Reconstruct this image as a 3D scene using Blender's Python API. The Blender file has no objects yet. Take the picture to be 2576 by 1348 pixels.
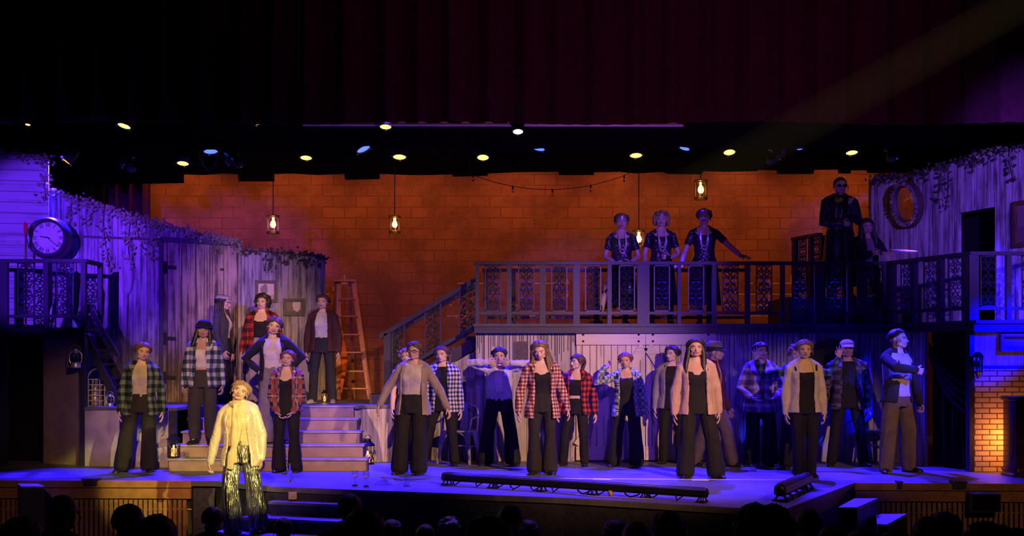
import bpy, math, random
import numpy as np
from mathutils import Vector, Matrix, noise as mnoise

# ------------------------------------------------------------------ camera, world, lights
SC = bpy.context.scene
COL = SC.collection
F, CX, HY, EYE = 3000.0, 1288.0, 900.0, 1.43          # focal length in pixels, optical axis, eye height over the stage

def P(px, py, d):
    return Vector(((px - CX) * d / F, d, EYE + (HY - py) * d / F))

def G(px, py, z=0.0):
    d = F * (EYE - z) / (py - HY)
    return Vector(((px - CX) * d / F, d, z))

cam_data = bpy.data.cameras.new('camera')
cam = bpy.data.objects.new('camera', cam_data)
COL.objects.link(cam)
cam.location = (0, 0, EYE)
cam.rotation_euler = (math.pi / 2, 0, 0)
cam_data.sensor_width = 36.0
cam_data.lens = 36.0 * F / 2576
cam_data.shift_y = (HY - 674) / 2576
cam_data.clip_end = 200
SC.camera = cam
SC.view_settings.view_transform = 'Standard'
SC.view_settings.look = 'None'
SC.view_settings.exposure = 0.0
SC.view_settings.gamma = 1.0
SC.view_settings.use_curve_mapping = False
SC.cycles.max_bounces = 6
SC.cycles.transmission_bounces = 6
SC.cycles.volume_bounces = 0
SC.cycles.sample_clamp_indirect = 4.0
SC.cycles.caustics_reflective = False
SC.cycles.caustics_refractive = False

world = bpy.data.worlds.new('dark_hall')
SC.world = world
world.use_nodes = True
world.node_tree.nodes['Background'].inputs[0].default_value = (0.22, 0.12, 0.5, 1)
world.node_tree.nodes['Background'].inputs[1].default_value = 0.008

def spot(name, loc, target, color, watts, angle, blend=0.5, radius=0.08):
    l = bpy.data.lights.new(name, 'SPOT')
    l.energy = watts; l.color = color
    l.spot_size = math.radians(angle); l.spot_blend = blend
    l.shadow_soft_size = radius
    o = bpy.data.objects.new(name, l)
    COL.objects.link(o)
    o.location = loc
    o.rotation_euler = (Vector(target) - Vector(loc)).to_track_quat('-Z', 'Y').to_euler()
    return o

def glow(name, loc, color, watts, radius=0.03):
    l = bpy.data.lights.new(name, 'POINT')
    l.energy = watts; l.color = color; l.shadow_soft_size = radius
    o = bpy.data.objects.new(name, l)
    COL.objects.link(o); o.location = loc
    return o

BLUE = (0.03, 0.008, 1.0)
VIOLET = (0.22, 0.07, 1.0)
DEEP = (0.14, 0.022, 1.0)
AMBER = (1.0, 0.5, 0.22)
# amber wash on the block wall, from the hidden batten behind the last border
for x in (-6.0, -4.0, -2.0, 0.0, 2.0, 4.0, 6.0):
    spot('cyc_light', (x, 20.75, 5.3), (x, 21.9, 3.0), (1.0, 0.30, 0.085), 66, 130, 0.9, 0.15)
for x in (-4.5, -1.5, 1.5, 4.5):
    spot('cyc_fill', (x, 17.9, 4.3), (x, 21.9, 2.2), (1.0, 0.28, 0.085), 56, 100, 0.9, 0.15)  # added unseen fill in front of the border, evening the wall's falloff
# violet front wash from the front of house
spot('front_wash', (-4.6, 3.0, 3.7), (-6.5, 16.6, 3.0), DEEP, 13500, 11.5, 0.5)
spot('front_wash', (-4.6, 3.0, 3.7), (-4.9, 16.9, 2.9), DEEP, 8500, 12.5, 0.6)
spot('front_wash', (-1.5, 3.0, 4.4), (-2.4, 17.0, 1.6), VIOLET, 1500, 20, 0.7)
spot('front_wash', (1.5, 3.0, 5.0), (1.2, 16.5, 1.5), VIOLET, 2000, 20, 0.7)
spot('front_wash', (5.0, 3.0, 3.9), (6.9, 16.5, 3.3), VIOLET, 11000, 18, 0.8)
spot('front_wash', (3.5, 3.0, 4.2), (1.7, 17.0, 2.6), VIOLET, 4300, 11, 0.6)
# warm front light, kept low on the stage
spot('warm_wash', (6.5, 2.0, 6.0), (0.1, 16.0, 0.35), AMBER, 11500, 21, 0.8)
spot('warm_wash', (5.5, 1.0, 6.0), (4.0, 15.6, 0.45), AMBER, 4600, 11, 0.9)
spot('warm_wash', (-1.0, 1.0, 6.0), (-3.4, 16.0, 0.6), AMBER, 7000, 18, 0.8)
spot('warm_wash', (1.5, 2.0, 5.2), (-5.9, 16.0, 0.5), AMBER, 1500, 8, 0.8)
spot('warm_wash', (1.0, 3.0, 4.2), (-3.9, 17.8, 2.35), AMBER, 4800, 9, 0.9)
spot('fascia_fill', (5.5, 1.0, 6.0), (5.6, 13.6, -.35), AMBER, 620, 13, 0.9)  # unseen lamps added to lift the dark slatted stage fronts
spot('fascia_fill', (-3.5, 1.0, 6.0), (-5.6, 13.8, -.4), AMBER, 420, 12, 0.9)
spot('valance_bounce_fill', (3.0, 6.0, 1.2), (1.6, 14.0, 5.6), (1.0, 0.16, 0.75), 420, 60, 1.0, 0.3)  # added unseen spot standing in for light bounced up onto the valance
# blue colour changers straight down on the stage floor
for px, py in ((150, 374), (530, 382), (915, 376), (1355, 375), (1722, 374), (2012, 375), (2330, 374)):
    p = P(px, py, 17.0)
    spot('blue_downlight', p + Vector((0, -.06, -.05)), (p.x, 14.8, 0.0), BLUE, 6000, 50, 0.6, 0.06)
for x in (-1.5, 0.8, 3.0):
    spot('violet_downlight', (x, 14.5, 4.5), (x, 12.4, 0.0), VIOLET, 420, 62, 0.9, 0.06)
# follow spot on the leading player, thrown from high on the house-right side
FOLLOW = Vector((4.8, 1.94, 4.24))
spot('follow_spot', FOLLOW, P(600, 1112, 12.7), (1.0, 0.84, 0.24), 6800, 6.6, 0.3, 0.05)
# saturated blue side light on the house-right corner
spot('blue_side', (8.6, 9.0, 4.6), (5.98, 15.0, 1.65), (0.0, 0.0, 1.0), 26000, 9, 0.9)
spot('blue_side', (8.0, 10.5, 4.3), (4.85, 14.9, 1.3), (0.02, 0.03, 1.0), 5500, 9, 0.7)
spot('violet_face_fill', (2.0, 3.0, 4.2), (4.75, 17.3, 3.5), VIOLET, 650, 6, 0.8)  # unseen lamp added to brighten the coated man's face
# ------------------------------------------------------------------ mesh helpers
def V3(a): return np.array(a, float)

def nrm(v):
    v = np.asarray(v, float); l = np.linalg.norm(v)
    return v / l if l > 1e-12 else v

class Geo:
    def __init__(s): s.v = []; s.f = []; s.n = 0; s.m = []; s.cur = 0
    def add(s, V, Fs):
        V = np.asarray(V, float).reshape(-1, 3)
        s.v.append(V)
        for f in Fs: s.f.append([i + s.n for i in f]); s.m.append(s.cur)
        s.n += len(V); return s
    def merge(s, g, R=None, t=None):
        V = np.concatenate(g.v) if g.v else np.zeros((0, 3))
        if R is not None: V = V @ np.asarray(R).T
        if t is not None: V = V + V3(t)
        s.v.append(V)
        for f, m in zip(g.f, g.m): s.f.append([i + s.n for i in f]); s.m.append(m)
        s.n += len(V); return s
    def box(s, x0, x1, y0, y1, z0, z1):
        V = [(x0,y0,z0),(x1,y0,z0),(x1,y1,z0),(x0,y1,z0),(x0,y0,z1),(x1,y0,z1),(x1,y1,z1),(x0,y1,z1)]
        return s.add(V, [(0,3,2,1),(4,5,6,7),(0,1,5,4),(1,2,6,5),(2,3,7,6),(3,0,4,7)])
    def bar(s, a, b, w, h, up=(0,0,1)):
        """rectangular bar from a to b; h along up, w sideways"""
        a, b = V3(a), V3(b); d = nrm(b - a); up = V3(up)
        if abs(np.dot(d, up)) > .98: up = V3((0,1,0))
        sd = nrm(np.cross(d, up)); u = np.cross(sd, d)
        V = [p + sd*i*w/2 + u*j*h/2 for p in (a, b) for i, j in ((-1,-1),(1,-1),(1,1),(-1,1))]
        return s.add(V, [(0,1,2,3),(7,6,5,4),(0,4,5,1),(1,5,6,2),(2,6,7,3),(3,7,4,0)])
    def prism(s, poly, ext):
        """extrude a 3D polygon by vector ext"""
        A = np.asarray(poly, float); n = len(A); B = A + V3(ext)
        fs = [tuple(range(n)), tuple(range(2*n-1, n-1, -1))]
        fs += [(i, i+n, (i+1) % n + n, (i+1) % n) for i in range(n)]
        return s.add(np.concatenate([A, B]), fs)
    def loft(s, rings, caps=True):
        n = len(rings[0]); V = np.concatenate([np.asarray(r, float) for r in rings]); fs = []
        for k in range(len(rings) - 1):
            for i in range(n):
                j = (i + 1) % n
                fs.append((k*n+i, k*n+j, (k+1)*n+j, (k+1)*n+i))
        if caps:
            c0 = len(V); V = np.concatenate([V, [np.mean(rings[0], 0), np.mean(rings[-1], 0)]])
            e = (len(rings)-1)*n
            for i in range(n):
                j = (i + 1) % n
                fs.append((j, i, c0)); fs.append((e+i, e+j, c0+1))
        return s.add(V, fs)
    def tube(s, pts, rad, n=10, cap=True, ref=None):
        """swept tube; rad: number, list, or list of (side, up) pairs; rounded ends"""
        pts = [V3(p) for p in pts]; m = len(pts)
        if not hasattr(rad, '__len__'): rad = [rad] * m
        rad = [(r, r) if not hasattr(r, '__len__') else r for r in rad]
        tan = []
        for i in range(m):
            a = pts[max(i-1, 0)]; b = pts[min(i+1, m-1)]; tan.append(nrm(b - a))
        ref = V3(ref) if ref is not None else (V3((0,1,0)) if abs(tan[0][1]) < .9 else V3((1,0,0)))
        P2, R2, T2, Q = list(pts), list(rad), list(tan), []
        if cap:
            for k in (.55, .9):
                r0 = min(rad[0]); r1 = min(rad[-1]); f = math.sqrt(1 - k*k)
                P2.insert(0, pts[0] - tan[0]*r0*k); R2.insert(0, (rad[0][0]*f, rad[0][1]*f)); T2.insert(0, tan[0])
                P2.append(pts[-1] + tan[-1]*r1*k); R2.append((rad[-1][0]*f, rad[-1][1]*f)); T2.append(tan[-1])
        rings = []
        for p, r, t in zip(P2, R2, T2):
            b = ref - t*np.dot(ref, t); b = nrm(b) if np.linalg.norm(b) > 1e-6 else nrm(np.cross(t, V3((.3,.5,.8))))
            ref = b; a = np.cross(t, b)
            th = np.arange(n) * 2*math.pi/n
            rings.append(p + np.outer(np.cos(th), a)*r[0] + np.outer(np.sin(th), b)*r[1])
        return s.loft(rings)
    def ball(s, c, r, R=None, nu=12, nv=8):
        r = (r, r, r) if not hasattr(r, '__len__') else r
        rings = []
        for k in range(1, nv):
            ph = math.pi * k / nv - math.pi/2
            th = np.arange(nu) * 2*math.pi/nu
            q = np.stack([np.cos(th)*math.cos(ph)*r[0], np.sin(th)*math.cos(ph)*r[1], np.full(nu, math.sin(ph)*r[2])], 1)
            if R is not None: q = q @ np.asarray(R).T
            rings.append(q + V3(c))
        return s.loft(rings)
    def lathe(s, prof, n=20, c=(0,0,0), axis='z', caps=False):
        rings = []
        th = np.arange(n) * 2*math.pi/n
        for r, z in prof:
            q = np.stack([np.cos(th)*r, np.sin(th)*r, np.full(n, z)], 1)
            if axis == 'y': q = q[:, [0, 2, 1]]
            rings.append(q + V3(c))
        return s.loft(rings, caps)
    def grid(s, A):
        """A: rows x cols x 3"""
        A = np.asarray(A, float); r, c = A.shape[:2]
        return s.add(A.reshape(-1, 3), [(i*c+j, i*c+j+1, (i+1)*c+j+1, (i+1)*c+j) for i in range(r-1) for j in range(c-1)])
    def sheet(s, A, th):
        """closed sheet of thickness th (offset vectors) over grid A"""
        A = np.asarray(A, float); r, c = A.shape[:2]; B = A + np.asarray(th, float)
        n = r*c; ix = lambda i, j: i*c + j
        fs = [(ix(i,j), ix(i,j+1), ix(i+1,j+1), ix(i+1,j)) for i in range(r-1) for j in range(c-1)]
        fs += [tuple(n+q for q in f[::-1]) for f in fs]
        rim = [ix(0,j) for j in range(c)] + [ix(i,c-1) for i in range(1,r)] + [ix(r-1,j) for j in range(c-2,-1,-1)] + [ix(i,0) for i in range(r-2,0,-1)]
        for a, b in zip(rim, rim[1:] + rim[:1]): fs.append((b, a, n+a, n+b))
        return s.add(np.concatenate([A.reshape(-1,3), B.reshape(-1,3)]), fs)
    def mesh(s, name):
        me = bpy.data.meshes.new(name)
        V = np.concatenate(s.v) if s.v else np.zeros((0, 3))
        me.from_pydata(V.tolist(), [], s.f)
        return me

def obj(name, geo, mats, parent=None, loc=None, smooth=40, origin=None):
    me = geo if isinstance(geo, bpy.types.Mesh) else geo.mesh(name)
    mats = mats if isinstance(mats, (list, tuple)) else [mats]
    for m in mats: me.materials.append(m)
    if isinstance(geo, Geo):
        if len(mats) > 1: me.polygons.foreach_set('material_index', geo.m)
        if smooth:
            me.polygons.foreach_set('use_smooth', [True]*len(me.polygons))
            me.set_sharp_from_angle(angle=math.radians(smooth))
        fix_normals(me)
    if origin is not None:
        me.transform(Matrix.Translation(-Vector(origin)))
    o = bpy.data.objects.new(name, me)
    COL.objects.link(o)
    if parent is not None: o.parent = parent
    if loc is not None: o.location = loc
    elif origin is not None: o.location = origin
    return o

def fix_normals(me):
    import bmesh
    bm = bmesh.new(); bm.from_mesh(me)
    bmesh.ops.recalc_face_normals(bm, faces=bm.faces)
    bm.to_mesh(me); bm.free()

def empty(name, loc=(0,0,0), rz=0.0):
    o = bpy.data.objects.new(name, None); COL.objects.link(o)
    o.location = loc; o.rotation_euler = (0, 0, rz); o.empty_display_size = .1
    return o

def tag(o, label=None, cat=None, group=None, kind=None):
    if label: o['label'] = label
    if cat: o['category'] = cat
    if group: o['group'] = group
    if kind: o['kind'] = kind
    return o

def struct(name, geo, m, smooth=40):
    return tag(obj(name, geo, m, smooth=smooth), kind='structure')

def copy_tree(o, parent=None):
    c = o.copy(); COL.objects.link(c)
    if parent is not None: c.parent = parent
    for ch in list(o.children): copy_tree(ch, c)
    return c

class VP:
    """a standing vertical plane through two plan points; pt() finds where a sight line meets it"""
    def __init__(s, pxa, da, pxb, db):
        s.A = np.array(((pxa-CX)*da/F, da)); s.B = np.array(((pxb-CX)*db/F, db))
        s.d = nrm(s.B - s.A); s.n = np.array((s.d[1], -s.d[0]))      # n points to the audience side
        if s.n[1] > 0: s.n = -s.n
    def depth(s, px):
        k = (px - CX)/F                                           # x = k*y
        # A + t d, x = k y
        t = (k*s.A[1] - s.A[0]) / (s.d[0] - k*s.d[1])
        return s.A[1] + t*s.d[1]
    def pt(s, px, py, off=0.0):
        d = s.depth(px); p = P(px, py, d)
        return Vector((p.x + s.n[0]*off, p.y + s.n[1]*off, p.z))
    def at(s, px, z, off=0.0):
        d = s.depth(px); x = (px - CX)*d/F
        return Vector((x + s.n[0]*off, d + s.n[1]*off, z))
    def rot(s): return math.atan2(s.d[1], s.d[0])
    def N(s): return np.array((s.n[0], s.n[1], 0))
    def D(s): return np.array((s.d[0], s.d[1], 0))

_tmp_scene = bpy.data.scenes.new('workbench')
def remesh(geo, voxel, smooth=2, name='m'):
    me = geo.mesh('t'); o = bpy.data.objects.new('t', me); _tmp_scene.collection.objects.link(o)
    m = o.modifiers.new('r', 'REMESH'); m.mode = 'VOXEL'; m.voxel_size = voxel; m.adaptivity = 0
    if smooth:
        k = o.modifiers.new('s', 'SMOOTH'); k.factor = .5; k.iterations = smooth
    vl = _tmp_scene.view_layers[0]; vl.update()
    dg = vl.depsgraph
    out = bpy.data.meshes.new_from_object(o.evaluated_get(dg), depsgraph=dg)
    out.name = name
    bpy.data.objects.remove(o); bpy.data.meshes.remove(me)
    out.polygons.foreach_set('use_smooth', [True]*len(out.polygons))
    return out

def verts(me):
    a = np.empty(len(me.vertices)*3); me.vertices.foreach_get('co', a); return a.reshape(-1, 3)

def ruffle(me, amp, fx=22, fz=7, seed=0.0, keep=None):
    """small cloth folds: move the surface along its normals"""
    V = verts(me); n = np.empty(len(V)*3); me.vertex_normals.foreach_get('vector', n); n = n.reshape(-1, 3)
    d = np.array([mnoise.noise((p[0]*fx+seed, p[1]*fx, p[2]*fz)) + .5*mnoise.noise((p[0]*fx*2+seed, p[1]*fx*2+9, p[2]*fz*2.2)) for p in V])
    V = V + n * (d*amp)[:, None]
    me.vertices.foreach_set('co', V.ravel()); me.update()
    return me

def join_meshes(ms, name):
    g = Geo()
    for me in ms:
        V = verts(me)
        fs = [tuple(p.vertices) for p in me.polygons]
        g.add(V, fs)
    out = g.mesh(name)
    out.polygons.foreach_set('use_smooth', [True]*len(out.polygons))
    for me in ms: bpy.data.meshes.remove(me)
    return out
# ------------------------------------------------------------------ materials
def mat_base(name):
    m = bpy.data.materials.new(name); m.use_nodes = True
    nt = m.node_tree; b = nt.nodes['Principled BSDF']
    return m, nt, b

def L(nt, a, b): nt.links.new(a, b)

def coords(nt, scale=(1,1,1), kind='Object'):
    tc = nt.nodes.new('ShaderNodeTexCoord'); mp = nt.nodes.new('ShaderNodeMapping')
    mp.inputs['Scale'].default_value = scale
    L(nt, tc.outputs[kind], mp.inputs['Vector'])
    return mp.outputs['Vector']

def ramp(nt, fac, stops):
    r = nt.nodes.new('ShaderNodeValToRGB')
    e = r.color_ramp.elements
    while len(e) < len(stops): e.new(.5)
    for k, (p, c) in zip(e, stops): k.position = p; k.color = (*c, 1) if len(c) == 3 else c
    L(nt, fac, r.inputs['Fac'])
    return r.outputs['Color']

def noise(nt, vec, scale=5, detail=3, rough=.55, dist=0):
    n = nt.nodes.new('ShaderNodeTexNoise')
    n.inputs['Scale'].default_value = scale; n.inputs['Detail'].default_value = detail
    n.inputs['Roughness'].default_value = rough; n.inputs['Distortion'].default_value = dist
    L(nt, vec, n.inputs['Vector'])
    return n.outputs['Fac']

def bump(nt, b, h, strength=.3, dist=.01):
    n = nt.nodes.new('ShaderNodeBump'); n.inputs['Strength'].default_value = strength
    n.inputs['Distance'].default_value = dist
    L(nt, h, n.inputs['Height']); L(nt, n.outputs['Normal'], b.inputs['Normal'])
    return n

def mathn(nt, op, a, b=None, c=None):
    n = nt.nodes.new('ShaderNodeMath'); n.operation = op
    for i, v in enumerate((a, b, c)):
        if v is None: continue
        if isinstance(v, (int, float)): n.inputs[i].default_value = v
        else: L(nt, v, n.inputs[i])
    return n.outputs[0]

def mix(nt, fac, a, b, mode='MIX'):
    n = nt.nodes.new('ShaderNodeMix'); n.data_type = 'RGBA'; n.blend_type = mode
    for idx, v in ((0, fac), (6, a), (7, b)):
        if isinstance(v, (int, float)): n.inputs[idx].default_value = v
        elif isinstance(v, tuple): n.inputs[idx].default_value = (*v, 1) if len(v) == 3 else v
        else: L(nt, v, n.inputs[idx])
    return n.outputs[2]

_mc = {}
def plain(name, color, rough=.6, metal=0.0, var=.25, scale=14, bmp=.15, spec=.5):
    if name in _mc: return _mc[name]
    m, nt, b = mat_base(name)
    v = coords(nt)
    f = noise(nt, v, scale, 4)
    c2 = tuple(max(0, x*(1-var)) for x in color); c1 = tuple(min(1, x*(1+var)) for x in color)
    L(nt, ramp(nt, f, [(.3, c2), (.7, c1)]), b.inputs['Base Color'])
    b.inputs['Roughness'].default_value = rough; b.inputs['Metallic'].default_value = metal
    b.inputs['Specular IOR Level'].default_value = spec
    if bmp: bump(nt, b, noise(nt, v, scale*3, 3), bmp, .004)
    _mc[name] = m
    return m

def emit(name, color, strength, base=(0.02,0.02,0.02)):
    if name in _mc: return _mc[name]
    m, nt, b = mat_base(name)
    b.inputs['Base Color'].default_value = (*base, 1)
    b.inputs['Emission Color'].default_value = (*color, 1)
    b.inputs['Emission Strength'].default_value = strength
    # a lamp filament is brighter in its middle: faint procedural unevenness
    f = noise(nt, coords(nt), 8, 1)
    L(nt, mathn(nt, 'MULTIPLY_ADD', f, strength*.5, strength*.75), b.inputs['Emission Strength'])
    _mc[name] = m
    return m

def glass(name, color=(.9,.95,1), rough=.02):
    if name in _mc: return _mc[name]
    m, nt, b = mat_base(name)
    b.inputs['Base Color'].default_value = (*color, 1)
    b.inputs['Transmission Weight'].default_value = 1; b.inputs['Roughness'].default_value = rough
    b.inputs['IOR'].default_value = 1.45
    _mc[name] = m
    return m

def weathered(name, light, dark, plank=.11, streak=1.0, axis='z', horiz=False, rough=.75, amount=.55, gap=True):
    """old painted boards: plank joints, long streaks where paint has worn, blotches. Object coords: x along the wall, z up."""
    if name in _mc: return _mc[name]
    m, nt, b = mat_base(name)
    tc = nt.nodes.new('ShaderNodeTexCoord'); sp = nt.nodes.new('ShaderNodeSeparateXYZ')
    L(nt, tc.outputs['Object'], sp.inputs[0])
    u, w = (sp.outputs['Z'], sp.outputs['X']) if horiz else (sp.outputs['X'], sp.outputs['Z'])
    cell = mathn(nt, 'FLOOR', mathn(nt, 'DIVIDE', u, plank))
    fr = mathn(nt, 'FRACT', mathn(nt, 'DIVIDE', u, plank))
    joint = mathn(nt, 'LESS_THAN', fr, .07) if gap else None
    cmb = nt.nodes.new('ShaderNodeCombineXYZ')
    L(nt, mathn(nt, 'MULTIPLY', u, 26), cmb.inputs[0]); L(nt, mathn(nt, 'MULTIPLY_ADD', w, 1.1*streak, mathn(nt, 'MULTIPLY', cell, 3.7)), cmb.inputs[1])
    L(nt, cell, cmb.inputs[2])
    st = noise(nt, cmb.outputs[0], 1.0, 5, .6)
    cm2 = nt.nodes.new('ShaderNodeCombineXYZ')
    L(nt, mathn(nt, 'MULTIPLY', u, 5), cm2.inputs[0]); L(nt, mathn(nt, 'MULTIPLY', w, 2.0), cm2.inputs[1]); L(nt, mathn(nt, 'MULTIPLY', cell, 5.1), cm2.inputs[2])
    bl = noise(nt, cm2.outputs[0], 1.0, 4, .6)
    f = mathn(nt, 'ADD', mathn(nt, 'MULTIPLY', st, .6), mathn(nt, 'MULTIPLY', bl, .4))
    a = .37 + amount*.13
    mid = tuple((x*.65 + y*.35) for x, y in zip(light, dark))
    c = ramp(nt, f, [(a-.05, dark), (a+.03, mid), (a+.10, light), (.8, tuple(min(1, x*1.12) for x in light))])
    wn = nt.nodes.new('ShaderNodeTexWhiteNoise'); wn.noise_dimensions = '1D'; L(nt, cell, wn.inputs['W'])
    c = mix(nt, mathn(nt, 'MULTIPLY', wn.outputs['Value'], .3), c, tuple(x*.6 for x in light))
    if gap: c = mix(nt, mathn(nt, 'MULTIPLY', joint, .8), c, tuple(x*.35 for x in dark))
    L(nt, c, b.inputs['Base Color'])
    b.inputs['Roughness'].default_value = rough
    hh = mathn(nt, 'MULTIPLY', st, .5)
    if gap: hh = mathn(nt, 'SUBTRACT', hh, joint)
    bump(nt, b, hh, .35, .008)
    _mc[name] = m
    return m

def blockwall(name, bw, bh, c1, c2, mortar, msize=.008, axes='xz', rough=.85, patch=True):
    if name in _mc: return _mc[name]
    m, nt, b = mat_base(name)
    tc = nt.nodes.new('ShaderNodeTexCoord'); sp = nt.nodes.new('ShaderNodeSeparateXYZ'); cb = nt.nodes.new('ShaderNodeCombineXYZ')
    L(nt, tc.outputs['Object'], sp.inputs[0]); L(nt, sp.outputs['X'], cb.inputs[0]); L(nt, sp.outputs['Z'], cb.inputs[1])
    br = nt.nodes.new('ShaderNodeTexBrick')
    L(nt, cb.outputs[0], br.inputs['Vector'])
    br.inputs['Scale'].default_value = 1.0; br.inputs['Brick Width'].default_value = bw; br.inputs['Row Height'].default_value = bh
    br.inputs['Mortar Size'].default_value = msize; br.inputs['Mortar Smooth'].default_value = .15
    br.inputs['Color1'].default_value = (*c1, 1); br.inputs['Color2'].default_value = (*c2, 1); br.inputs['Mortar'].default_value = (*mortar, 1)
    br.inputs['Bias'].default_value = -.1
    c = br.outputs['Color']
    if patch:
        n1 = noise(nt, tc.outputs['Object'], 1.6, 4, .6)
        c = mix(nt, ramp(nt, n1, [(.42, (0,0,0)), (.62, (1,1,1))]), c, tuple(x*.5 for x in c2), 'MIX')
        n2 = noise(nt, tc.outputs['Object'], 40, 2)
        c = mix(nt, .35, c, ramp(nt, n2, [(.3, tuple(x*.6 for x in c1)), (.7, tuple(min(1, x*1.35) for x in c1))]))
        # pale unpainted mortar left showing in a few courses
        n3 = noise(nt, tc.outputs['Object'], 1.3, 2)
        band = mathn(nt, 'MULTIPLY', mathn(nt, 'GREATER_THAN', sp.outputs['Z'], 2.15), mathn(nt, 'LESS_THAN', sp.outputs['Z'], 2.95))
        n4 = noise(nt, tc.outputs['Object'], 3.3, 1)
        k = mathn(nt, 'MULTIPLY', mathn(nt, 'MULTIPLY', mathn(nt, 'GREATER_THAN', br.outputs['Fac'], .3), mathn(nt, 'GREATER_THAN', n3, .52)), mathn(nt, 'GREATER_THAN', n4, .47))
        c = mix(nt, mathn(nt, 'MULTIPLY', k, mathn(nt, 'MULTIPLY_ADD', band, .75, .08)), c, (.75, .6, .45))
    L(nt, c, b.inputs['Base Color'])
    b.inputs['Roughness'].default_value = rough
    bump(nt, b, mathn(nt, 'MULTIPLY_ADD', noise(nt, tc.outputs['Object'], 60, 3), .25, mathn(nt, 'MULTIPLY', br.outputs['Fac'], -1.0)), .5, .006)
    _mc[name] = m
    return m

def cloth(name, color, rough=.85, fuzz=.0, var=.2):
    if name in _mc: return _mc[name]
    m, nt, b = mat_base(name)
    v = coords(nt); f = noise(nt, v, 9, 3)
    L(nt, ramp(nt, f, [(.3, tuple(x*(1-var) for x in color)), (.7, tuple(min(1, x*(1+var)) for x in color))]), b.inputs['Base Color'])
    b.inputs['Roughness'].default_value = rough; b.inputs['Specular IOR Level'].default_value = .25
    if fuzz: b.inputs['Sheen Weight'].default_value = fuzz
    bump(nt, b, noise(nt, coords(nt, (30, 30, 9)), 1.0, 3), .5, .012)
    _mc[name] = m
    return m

def plaid(name, base, cross, dark, size=.085, line=(.7,.7,.7), lineamt=.0, soft=0):
    """woven check: base ground, cross where both stripes meet, dark where one does; optional thin line"""
    if name in _mc: return _mc[name]
    m, nt, b = mat_base(name)
    tc = nt.nodes.new('ShaderNodeTexCoord'); sp = nt.nodes.new('ShaderNodeSeparateXYZ')
    nz = nt.nodes.new('ShaderNodeTexNoise'); nz.inputs['Scale'].default_value = 6
    L(nt, tc.outputs['Object'], nz.inputs['Vector'])
    L(nt, tc.outputs['Object'], sp.inputs[0])
    wob = mathn(nt, 'MULTIPLY', mathn(nt, 'SUBTRACT', nz.outputs['Fac'], .5), .35)
    u = mathn(nt, 'ADD', mathn(nt, 'DIVIDE', mathn(nt, 'MULTIPLY_ADD', sp.outputs['Y'], .6, sp.outputs['X']), size), wob)
    w = mathn(nt, 'ADD', mathn(nt, 'DIVIDE', sp.outputs['Z'], size), wob)
    a = mathn(nt, 'GREATER_THAN', mathn(nt, 'FRACT', u), .5); c = mathn(nt, 'GREATER_THAN', mathn(nt, 'FRACT', w), .5)
    s = mathn(nt, 'MULTIPLY', mathn(nt, 'ADD', a, c), .5)
    col = ramp(nt, s, [(0, base), (.5, dark), (1, cross)])
    if lineamt:
        la = mathn(nt, 'LESS_THAN', mathn(nt, 'ABSOLUTE', mathn(nt, 'SUBTRACT', mathn(nt, 'FRACT', mathn(nt, 'MULTIPLY', u, .5)), .37)), .05)
        lb = mathn(nt, 'LESS_THAN', mathn(nt, 'ABSOLUTE', mathn(nt, 'SUBTRACT', mathn(nt, 'FRACT', mathn(nt, 'MULTIPLY', w, .5)), .37)), .05)
        col = mix(nt, mathn(nt, 'MULTIPLY', mathn(nt, 'MAXIMUM', la, lb), lineamt), col, line)
    L(nt, col, b.inputs['Base Color'])
    b.inputs['Roughness'].default_value = .9; b.inputs['Specular IOR Level'].default_value = .2
    bump(nt, b, noise(nt, coords(nt, (26, 26, 12)), 1.0, 3), .5, .012)
    _mc[name] = m
    return m

def sequin(name, color, scale=130, rough=.22, vert=False, metal=.9, jitter=.9, sparse=0.0):
    if name in _mc: return _mc[name]
    m, nt, b = mat_base(name)
    v = coords(nt, (1, 1, .12) if vert else (1, 1, 1))
    vo = nt.nodes.new('ShaderNodeTexVoronoi'); vo.inputs['Scale'].default_value = scale
    L(nt, v, vo.inputs['Vector'])
    g = nt.nodes.new('ShaderNodeNewGeometry')
    sub = nt.nodes.new('ShaderNodeVectorMath'); sub.operation = 'SUBTRACT'
    L(nt, vo.outputs['Color'], sub.inputs[0]); sub.inputs[1].default_value = (.5, .5, .5)
    sc = nt.nodes.new('ShaderNodeVectorMath'); sc.operation = 'SCALE'; L(nt, sub.outputs[0], sc.inputs[0]); sc.inputs['Scale'].default_value = jitter
    if sparse:
        sx = nt.nodes.new('ShaderNodeSeparateColor'); L(nt, vo.outputs['Color'], sx.inputs[0])
        L(nt, mathn(nt, 'MULTIPLY_ADD', mathn(nt, 'GREATER_THAN', sx.outputs[2], sparse), 1.2, jitter), sc.inputs['Scale'])
    ad = nt.nodes.new('ShaderNodeVectorMath'); ad.operation = 'ADD'; L(nt, g.outputs['Normal'], ad.inputs[0]); L(nt, sc.outputs[0], ad.inputs[1])
    no = nt.nodes.new('ShaderNodeVectorMath'); no.operation = 'NORMALIZE'; L(nt, ad.outputs[0], no.inputs[0])
    L(nt, no.outputs[0], b.inputs['Normal'])
    f = noise(nt, coords(nt, (22, 22, 2) if vert else (40, 40, 40)), 1, 3)
    L(nt, ramp(nt, f, [(.35, tuple(x*(.12 if vert else .93) for x in color)), (.6, color)]), b.inputs['Base Color'])
    if vert:
        bp = nt.nodes.new('ShaderNodeBump'); bp.inputs['Strength'].default_value = 1.0; bp.inputs['Distance'].default_value = .03
        L(nt, noise(nt, coords(nt, (55, 55, 2.2)), 1, 2, .5), bp.inputs['Height']); L(nt, bp.outputs['Normal'], ad.inputs[0])
    b.inputs['Roughness'].default_value = rough; b.inputs['Metallic'].default_value = metal
    _mc[name] = m
    return m

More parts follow.
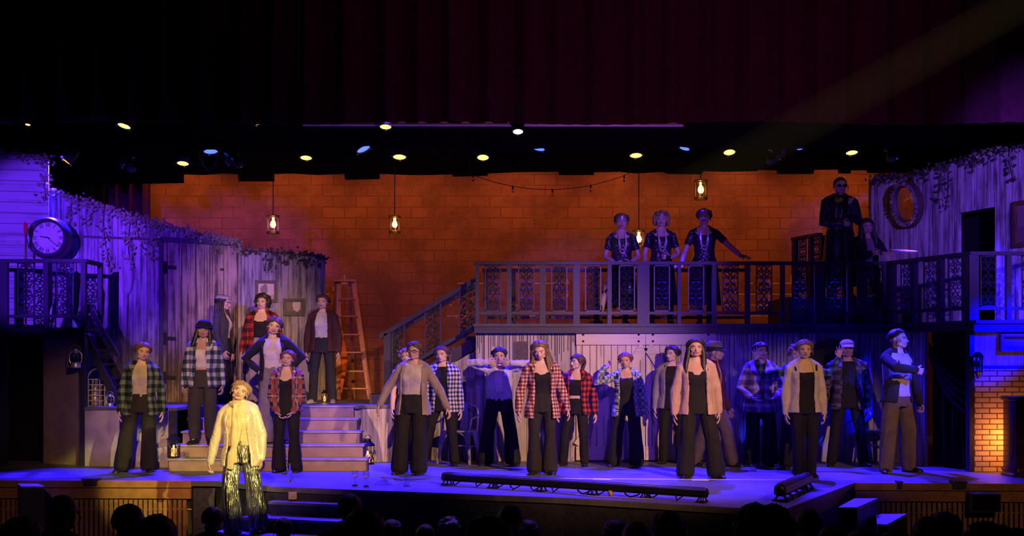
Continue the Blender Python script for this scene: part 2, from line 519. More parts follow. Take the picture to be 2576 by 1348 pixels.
def skin(name, color):
    if name in _mc: return _mc[name]
    m, nt, b = mat_base(name)
    f = noise(nt, coords(nt), 12, 3)
    L(nt, ramp(nt, f, [(.3, tuple(x*.9 for x in color)), (.7, tuple(min(1, x*1.06) for x in color))]), b.inputs['Base Color'])
    b.inputs['Roughness'].default_value = .5
    b.inputs['Subsurface Weight'].default_value = .0
    _mc[name] = m
    return m

def hairmat(name, color):
    if name in _mc: return _mc[name]
    m, nt, b = mat_base(name)
    f = noise(nt, coords(nt, (120, 120, 14)), 1, 3)
    L(nt, ramp(nt, f, [(.3, tuple(x*.5 for x in color)), (.7, tuple(min(1, x*1.4) for x in color))]), b.inputs['Base Color'])
    b.inputs['Roughness'].default_value = .45
    bump(nt, b, f, .8, .006)
    _mc[name] = m
    return m

BLACKMETAL = plain('black_metal', (.012, .012, .014), .45, .6, .2)
BLACKPAINT = plain('black_painted_wood', (.035, .033, .05), .55, 0, .35, 20, .3)
BLACKCLOTH = cloth('black_drape_cloth', (.0035, .0032, .005), .98)
REDCURTAIN = cloth('dark_red_curtain_velour', (.06, .009, .026), .95)
GREYWOOD = weathered('grey_weathered_boards', (.48, .44, .44), (.07, .06, .065), .105, .8, amount=.8)
GREYWOODFINE = weathered('grey_grooved_panel', (.40, .37, .37), (.08, .07, .075), .05, 1.6, amount=.75)
SIDING = weathered('pale_painted_siding', (.42, .40, .42), (.16, .15, .17), .15, .5, horiz=True, amount=.25)
BARNWOOD = weathered('brown_barn_planks', (.47, .36, .27), (.045, .03, .025), .205, .7, amount=.95)
PALEPLANK = weathered('pale_door_planks', (.56, .49, .45), (.28, .22, .2), .2, .6, amount=.25)
PALEPLANKH = weathered('pale_cross_boards', (.58, .51, .47), (.30, .24, .22), 3.0, .6, horiz=True, amount=.2, gap=False)
TAN = plain('tan_painted_board', (.30, .22, .17), .7, 0, .2, 6, .1)
BROWNWOOD = plain('brown_stained_wood', (.09, .045, .022), .45, 0, .4, 10, .2)
FRAMEWOOD = plain('dark_frame_wood', (.045, .03, .025), .5, 0, .4, 25, .2)
BRASS = plain('aged_brass', (.25, .15, .05), .35, .9, .3)
STEEL = plain('worn_steel', (.55, .55, .58), .35, .6, .25)
GLASS = glass('clear_glass')
# ------------------------------------------------------------------ the hall and the stage
HALL = -1.02
def hall_z(y): return .16 - .125*y if y < 10.1 else -1.1025
g = Geo(); g.add([(-12,-2,hall_z(-2)),(12,-2,hall_z(-2)),(12,10.1,hall_z(10.1)),(-12,10.1,hall_z(10.1)),(12,15,hall_z(15)),(-12,15,hall_z(15))], [(0,1,2,3),(3,2,4,5)])
struct('floor', g, plain('dark_carpet', (.02, .014, .016), .95, 0, .3, 30))
g = Geo(); g.box(-13, 13, -2, 23, 7.6, 7.7)
struct('ceiling', g, plain('black_ceiling', (.006, .006, .008), .95))
# block back wall
g = Geo(); g.box(-9.5, 9.5, 21.9, 22.1, 0, 7.6)
struct('wall_back', g, blockwall('red_block_wall', .41, .2, (.34,.12,.055), (.24,.085,.042), (.06,.024,.014), .008))
# stage floor: main deck and angled apron, one black painted floor
EL, ER = G(-40, 1208), G(2640, 1217)
def edge_y(x): return EL.y + (ER.y - EL.y)*(x - EL.x)/(ER.x - EL.x)
a0, a1, a2, a3, a4 = G(540,1211), G(690,1224), G(1420,1252), G(1966,1284), G(2146,1215)
outline = [(-9.5, edge_y(-9.5)), (a0.x, edge_y(a0.x)), (a1.x, a1.y), (a2.x, a2.y), (a3.x, a3.y), (a4.x, edge_y(a4.x)), (9.5, edge_y(9.5)), (9.5, 21.9), (-9.5, 21.9)]
def floor_mat():
    m, nt, b = mat_base('black_stage_floor')
    v = coords(nt); f = noise(nt, v, 2.2, 5, .65); f2 = noise(nt, coords(nt, (3, 30, 1)), 1, 4)
    c = ramp(nt, f, [(.3, (.10,.098,.115)), (.7, (.16,.155,.17))])
    c = mix(nt, ramp(nt, f2, [(.55, (0,0,0)), (.72, (.5,.5,.5))]), c, (.22,.215,.23))
    L(nt, c, b.inputs['Base Color']); b.inputs['Specular IOR Level'].default_value = .35
    L(nt, ramp(nt, f, [(.3, (.38,)*3), (.7, (.6,)*3)]), b.inputs['Roughness'])
    bump(nt, b, noise(nt, v, 40, 3), .12, .004)
    return m
g = Geo(); g.prism([(x, y, -.06) for x, y in outline], (0, 0, .06))
struct('floor_stage', g, floor_mat())
# dark fascia under the apron
g = Geo()
pl = [outline[i] for i in (1,2,3,4,5)]
for (x0,y0),(x1,y1) in zip(pl, pl[1:]):
    g.prism([(x0,y0+.02,-.06),(x1,y1+.02,-.06),(x1,y1+.02,-1.1),(x0,y0+.02,-1.1)], (0,.04,0))
struct('wall_apron', g, BLACKPAINT)
# wooden slatted stage front, either side of the apron
SLAT = plain('varnished_oak_slats', (.36,.19,.07), .45, 0, .25, 10, .2)
def stage_front(name, x0, x1):
    t = Geo(); y = edge_y
    for za, zb, o in ((-.075, 0.005, .03), (-.20, -.085, .05)):
        t.prism([(x0, y(x0)-o, za), (x1, y(x1)-o, za), (x1, y(x1)-o, zb), (x0, y(x0)-o, zb)], (0, o+.02, 0))
    st = struct(name, t, plain('oak_fascia', (.40,.20,.07), .4, 0, .25, 8, .2))
    b = Geo(); b.prism([(x0, y(x0)+.02, -1.1), (x1, y(x1)+.02, -1.1), (x1, y(x1)+.02, -.2), (x0, y(x0)+.02, -.2)], (0, .03, 0))
    bo = obj('backing', b, plain('dark_backing', (.015,.01,.008), .9), st)
    s = Geo(); k = x0 + .03
    while k < x1 - .02:
        s.box(k-.019, k+.019, y(k)-.03, y(k)+.021, -1.1, -.215); k += .0575
    s.prism([(x0, y(x0)-.012, -.335), (x1, y(x1)-.012, -.335), (x1, y(x1)-.012, -.32), (x0, y(x0)-.012, -.32)], (0, .02, 0))
    obj('slats', s, SLAT, st)
    return st
stage_front('wall_stage_left', -9.0, G(487,1208).x)
stage_front('wall_stage_right', a4.x + .01, 9.0)
g = Geo(); xl = G(487,1208).x; g.prism([(xl, edge_y(xl)+.06, -1.1), (a0.x+.02, edge_y(a0.x)+.06, -1.1), (a0.x+.02, edge_y(a0.x)+.06, -.06), (xl, edge_y(xl)+.06, -.06)], (0,.04,0))
struct('trim_1', g, BLACKPAINT)

# ------------------------------------------------------------------ soft goods over the stage
def pleated(name, x0, x1, y, z0, z1, m, pitch=.3, amp=.07, scallop=.0, seed=1, parent=None):
    r = random.Random(seed); nx = int((x1-x0)/pitch*8)+1; A = []
    xs = np.linspace(x0, x1, nx); ph = np.cumsum(np.full(nx, 2*math.pi/8) * (1 + .35*np.array([mnoise.noise((x*1.3, seed, 0)) for x in xs])))
    yy = y + amp*np.sin(ph) + amp*.4*np.sin(ph*2+1)
    for k, t in enumerate(np.linspace(0, 1, 7)):
        z = z1 + (z0 - z1)*t
        zz = z + (scallop*np.sin(ph)*t if scallop else 0) + (.02*np.sin(xs*1.7+seed)*t)
        A.append(np.stack([xs, yy*1.0 + 0*t, np.full(nx, 1.0)*zz], 1))
    g = Geo(); g.sheet(np.array(A), (0, .012, 0))
    return obj(name, g, m, parent, smooth=60)
v = pleated('front_valance', -9, 9, 14.0, P(0,309,14).z, 6.6, REDCURTAIN, .42, .075, .015, 3)
tag(v, 'dark red pleated valance curtain across the top of the stage', 'curtain')
b1 = pleated('black_border', -9, 9, 16.3, P(0,372,16.3).z, 6.6, BLACKCLOTH, .6, .03, 0, 5)
tag(b1, 'black border curtain behind the blue spotlights, directly behind the valance', 'curtain')
# last border with its stepped lower hem against the block wall
g = Geo(); D3 = 20.6
steps = [(-400,462),(372,462),(372,462),(462,460),(462,438),(512,440),(560,436),(598,438),(600,456),(690,456),(690,437),(740,436),(800,440),(866,437),(868,452),(955,450),(955,437),(1030,440),(1080,440),(1138,438),(1140,444),(1226,442),(1228,436),(1300,433),(1404,432),(1406,440),(1494,440),(1494,433),(1560,432),(1600,436),(1668,432),(1680,437),(1765,438),(1770,430),(1830,432),(1906,430),(1908,427),(1954,428),(1956,437),(2046,437),(2048,427),(2108,426),(2110,436),(2140,436),(2142,428),(2180,428),(2184,435),(2290,434),(2292,428),(2420,426),(3000,426)]
poly = [P(x, y, D3) for x, y in steps]
top = [Vector((p.x, p.y, 6.6)) for p in poly]
A = np.array([[tuple(p) for p in top], [tuple(p) for p in poly]])
g.sheet(A, (0, .02, 0))
b2 = obj('black_border', g, BLACKCLOTH, smooth=0)
tag(b2, 'black border with a stepped lower hem hanging close to the block wall', 'curtain')
for i, (px0, px1, d, lab) in enumerate(((-160, 15, 17.2, 'dark red curtain leg at the end of the valance, over the siding flat'), (2562, 2760, 16.9, 'dark red curtain leg beyond the ivy wall with the doorway'), (150, 376, 20.9, 'dark red pleated curtain leg hanging beside the block wall behind the plank door'))):
    a, b = P(px0, 0, d).x, P(px1, 0, d).x
    c = pleated('curtain_leg', a, b, d, 0.0, 6.5, REDCURTAIN, .22, .05, 0, 11+i)
    tag(c, lab, 'curtain', 'curtain legs')
for i, (x0, x1) in enumerate(((-9.4, -7.6), (8.0, 9.4))):
    c = pleated('masking_leg', x0, x1, 17.6, 0.0, 6.5, BLACKCLOTH, .4, .05, 0, 21+i)
    tag(c, ('black masking drape behind the balcony under the wall clock', 'black masking drape beyond the fireplace wall')[i], 'curtain')
# lit batten tube that shows under the valance hem
g = Geo(); a, b = P(764,313,14.6), P(1716,315,14.6)
g.tube([a, b], .02, 10)
bt = obj('batten_pipe', g, plain('pale_pipe', (.75,.74,.78), .4, .2, .1)); tag(bt, 'long pale horizontal batten pipe just under the valance hem', 'pipe')
hk = Geo()
for px in (772, 848, 890, 946, 1010, 1060, 1116, 1170, 1228, 1285, 1340, 1395, 1440, 1500, 1565, 1632, 1690):
    p = P(px, 311, 14.6); hk.prism([(p.x-.06,p.y,p.z),(p.x+.08,p.y,p.z),(p.x+.02,p.y,p.z+.03),(p.x-.02,p.y,p.z+.03)], (0,.01,0))
obj('tie_tabs', hk, plain('pale_tape', (.7,.7,.75), .7), bt)
for y, z, lab in ((14.62, 4.55, 'black lighting pipe behind the valance'), (17.0, 4.78, 'black lighting pipe carrying the row of stage lanterns'), (19.2, 4.9, 'black pipe from which the caged lanterns hang')):
    g = Geo(); g.tube([(-8.2, y, z), (8.4, y, z)], .025, 10)
    tag(obj('lighting_pipe', g, BLACKMETAL), lab, 'pipe', 'lighting pipes')

# ------------------------------------------------------------------ painted flats
def flat(name, vp, pts, m, th=.04, off=0.0, parent=None, label=None, cat=None, kind=None, holes=None):
    """flat panel standing on a vertical plane; pts in sight-line terms; local x runs along the wall"""
    W = [vp.pt(px, py, off) for px, py in pts] if not isinstance(pts[0], Vector) else pts
    return vbuild(name, vp, W, m, th, parent, label, cat, kind)
def loc(vp, p): return np.array(((p[0]-vp.A[0])*vp.d[0] + (p[1]-vp.A[1])*vp.d[1], -((p[0]-vp.A[0])*vp.n[0] + (p[1]-vp.A[1])*vp.n[1]), p[2]))
def frame_on(vp, o):
    o.location = (vp.A[0], vp.A[1], 0)
    o.rotation_euler = (0, 0, vp.rot()); return o
def vbuild(name, vp, W, m, th, parent=None, label=None, cat=None, kind=None):
    g = Geo(); g.prism([loc(vp, p) for p in W], (0, th, 0))
    o = obj(name, g, m, parent)
    if parent is None: frame_on(vp, o)
    if label: tag(o, label, cat)
    if kind: tag(o, kind=kind)
    return o
def vbar(g, vp, a, b, w, th, off=0.0):
    """board lying on the plane between two sight points"""
    A, B = loc(vp, vp.pt(*a, off)), loc(vp, vp.pt(*b, off))
    g.bar(A + (0, -th/2, 0), B + (0, -th/2, 0), th, w, up=(0,0,1) if abs(A[2]-B[2]) < abs(A[0]-B[0]) else (1,0,0))

PLAT = .78                                                   # height of the platform, house-left
def at_z(vp, px, z): return vp.at(px, z)
VL1 = VP(-60, 16.55, 122, 16.75)
W = [VL1.pt(-80,370), VL1.pt(122,402), VL1.at(122,0), VL1.at(-80,0)]
vbuild('scenery_flat', VL1, W, SIDING, .05, None, 'pale horizontal-board scenery flat beside the big wall clock', 'scenery')
VL2 = VP(120, 16.95, 608, 18.05)
W = [VL2.pt(120,478), VL2.pt(230,512), VL2.pt(405,563), VL2.pt(608,613), VL2.at(608,0), VL2.at(120,0)]
f2 = vbuild('scenery_flat', VL2, W, GREYWOOD, .05, None, 'tall grey board scenery flat with sloping top, beside the plank door', 'scenery')
W = [VL2.pt(180,591,.012), VL2.pt(402,600,.012), VL2.pt(402,606,.012), VL2.pt(180,597,.012)]
vbuild('seam', VL2, W, FRAMEWOOD, .012, f2)
VL3 = VP(600, 18.05, 822, 18.5)
W = [VL3.pt(602,626), VL3.pt(640,628), VL3.pt(818,641), VL3.at(818,0), VL3.at(602,0)]
vbuild('scenery_flat', VL3, W, GREYWOODFINE, .05, None, 'grey-brown grooved scenery flat on which the two pictures hang', 'scenery')
# plank door with black frame and hinges
dr = frame_on(VL2, empty('plank_door')); tag(dr, 'large brown plank door with dark frame and iron hinges on the flat', 'door')
xs = [410, 450, 478, 505, 533, 562, 573, 600]
g = Geo()
for a, b in zip(xs, xs[1:]):
    g.prism([loc(VL2, VL2.at(a+.8, PLAT, .02)), loc(VL2, VL2.at(b-.8, PLAT, .02)), loc(VL2, VL2.pt(b-.8, 611+(b-410)*.045, .02)), loc(VL2, VL2.pt(a+.8, 611+(a-410)*.045, .02))], (0, .018, 0))
obj('planks', g, BARNWOOD, dr)
g = Geo(); vbar(g, VL2, (404, 599), (404, 1011), .055, .05); vbar(g, VL2, (402, 602), (606, 613), .075, .05)
obj('door_frame', g, BLACKPAINT, dr)
for py in (672, 850, 948):
    h = Geo(); vbar(h, VL2, (414, py), (442, py+2), .05, .03, .02); vbar(h, VL2, (414, py-14), (414, py+16), .04, .035, .02)
    obj('hinge', h, BLACKMETAL, dr)
h = Geo(); vbar(h, VL2, (553, 678), (562, 678), .03, .03, .02); obj('latch', h, BLACKMETAL, dr)

# pictures on the grooved flat
def picture(vp, x0, x1, y0, y1, fr, art, name, label, dep=.04, fw=.04):
    r = frame_on(vp, empty(name)); tag(r, label, 'picture')
    a, b, c, d = [loc(vp, vp.pt(x, y)) for x, y in ((x0,y0),(x1,y0),(x1,y1),(x0,y1))]
    xa, xb, zt, zb = a[0], b[0], max(a[2], b[2]), min(c[2], d[2])
    g = Geo()
    for q in ((xa,xb,zt-fw,zt),(xa,xb,zb,zb+fw),(xa,xa+fw,zb+fw,zt-fw),(xb-fw,xb,zb+fw,zt-fw)):
        g.box(q[0], q[1], -dep, 0, q[2], q[3])
    i = fw*.75
    for q in ((xa+i,xb-i,zt-fw-.008,zt-i),(xa+i,xb-i,zb+i,zb+fw+.008),(xa+i,xa+fw+.008,zb+i,zt-i),(xb-fw-.008,xb-i,zb+i,zt-i)):
        g.box(q[0], q[1], -dep*.6, 0, q[2], q[3])
    obj('frame', g, fr, r)
    g = Geo(); g.box(xa+fw, xb-fw, -.012, 0, zb+fw, zt-fw)
    o = obj('painting', g, art, r, origin=((xa+xb)/2, 0, (zt+zb)/2))
    return r
def art_mat(name, bg, ground, blob, blobpos, size, bright=None):
    m, nt, b = mat_base(name)
    tc = nt.nodes.new('ShaderNodeTexCoord'); sp = nt.nodes.new('ShaderNodeSeparateXYZ'); L(nt, tc.outputs['Object'], sp.inputs[0])
    n = noise(nt, tc.outputs['Object'], 14, 4)
    z = mathn(nt, 'ADD', sp.outputs['Z'], mathn(nt, 'MULTIPLY', mathn(nt, 'SUBTRACT', n, .5), .12))
    c = mix(nt, mathn(nt, 'GREATER_THAN', z, -.05), ground, bg)
    dx = mathn(nt, 'SUBTRACT', sp.outputs['X'], blobpos[0]); dz = mathn(nt, 'SUBTRACT', z, blobpos[1])
    r = mathn(nt, 'ADD', mathn(nt, 'MULTIPLY', dx, dx), mathn(nt, 'MULTIPLY', mathn(nt, 'MULTIPLY', dz, dz), .4))
    r = mathn(nt, 'ADD', r, mathn(nt, 'MULTIPLY', mathn(nt, 'SUBTRACT', n, .5), size*size))
    c = mix(nt, mathn(nt, 'LESS_THAN', r, size*size), c, blob)
    c = mix(nt, mathn(nt, 'MULTIPLY', n, .5), c, tuple(x*.6 for x in bg))
    L(nt, c, b.inputs['Base Color']); b.inputs['Roughness'].default_value = .4
    return m
picture(VL3, 641, 697, 706, 760, FRAMEWOOD, art_mat('painting_bird', (.55,.42,.40), (.38,.22,.13), (.05,.03,.04), (-.03,.02), .055), 'framed_picture', 'dark framed picture of a dark figure on a pale ground, higher of two')
picture(VL3, 712, 766, 752, 794, FRAMEWOOD, art_mat('painting_tree', (.10,.07,.07), (.05,.035,.04), (.6,.55,.58), (.04,.03), .06), 'framed_picture', 'small dark framed landscape picture with one pale patch, lower of two')

# wooden oar hung on the grey flat
r = frame_on(VL2, empty('wooden_oar')); tag(r, 'weathered wooden oar hanging upright on the grey flat beside the door', 'oar')
OAR = weathered('oar_wood', (.42,.36,.38), (.14,.11,.12), .5, .8, gap=False)
g = Geo(); rings = []
for px, w, py in ((318,6,640),(318,12,646),(318,15,665),(318,15,690),(318,14.5,715),(317,11,736),(316,6,742)):
    c = loc(VL2, VL2.pt(px, py, .03)); hw = w*.0056
    rings.append([c + (sx*hw, sy*.012, 0) for sx, sy in ((-1,0),(-.8,-1),(0,-1.5),(.8,-1),(1,0),(.8,1),(-.8,1))])
g.loft(rings); obj('blade', g, OAR, r)
g = Geo(); g.tube([loc(VL2, VL2.pt(316,740,.03)), loc(VL2, VL2.pt(313,850,.03)), loc(VL2, VL2.at(308, PLAT+.02, .03))], .034, 10); obj('shaft', g, OAR, r)

# ------------------------------------------------------------------ platform and stairs, house-left
g = Geo()
pf0, pf1 = G(212, 1172), G(414, 1176)
SX0, SX1 = G(420,1186).x, G(921,1184).x; SY = 15.08
for k in range(5):
    pass
tops = dict()
PX1 = P(1000, 0, 16.6).x
plat = Geo()
plat.prism([(pf0.x, pf0.y, PLAT-.04), (SX0-.02, pf1.y-.02, PLAT-.04), (SX0-.02, SY+1.12, PLAT-.04), (SX1-.25, SY+1.12, PLAT-.04), (SX1-.2, SY+1.2, PLAT-.04), (PX1, 16.45, PLAT-.04), (PX1, 18.7, PLAT-.04), (pf0.x, 18.7, PLAT-.04)], (0, 0, .04))
ptop = struct('floor_platform', plat, floor_mat())
g = Geo(); g.prism([(pf0.x, pf0.y+.02, 0), (SX0-.14, pf1.y, 0), (SX0-.14, pf1.y, PLAT-.04), (pf0.x, pf0.y+.02, PLAT-.04)], (0, .04, 0))
struct('wall_platform_front', g, plain('grey_painted_fascia', (.42,.38,.38), .7, 0, .25, 4, .15))
g = Geo(); g.prism([(SX1-.45, SY+1.15, 0), (PX1, 16.47, 0), (PX1, 16.47, PLAT-.04), (SX1-.45, SY+1.15, PLAT-.04)], (0, .04, 0)); g.box(PX1-.04, PX1, 16.47, 18.7, 0, PLAT-.04)
struct('wall_platform_side', g, weathered('grooved_skirting', (.46,.42,.43), (.16,.13,.14), .05, 1.2))
g = Geo(); g.prism([(SX0-.14, pf1.y, 0), (SX0-.02, pf1.y-.05, 0), (SX0-.02, pf1.y-.05, PLAT-.04), (SX0-.14, pf1.y, PLAT-.04)], (0, .05, 0))
struct('trim_stair_shade', g, BLACKPAINT)  # black strip paints in the shaded side of the stairs
st = empty('staircase', ((SX0+SX1)/2, SY, 0)); tag(st, 'wide five-step wooden staircase with tan risers leading up to the platform', 'stairs')
RIS, TRD = PLAT/5, .275
for k in range(5):
    x0, x1 = SX0 + .012*k, SX1 - .075*k; y0 = SY + TRD*k
    g = Geo(); g.box(x0-(SX0+SX1)/2, x1-(SX0+SX1)/2, y0-SY, y0-SY+.03, k*RIS, (k+1)*RIS-.022); g.box(x1-(SX0+SX1)/2-.02, x1-(SX0+SX1)/2, y0-SY+.03, y0-SY+TRD+.04, 0, (k+1)*RIS-.022); g.box(x0-(SX0+SX1)/2, x0-(SX0+SX1)/2+.02, y0-SY+.03, 1.15, k*RIS, (k+1)*RIS-.022)
    obj('riser', g, plain('scuffed_tan_riser', (.30,.21,.18), .65, 0, .22, 5, .12), st)
    if k < 4:
        g = Geo(); g.box(x0-(SX0+SX1)/2-.02, x1-(SX0+SX1)/2+.02, y0-SY-.025, y0-SY+TRD+.03, (k+1)*RIS-.022, (k+1)*RIS)
    else:
        g = Geo(); g.box(x0-(SX0+SX1)/2-.02, x1-(SX0+SX1)/2+.02, y0-SY-.025, y0-SY+.03, (k+1)*RIS-.022, (k+1)*RIS)
    obj('tread', g, plain('dark_worn_tread', (.30,.27,.28), .5, 0, .25, 7, .2), st)
# front steps down from the apron
ang = -math.atan2(.44, 1.0)
fs = empty('front_steps', (0,0,0)); tag(fs, 'black steps leading from the apron down to the hall floor', 'steps')
dirv = nrm(V3((a2.x-a1.x, a2.y-a1.y, 0))); fr = V3((dirv[1], -dirv[0], 0))
if fr[1] > 0: fr = -fr
for k, (z, pxa, pxb) in enumerate(((-.14, 668, 862), (-.28, 612, 862), (-.42, 545, 862), (-.57, 500, 862), (-.72, 480, 862), (-.90, 480, 862))):
    e0 = V3((a1.x, a1.y, 0)) + fr*(.20 + .29*k)
    xa, xb = (pxa-CX)*12.9/F, (pxb-CX)*12.8/F
    p0 = e0 + dirv*((xa-e0[0])/dirv[0]); p1 = e0 + dirv*((xb-e0[0])/dirv[0])
    q0, q1 = p0 - fr*.31, p1 - fr*.31
    g = Geo(); g.prism([(*p0[:2], z-.03), (*p1[:2], z-.03), (*q1[:2], z-.03), (*q0[:2], z-.03)], (0,0,.03))
    obj('tread', g, plain('worn_grey_tread', (.16,.15,.17), .55, 0, .3, 8, .2), fs)
    zb = max(z-.16, hall_z(12.5)+.01) if k < 5 else hall_z(12.4)+.005
    g = Geo(); g.prism([(*(p0-fr*.015)[:2], zb), (*(p1-fr*.015)[:2], zb), (*(p1-fr*.015)[:2], z-.03), (*(p0-fr*.015)[:2], z-.03)], tuple(-fr*.02))
    obj('riser', g, BLACKPAINT, fs)
    if k == 0:
        for pxn in (690, 850):
            pass
e0 = V3((a1.x, a1.y, 0)); pxs = (560, 862)
for px in pxs:
    x = (px-CX)*12.9/F; s0 = e0 + dirv*((x-e0[0])/dirv[0]) + fr*.02
    g = Geo(); q = s0 + fr*1.7; hz = hall_z(12.3)+.004
    g.prism([(*s0[:2], -.2), (*s0[:2], hz), (*q[:2], hz), (*q[:2], hz+.12)], tuple(dirv*.04))
    obj('stringer', g, BLACKPAINT, fs)
g = Geo(); c = P(736, 1247, 13.08); g.box(c.x-.045, c.x+.045, c.y, c.y+.03, c.z-.04, c.z+.04)
tag(obj('wood_block', g, plain('raw_pine', (.62,.42,.27), .7)), 'small raw wood block glued under the apron edge above the front steps', 'block')
# house-right steps beside the apron
ss = empty('side_steps', (0,0,0)); tag(ss, 'black side steps with blue-lit treads beside the slatted stage front', 'steps')
for z, q in ((-.12, ((2108,1276),(2150,1253),(2208,1253),(2156,1276))), (-.30, ((2203,1297),(2218,1292),(2281,1292),(2232,1319),(2207,1318)))):
    pts = [G(px, py, z) for px, py in q]
    g = Geo(); g.prism([(p.x, p.y, z-.03) for p in pts], (0,0,.03)); obj('tread', g, plain('pale_grey_tread', (.20,.20,.24), .5, 0, .15, 6, .1), ss)
    g = Geo(); cx = sum(p.x for p in pts)/len(pts); cy = sum(p.y for p in pts)/len(pts)
    g.prism([(cx+(p.x-cx)*.97, cy+(p.y-cy)*.97, hall_z(12.4)-.0) for p in pts], (0,0,z-.03-hall_z(12.4))); obj('riser', g, BLACKPAINT, ss)

# ------------------------------------------------------------------ railings with scrollwork panels
def scroll_panel(w, h, t=.006):
    """cast filigree panel, w wide, h high, origin at lower middle: mirrored scrolls inside a slim border"""
    g = Geo(); rr = .0085
    def rib(pts, r=rr): g.tube([(x, 0, z) for x, z in pts], [(r, t)]*len(pts), 4, cap=False, ref=(0,1,0))
    for x in (-w/2+.008, w/2-.008): g.box(x-.008, x+.008, -t, t, 0, h)
    for z in (.007, h-.007): g.box(-w/2, w/2, -t, t, z-.007, z+.007)
    n = max(2, round(h/.19)); ch = h/n
    for k in range(n):
        z0 = k*ch; fl = 1 if k % 2 == 0 else -1
        for s in (-1, 1):
            pts = []
            for i in range(13):
                a = i/12*2.0*math.pi*.85; r = w*.19*(1-.62*i/12)
                pts.append((s*(w*.27 + math.cos(a+1.2)*r*1.0), z0 + ch*(.5+fl*.16) + fl*math.sin(a+1.2)*r*1.1))
            rib(pts)
            pts = []
            for i in range(9):
                a = i/8*1.6*math.pi; r = w*.13*(1-.55*i/8)
                pts.append((s*(w*.15 + math.cos(a-.6)*r), z0 + ch*(.5-fl*.27) - fl*math.sin(a-.6)*r*1.1))
            rib(pts)
            rib([(0, z0+ch*.02), (s*w*.16, z0+ch*.25), (s*w*.42, z0+ch*.47), (s*w*.2, z0+ch*.72), (0, z0+ch*.98)])
            rib([(s*w*.48, z0+ch*.08), (s*w*.34, z0+ch*.16), (s*w*.48, z0+ch*.3)])
        rib([(0, z0+ch*.3), (.02*w/.2, z0+ch*.5), (0, z0+ch*.7), (-.02*w/.2, z0+ch*.5), (0, z0+ch*.3)], .011)
    return g
RAILWOOD = plain('blue_black_rail_paint', (.014,.013,.028), .5, 0, .3, 18, .25)
SCROLLM = plain('cast_black_scrollwork', (.030,.028,.045), .4, .3, .3, 30)
def railing(a, b, z0, z1, posts, panels, name, label, thick=(), group=None, low=.13, parent=None, extra_bars=()):
    """straight railing between plan points a and b: posts/panels as distances along it; posts list (s, width)"""
    a, b = V3(a), V3(b); d = b - a; Ln = np.linalg.norm(d); d = d/Ln
    r = empty(name, (a[0], a[1], z0), math.atan2(d[1], d[0])); tag(r, label, 'railing', group)
    H = z1 - z0
    g = Geo(); g.box(-.02, Ln+.02, -.045, .045, H-.045, H); obj('top_rail', g, RAILWOOD, r)
    g = Geo(); g.box(0, Ln, -.02, .02, low, low+.04); obj('lower_rail', g, RAILWOOD, r)
    for s, w in posts:
        g = Geo(); g.box(s-w/2, s+w/2, -.035, .035, 0, H-.045); obj('post', g, RAILWOOD, r)
    for s, w in panels:
        obj('scroll_panel', scroll_panel(w, H-.045-low-.04-.004), SCROLLM, r, loc=(s, 0, low+.042), smooth=30)
    return r
ZD = 1.90                                                    # balcony deck height
DB = 16.5
bx = lambda px, d=DB: (px-CX)*d/F
B0, B1 = bx(1197), bx(2232)
R0, R1 = V3((B1, DB, 0)), V3(((2442-CX)*14.95/F, 14.95, 0))
R2 = V3(((2720-CX)*14.95/F, 14.95, 0))
ZR = P(0, 659, DB).z + .005
pst = [(1201,.05),(1281,.06),(1365,.08),(1450,.09),(1533,.06),(1618,.17),(1708,.05),(1796,.06),(1880,.065),(1968,.06),(2061,.13),(2135,.05),(2226,.07)]
pan = [1240,1324,1407,1492,1577,1665,1751,1837,1922,2012,2100,2176]
railing((B0, DB), (B1, DB), ZD, ZR, [(bx(p)-B0, w) for p, w in pst], [(bx(p)-B0, .225) for p in pan], 'balcony_railing', 'long blue-black balcony railing with scrollwork panels above the barn doors')
VR = VP(2232, 16.5, 2442, 14.95)
def along(vp, px, o): p = vp.at(px, 0); return math.hypot(p.x-o[0], p.y-o[1])
railing(R0[:2], R1[:2], ZD, ZR, [(along(VR,p,R0)+0, w) for p, w in ((2236,.06),(2248,.05),(2299,.085),(2366,.085),(2432,.09))], [(along(VR,p,R0), .27) for p in (2282,2341,2403)], 'balcony_railing', 'slanting balcony railing in front of the mirror and doorway flat')
f2x = lambda px: (px-CX)*14.95/F - R1[0]
railing(R1[:2], R2[:2], ZD, ZR+.0, [(.03,.12),(f2x(2536),.06),(f2x(2640),.06)], [(f2x(2486),.2),(f2x(2590),.2)], 'balcony_railing', 'short balcony railing above the brick fireplace wall')
# back railing on the balcony
y2 = 18.3; q = lambda px: (px-CX)*y2/F
z2 = P(0, 676, y2).z
railing((q(1217), y2), (q(1884), y2), ZD, z2, [(.03,.06),(q(1292)-q(1217),.06),(q(1500)-q(1217),.06),(q(1690)-q(1217),.06),(q(1790)-q(1217),.06),(q(1880)-q(1217),.06)], [], 'balcony_railing', 'plain back railing of the balcony in front of the block wall', low=P(0,802,y2).z-ZD)

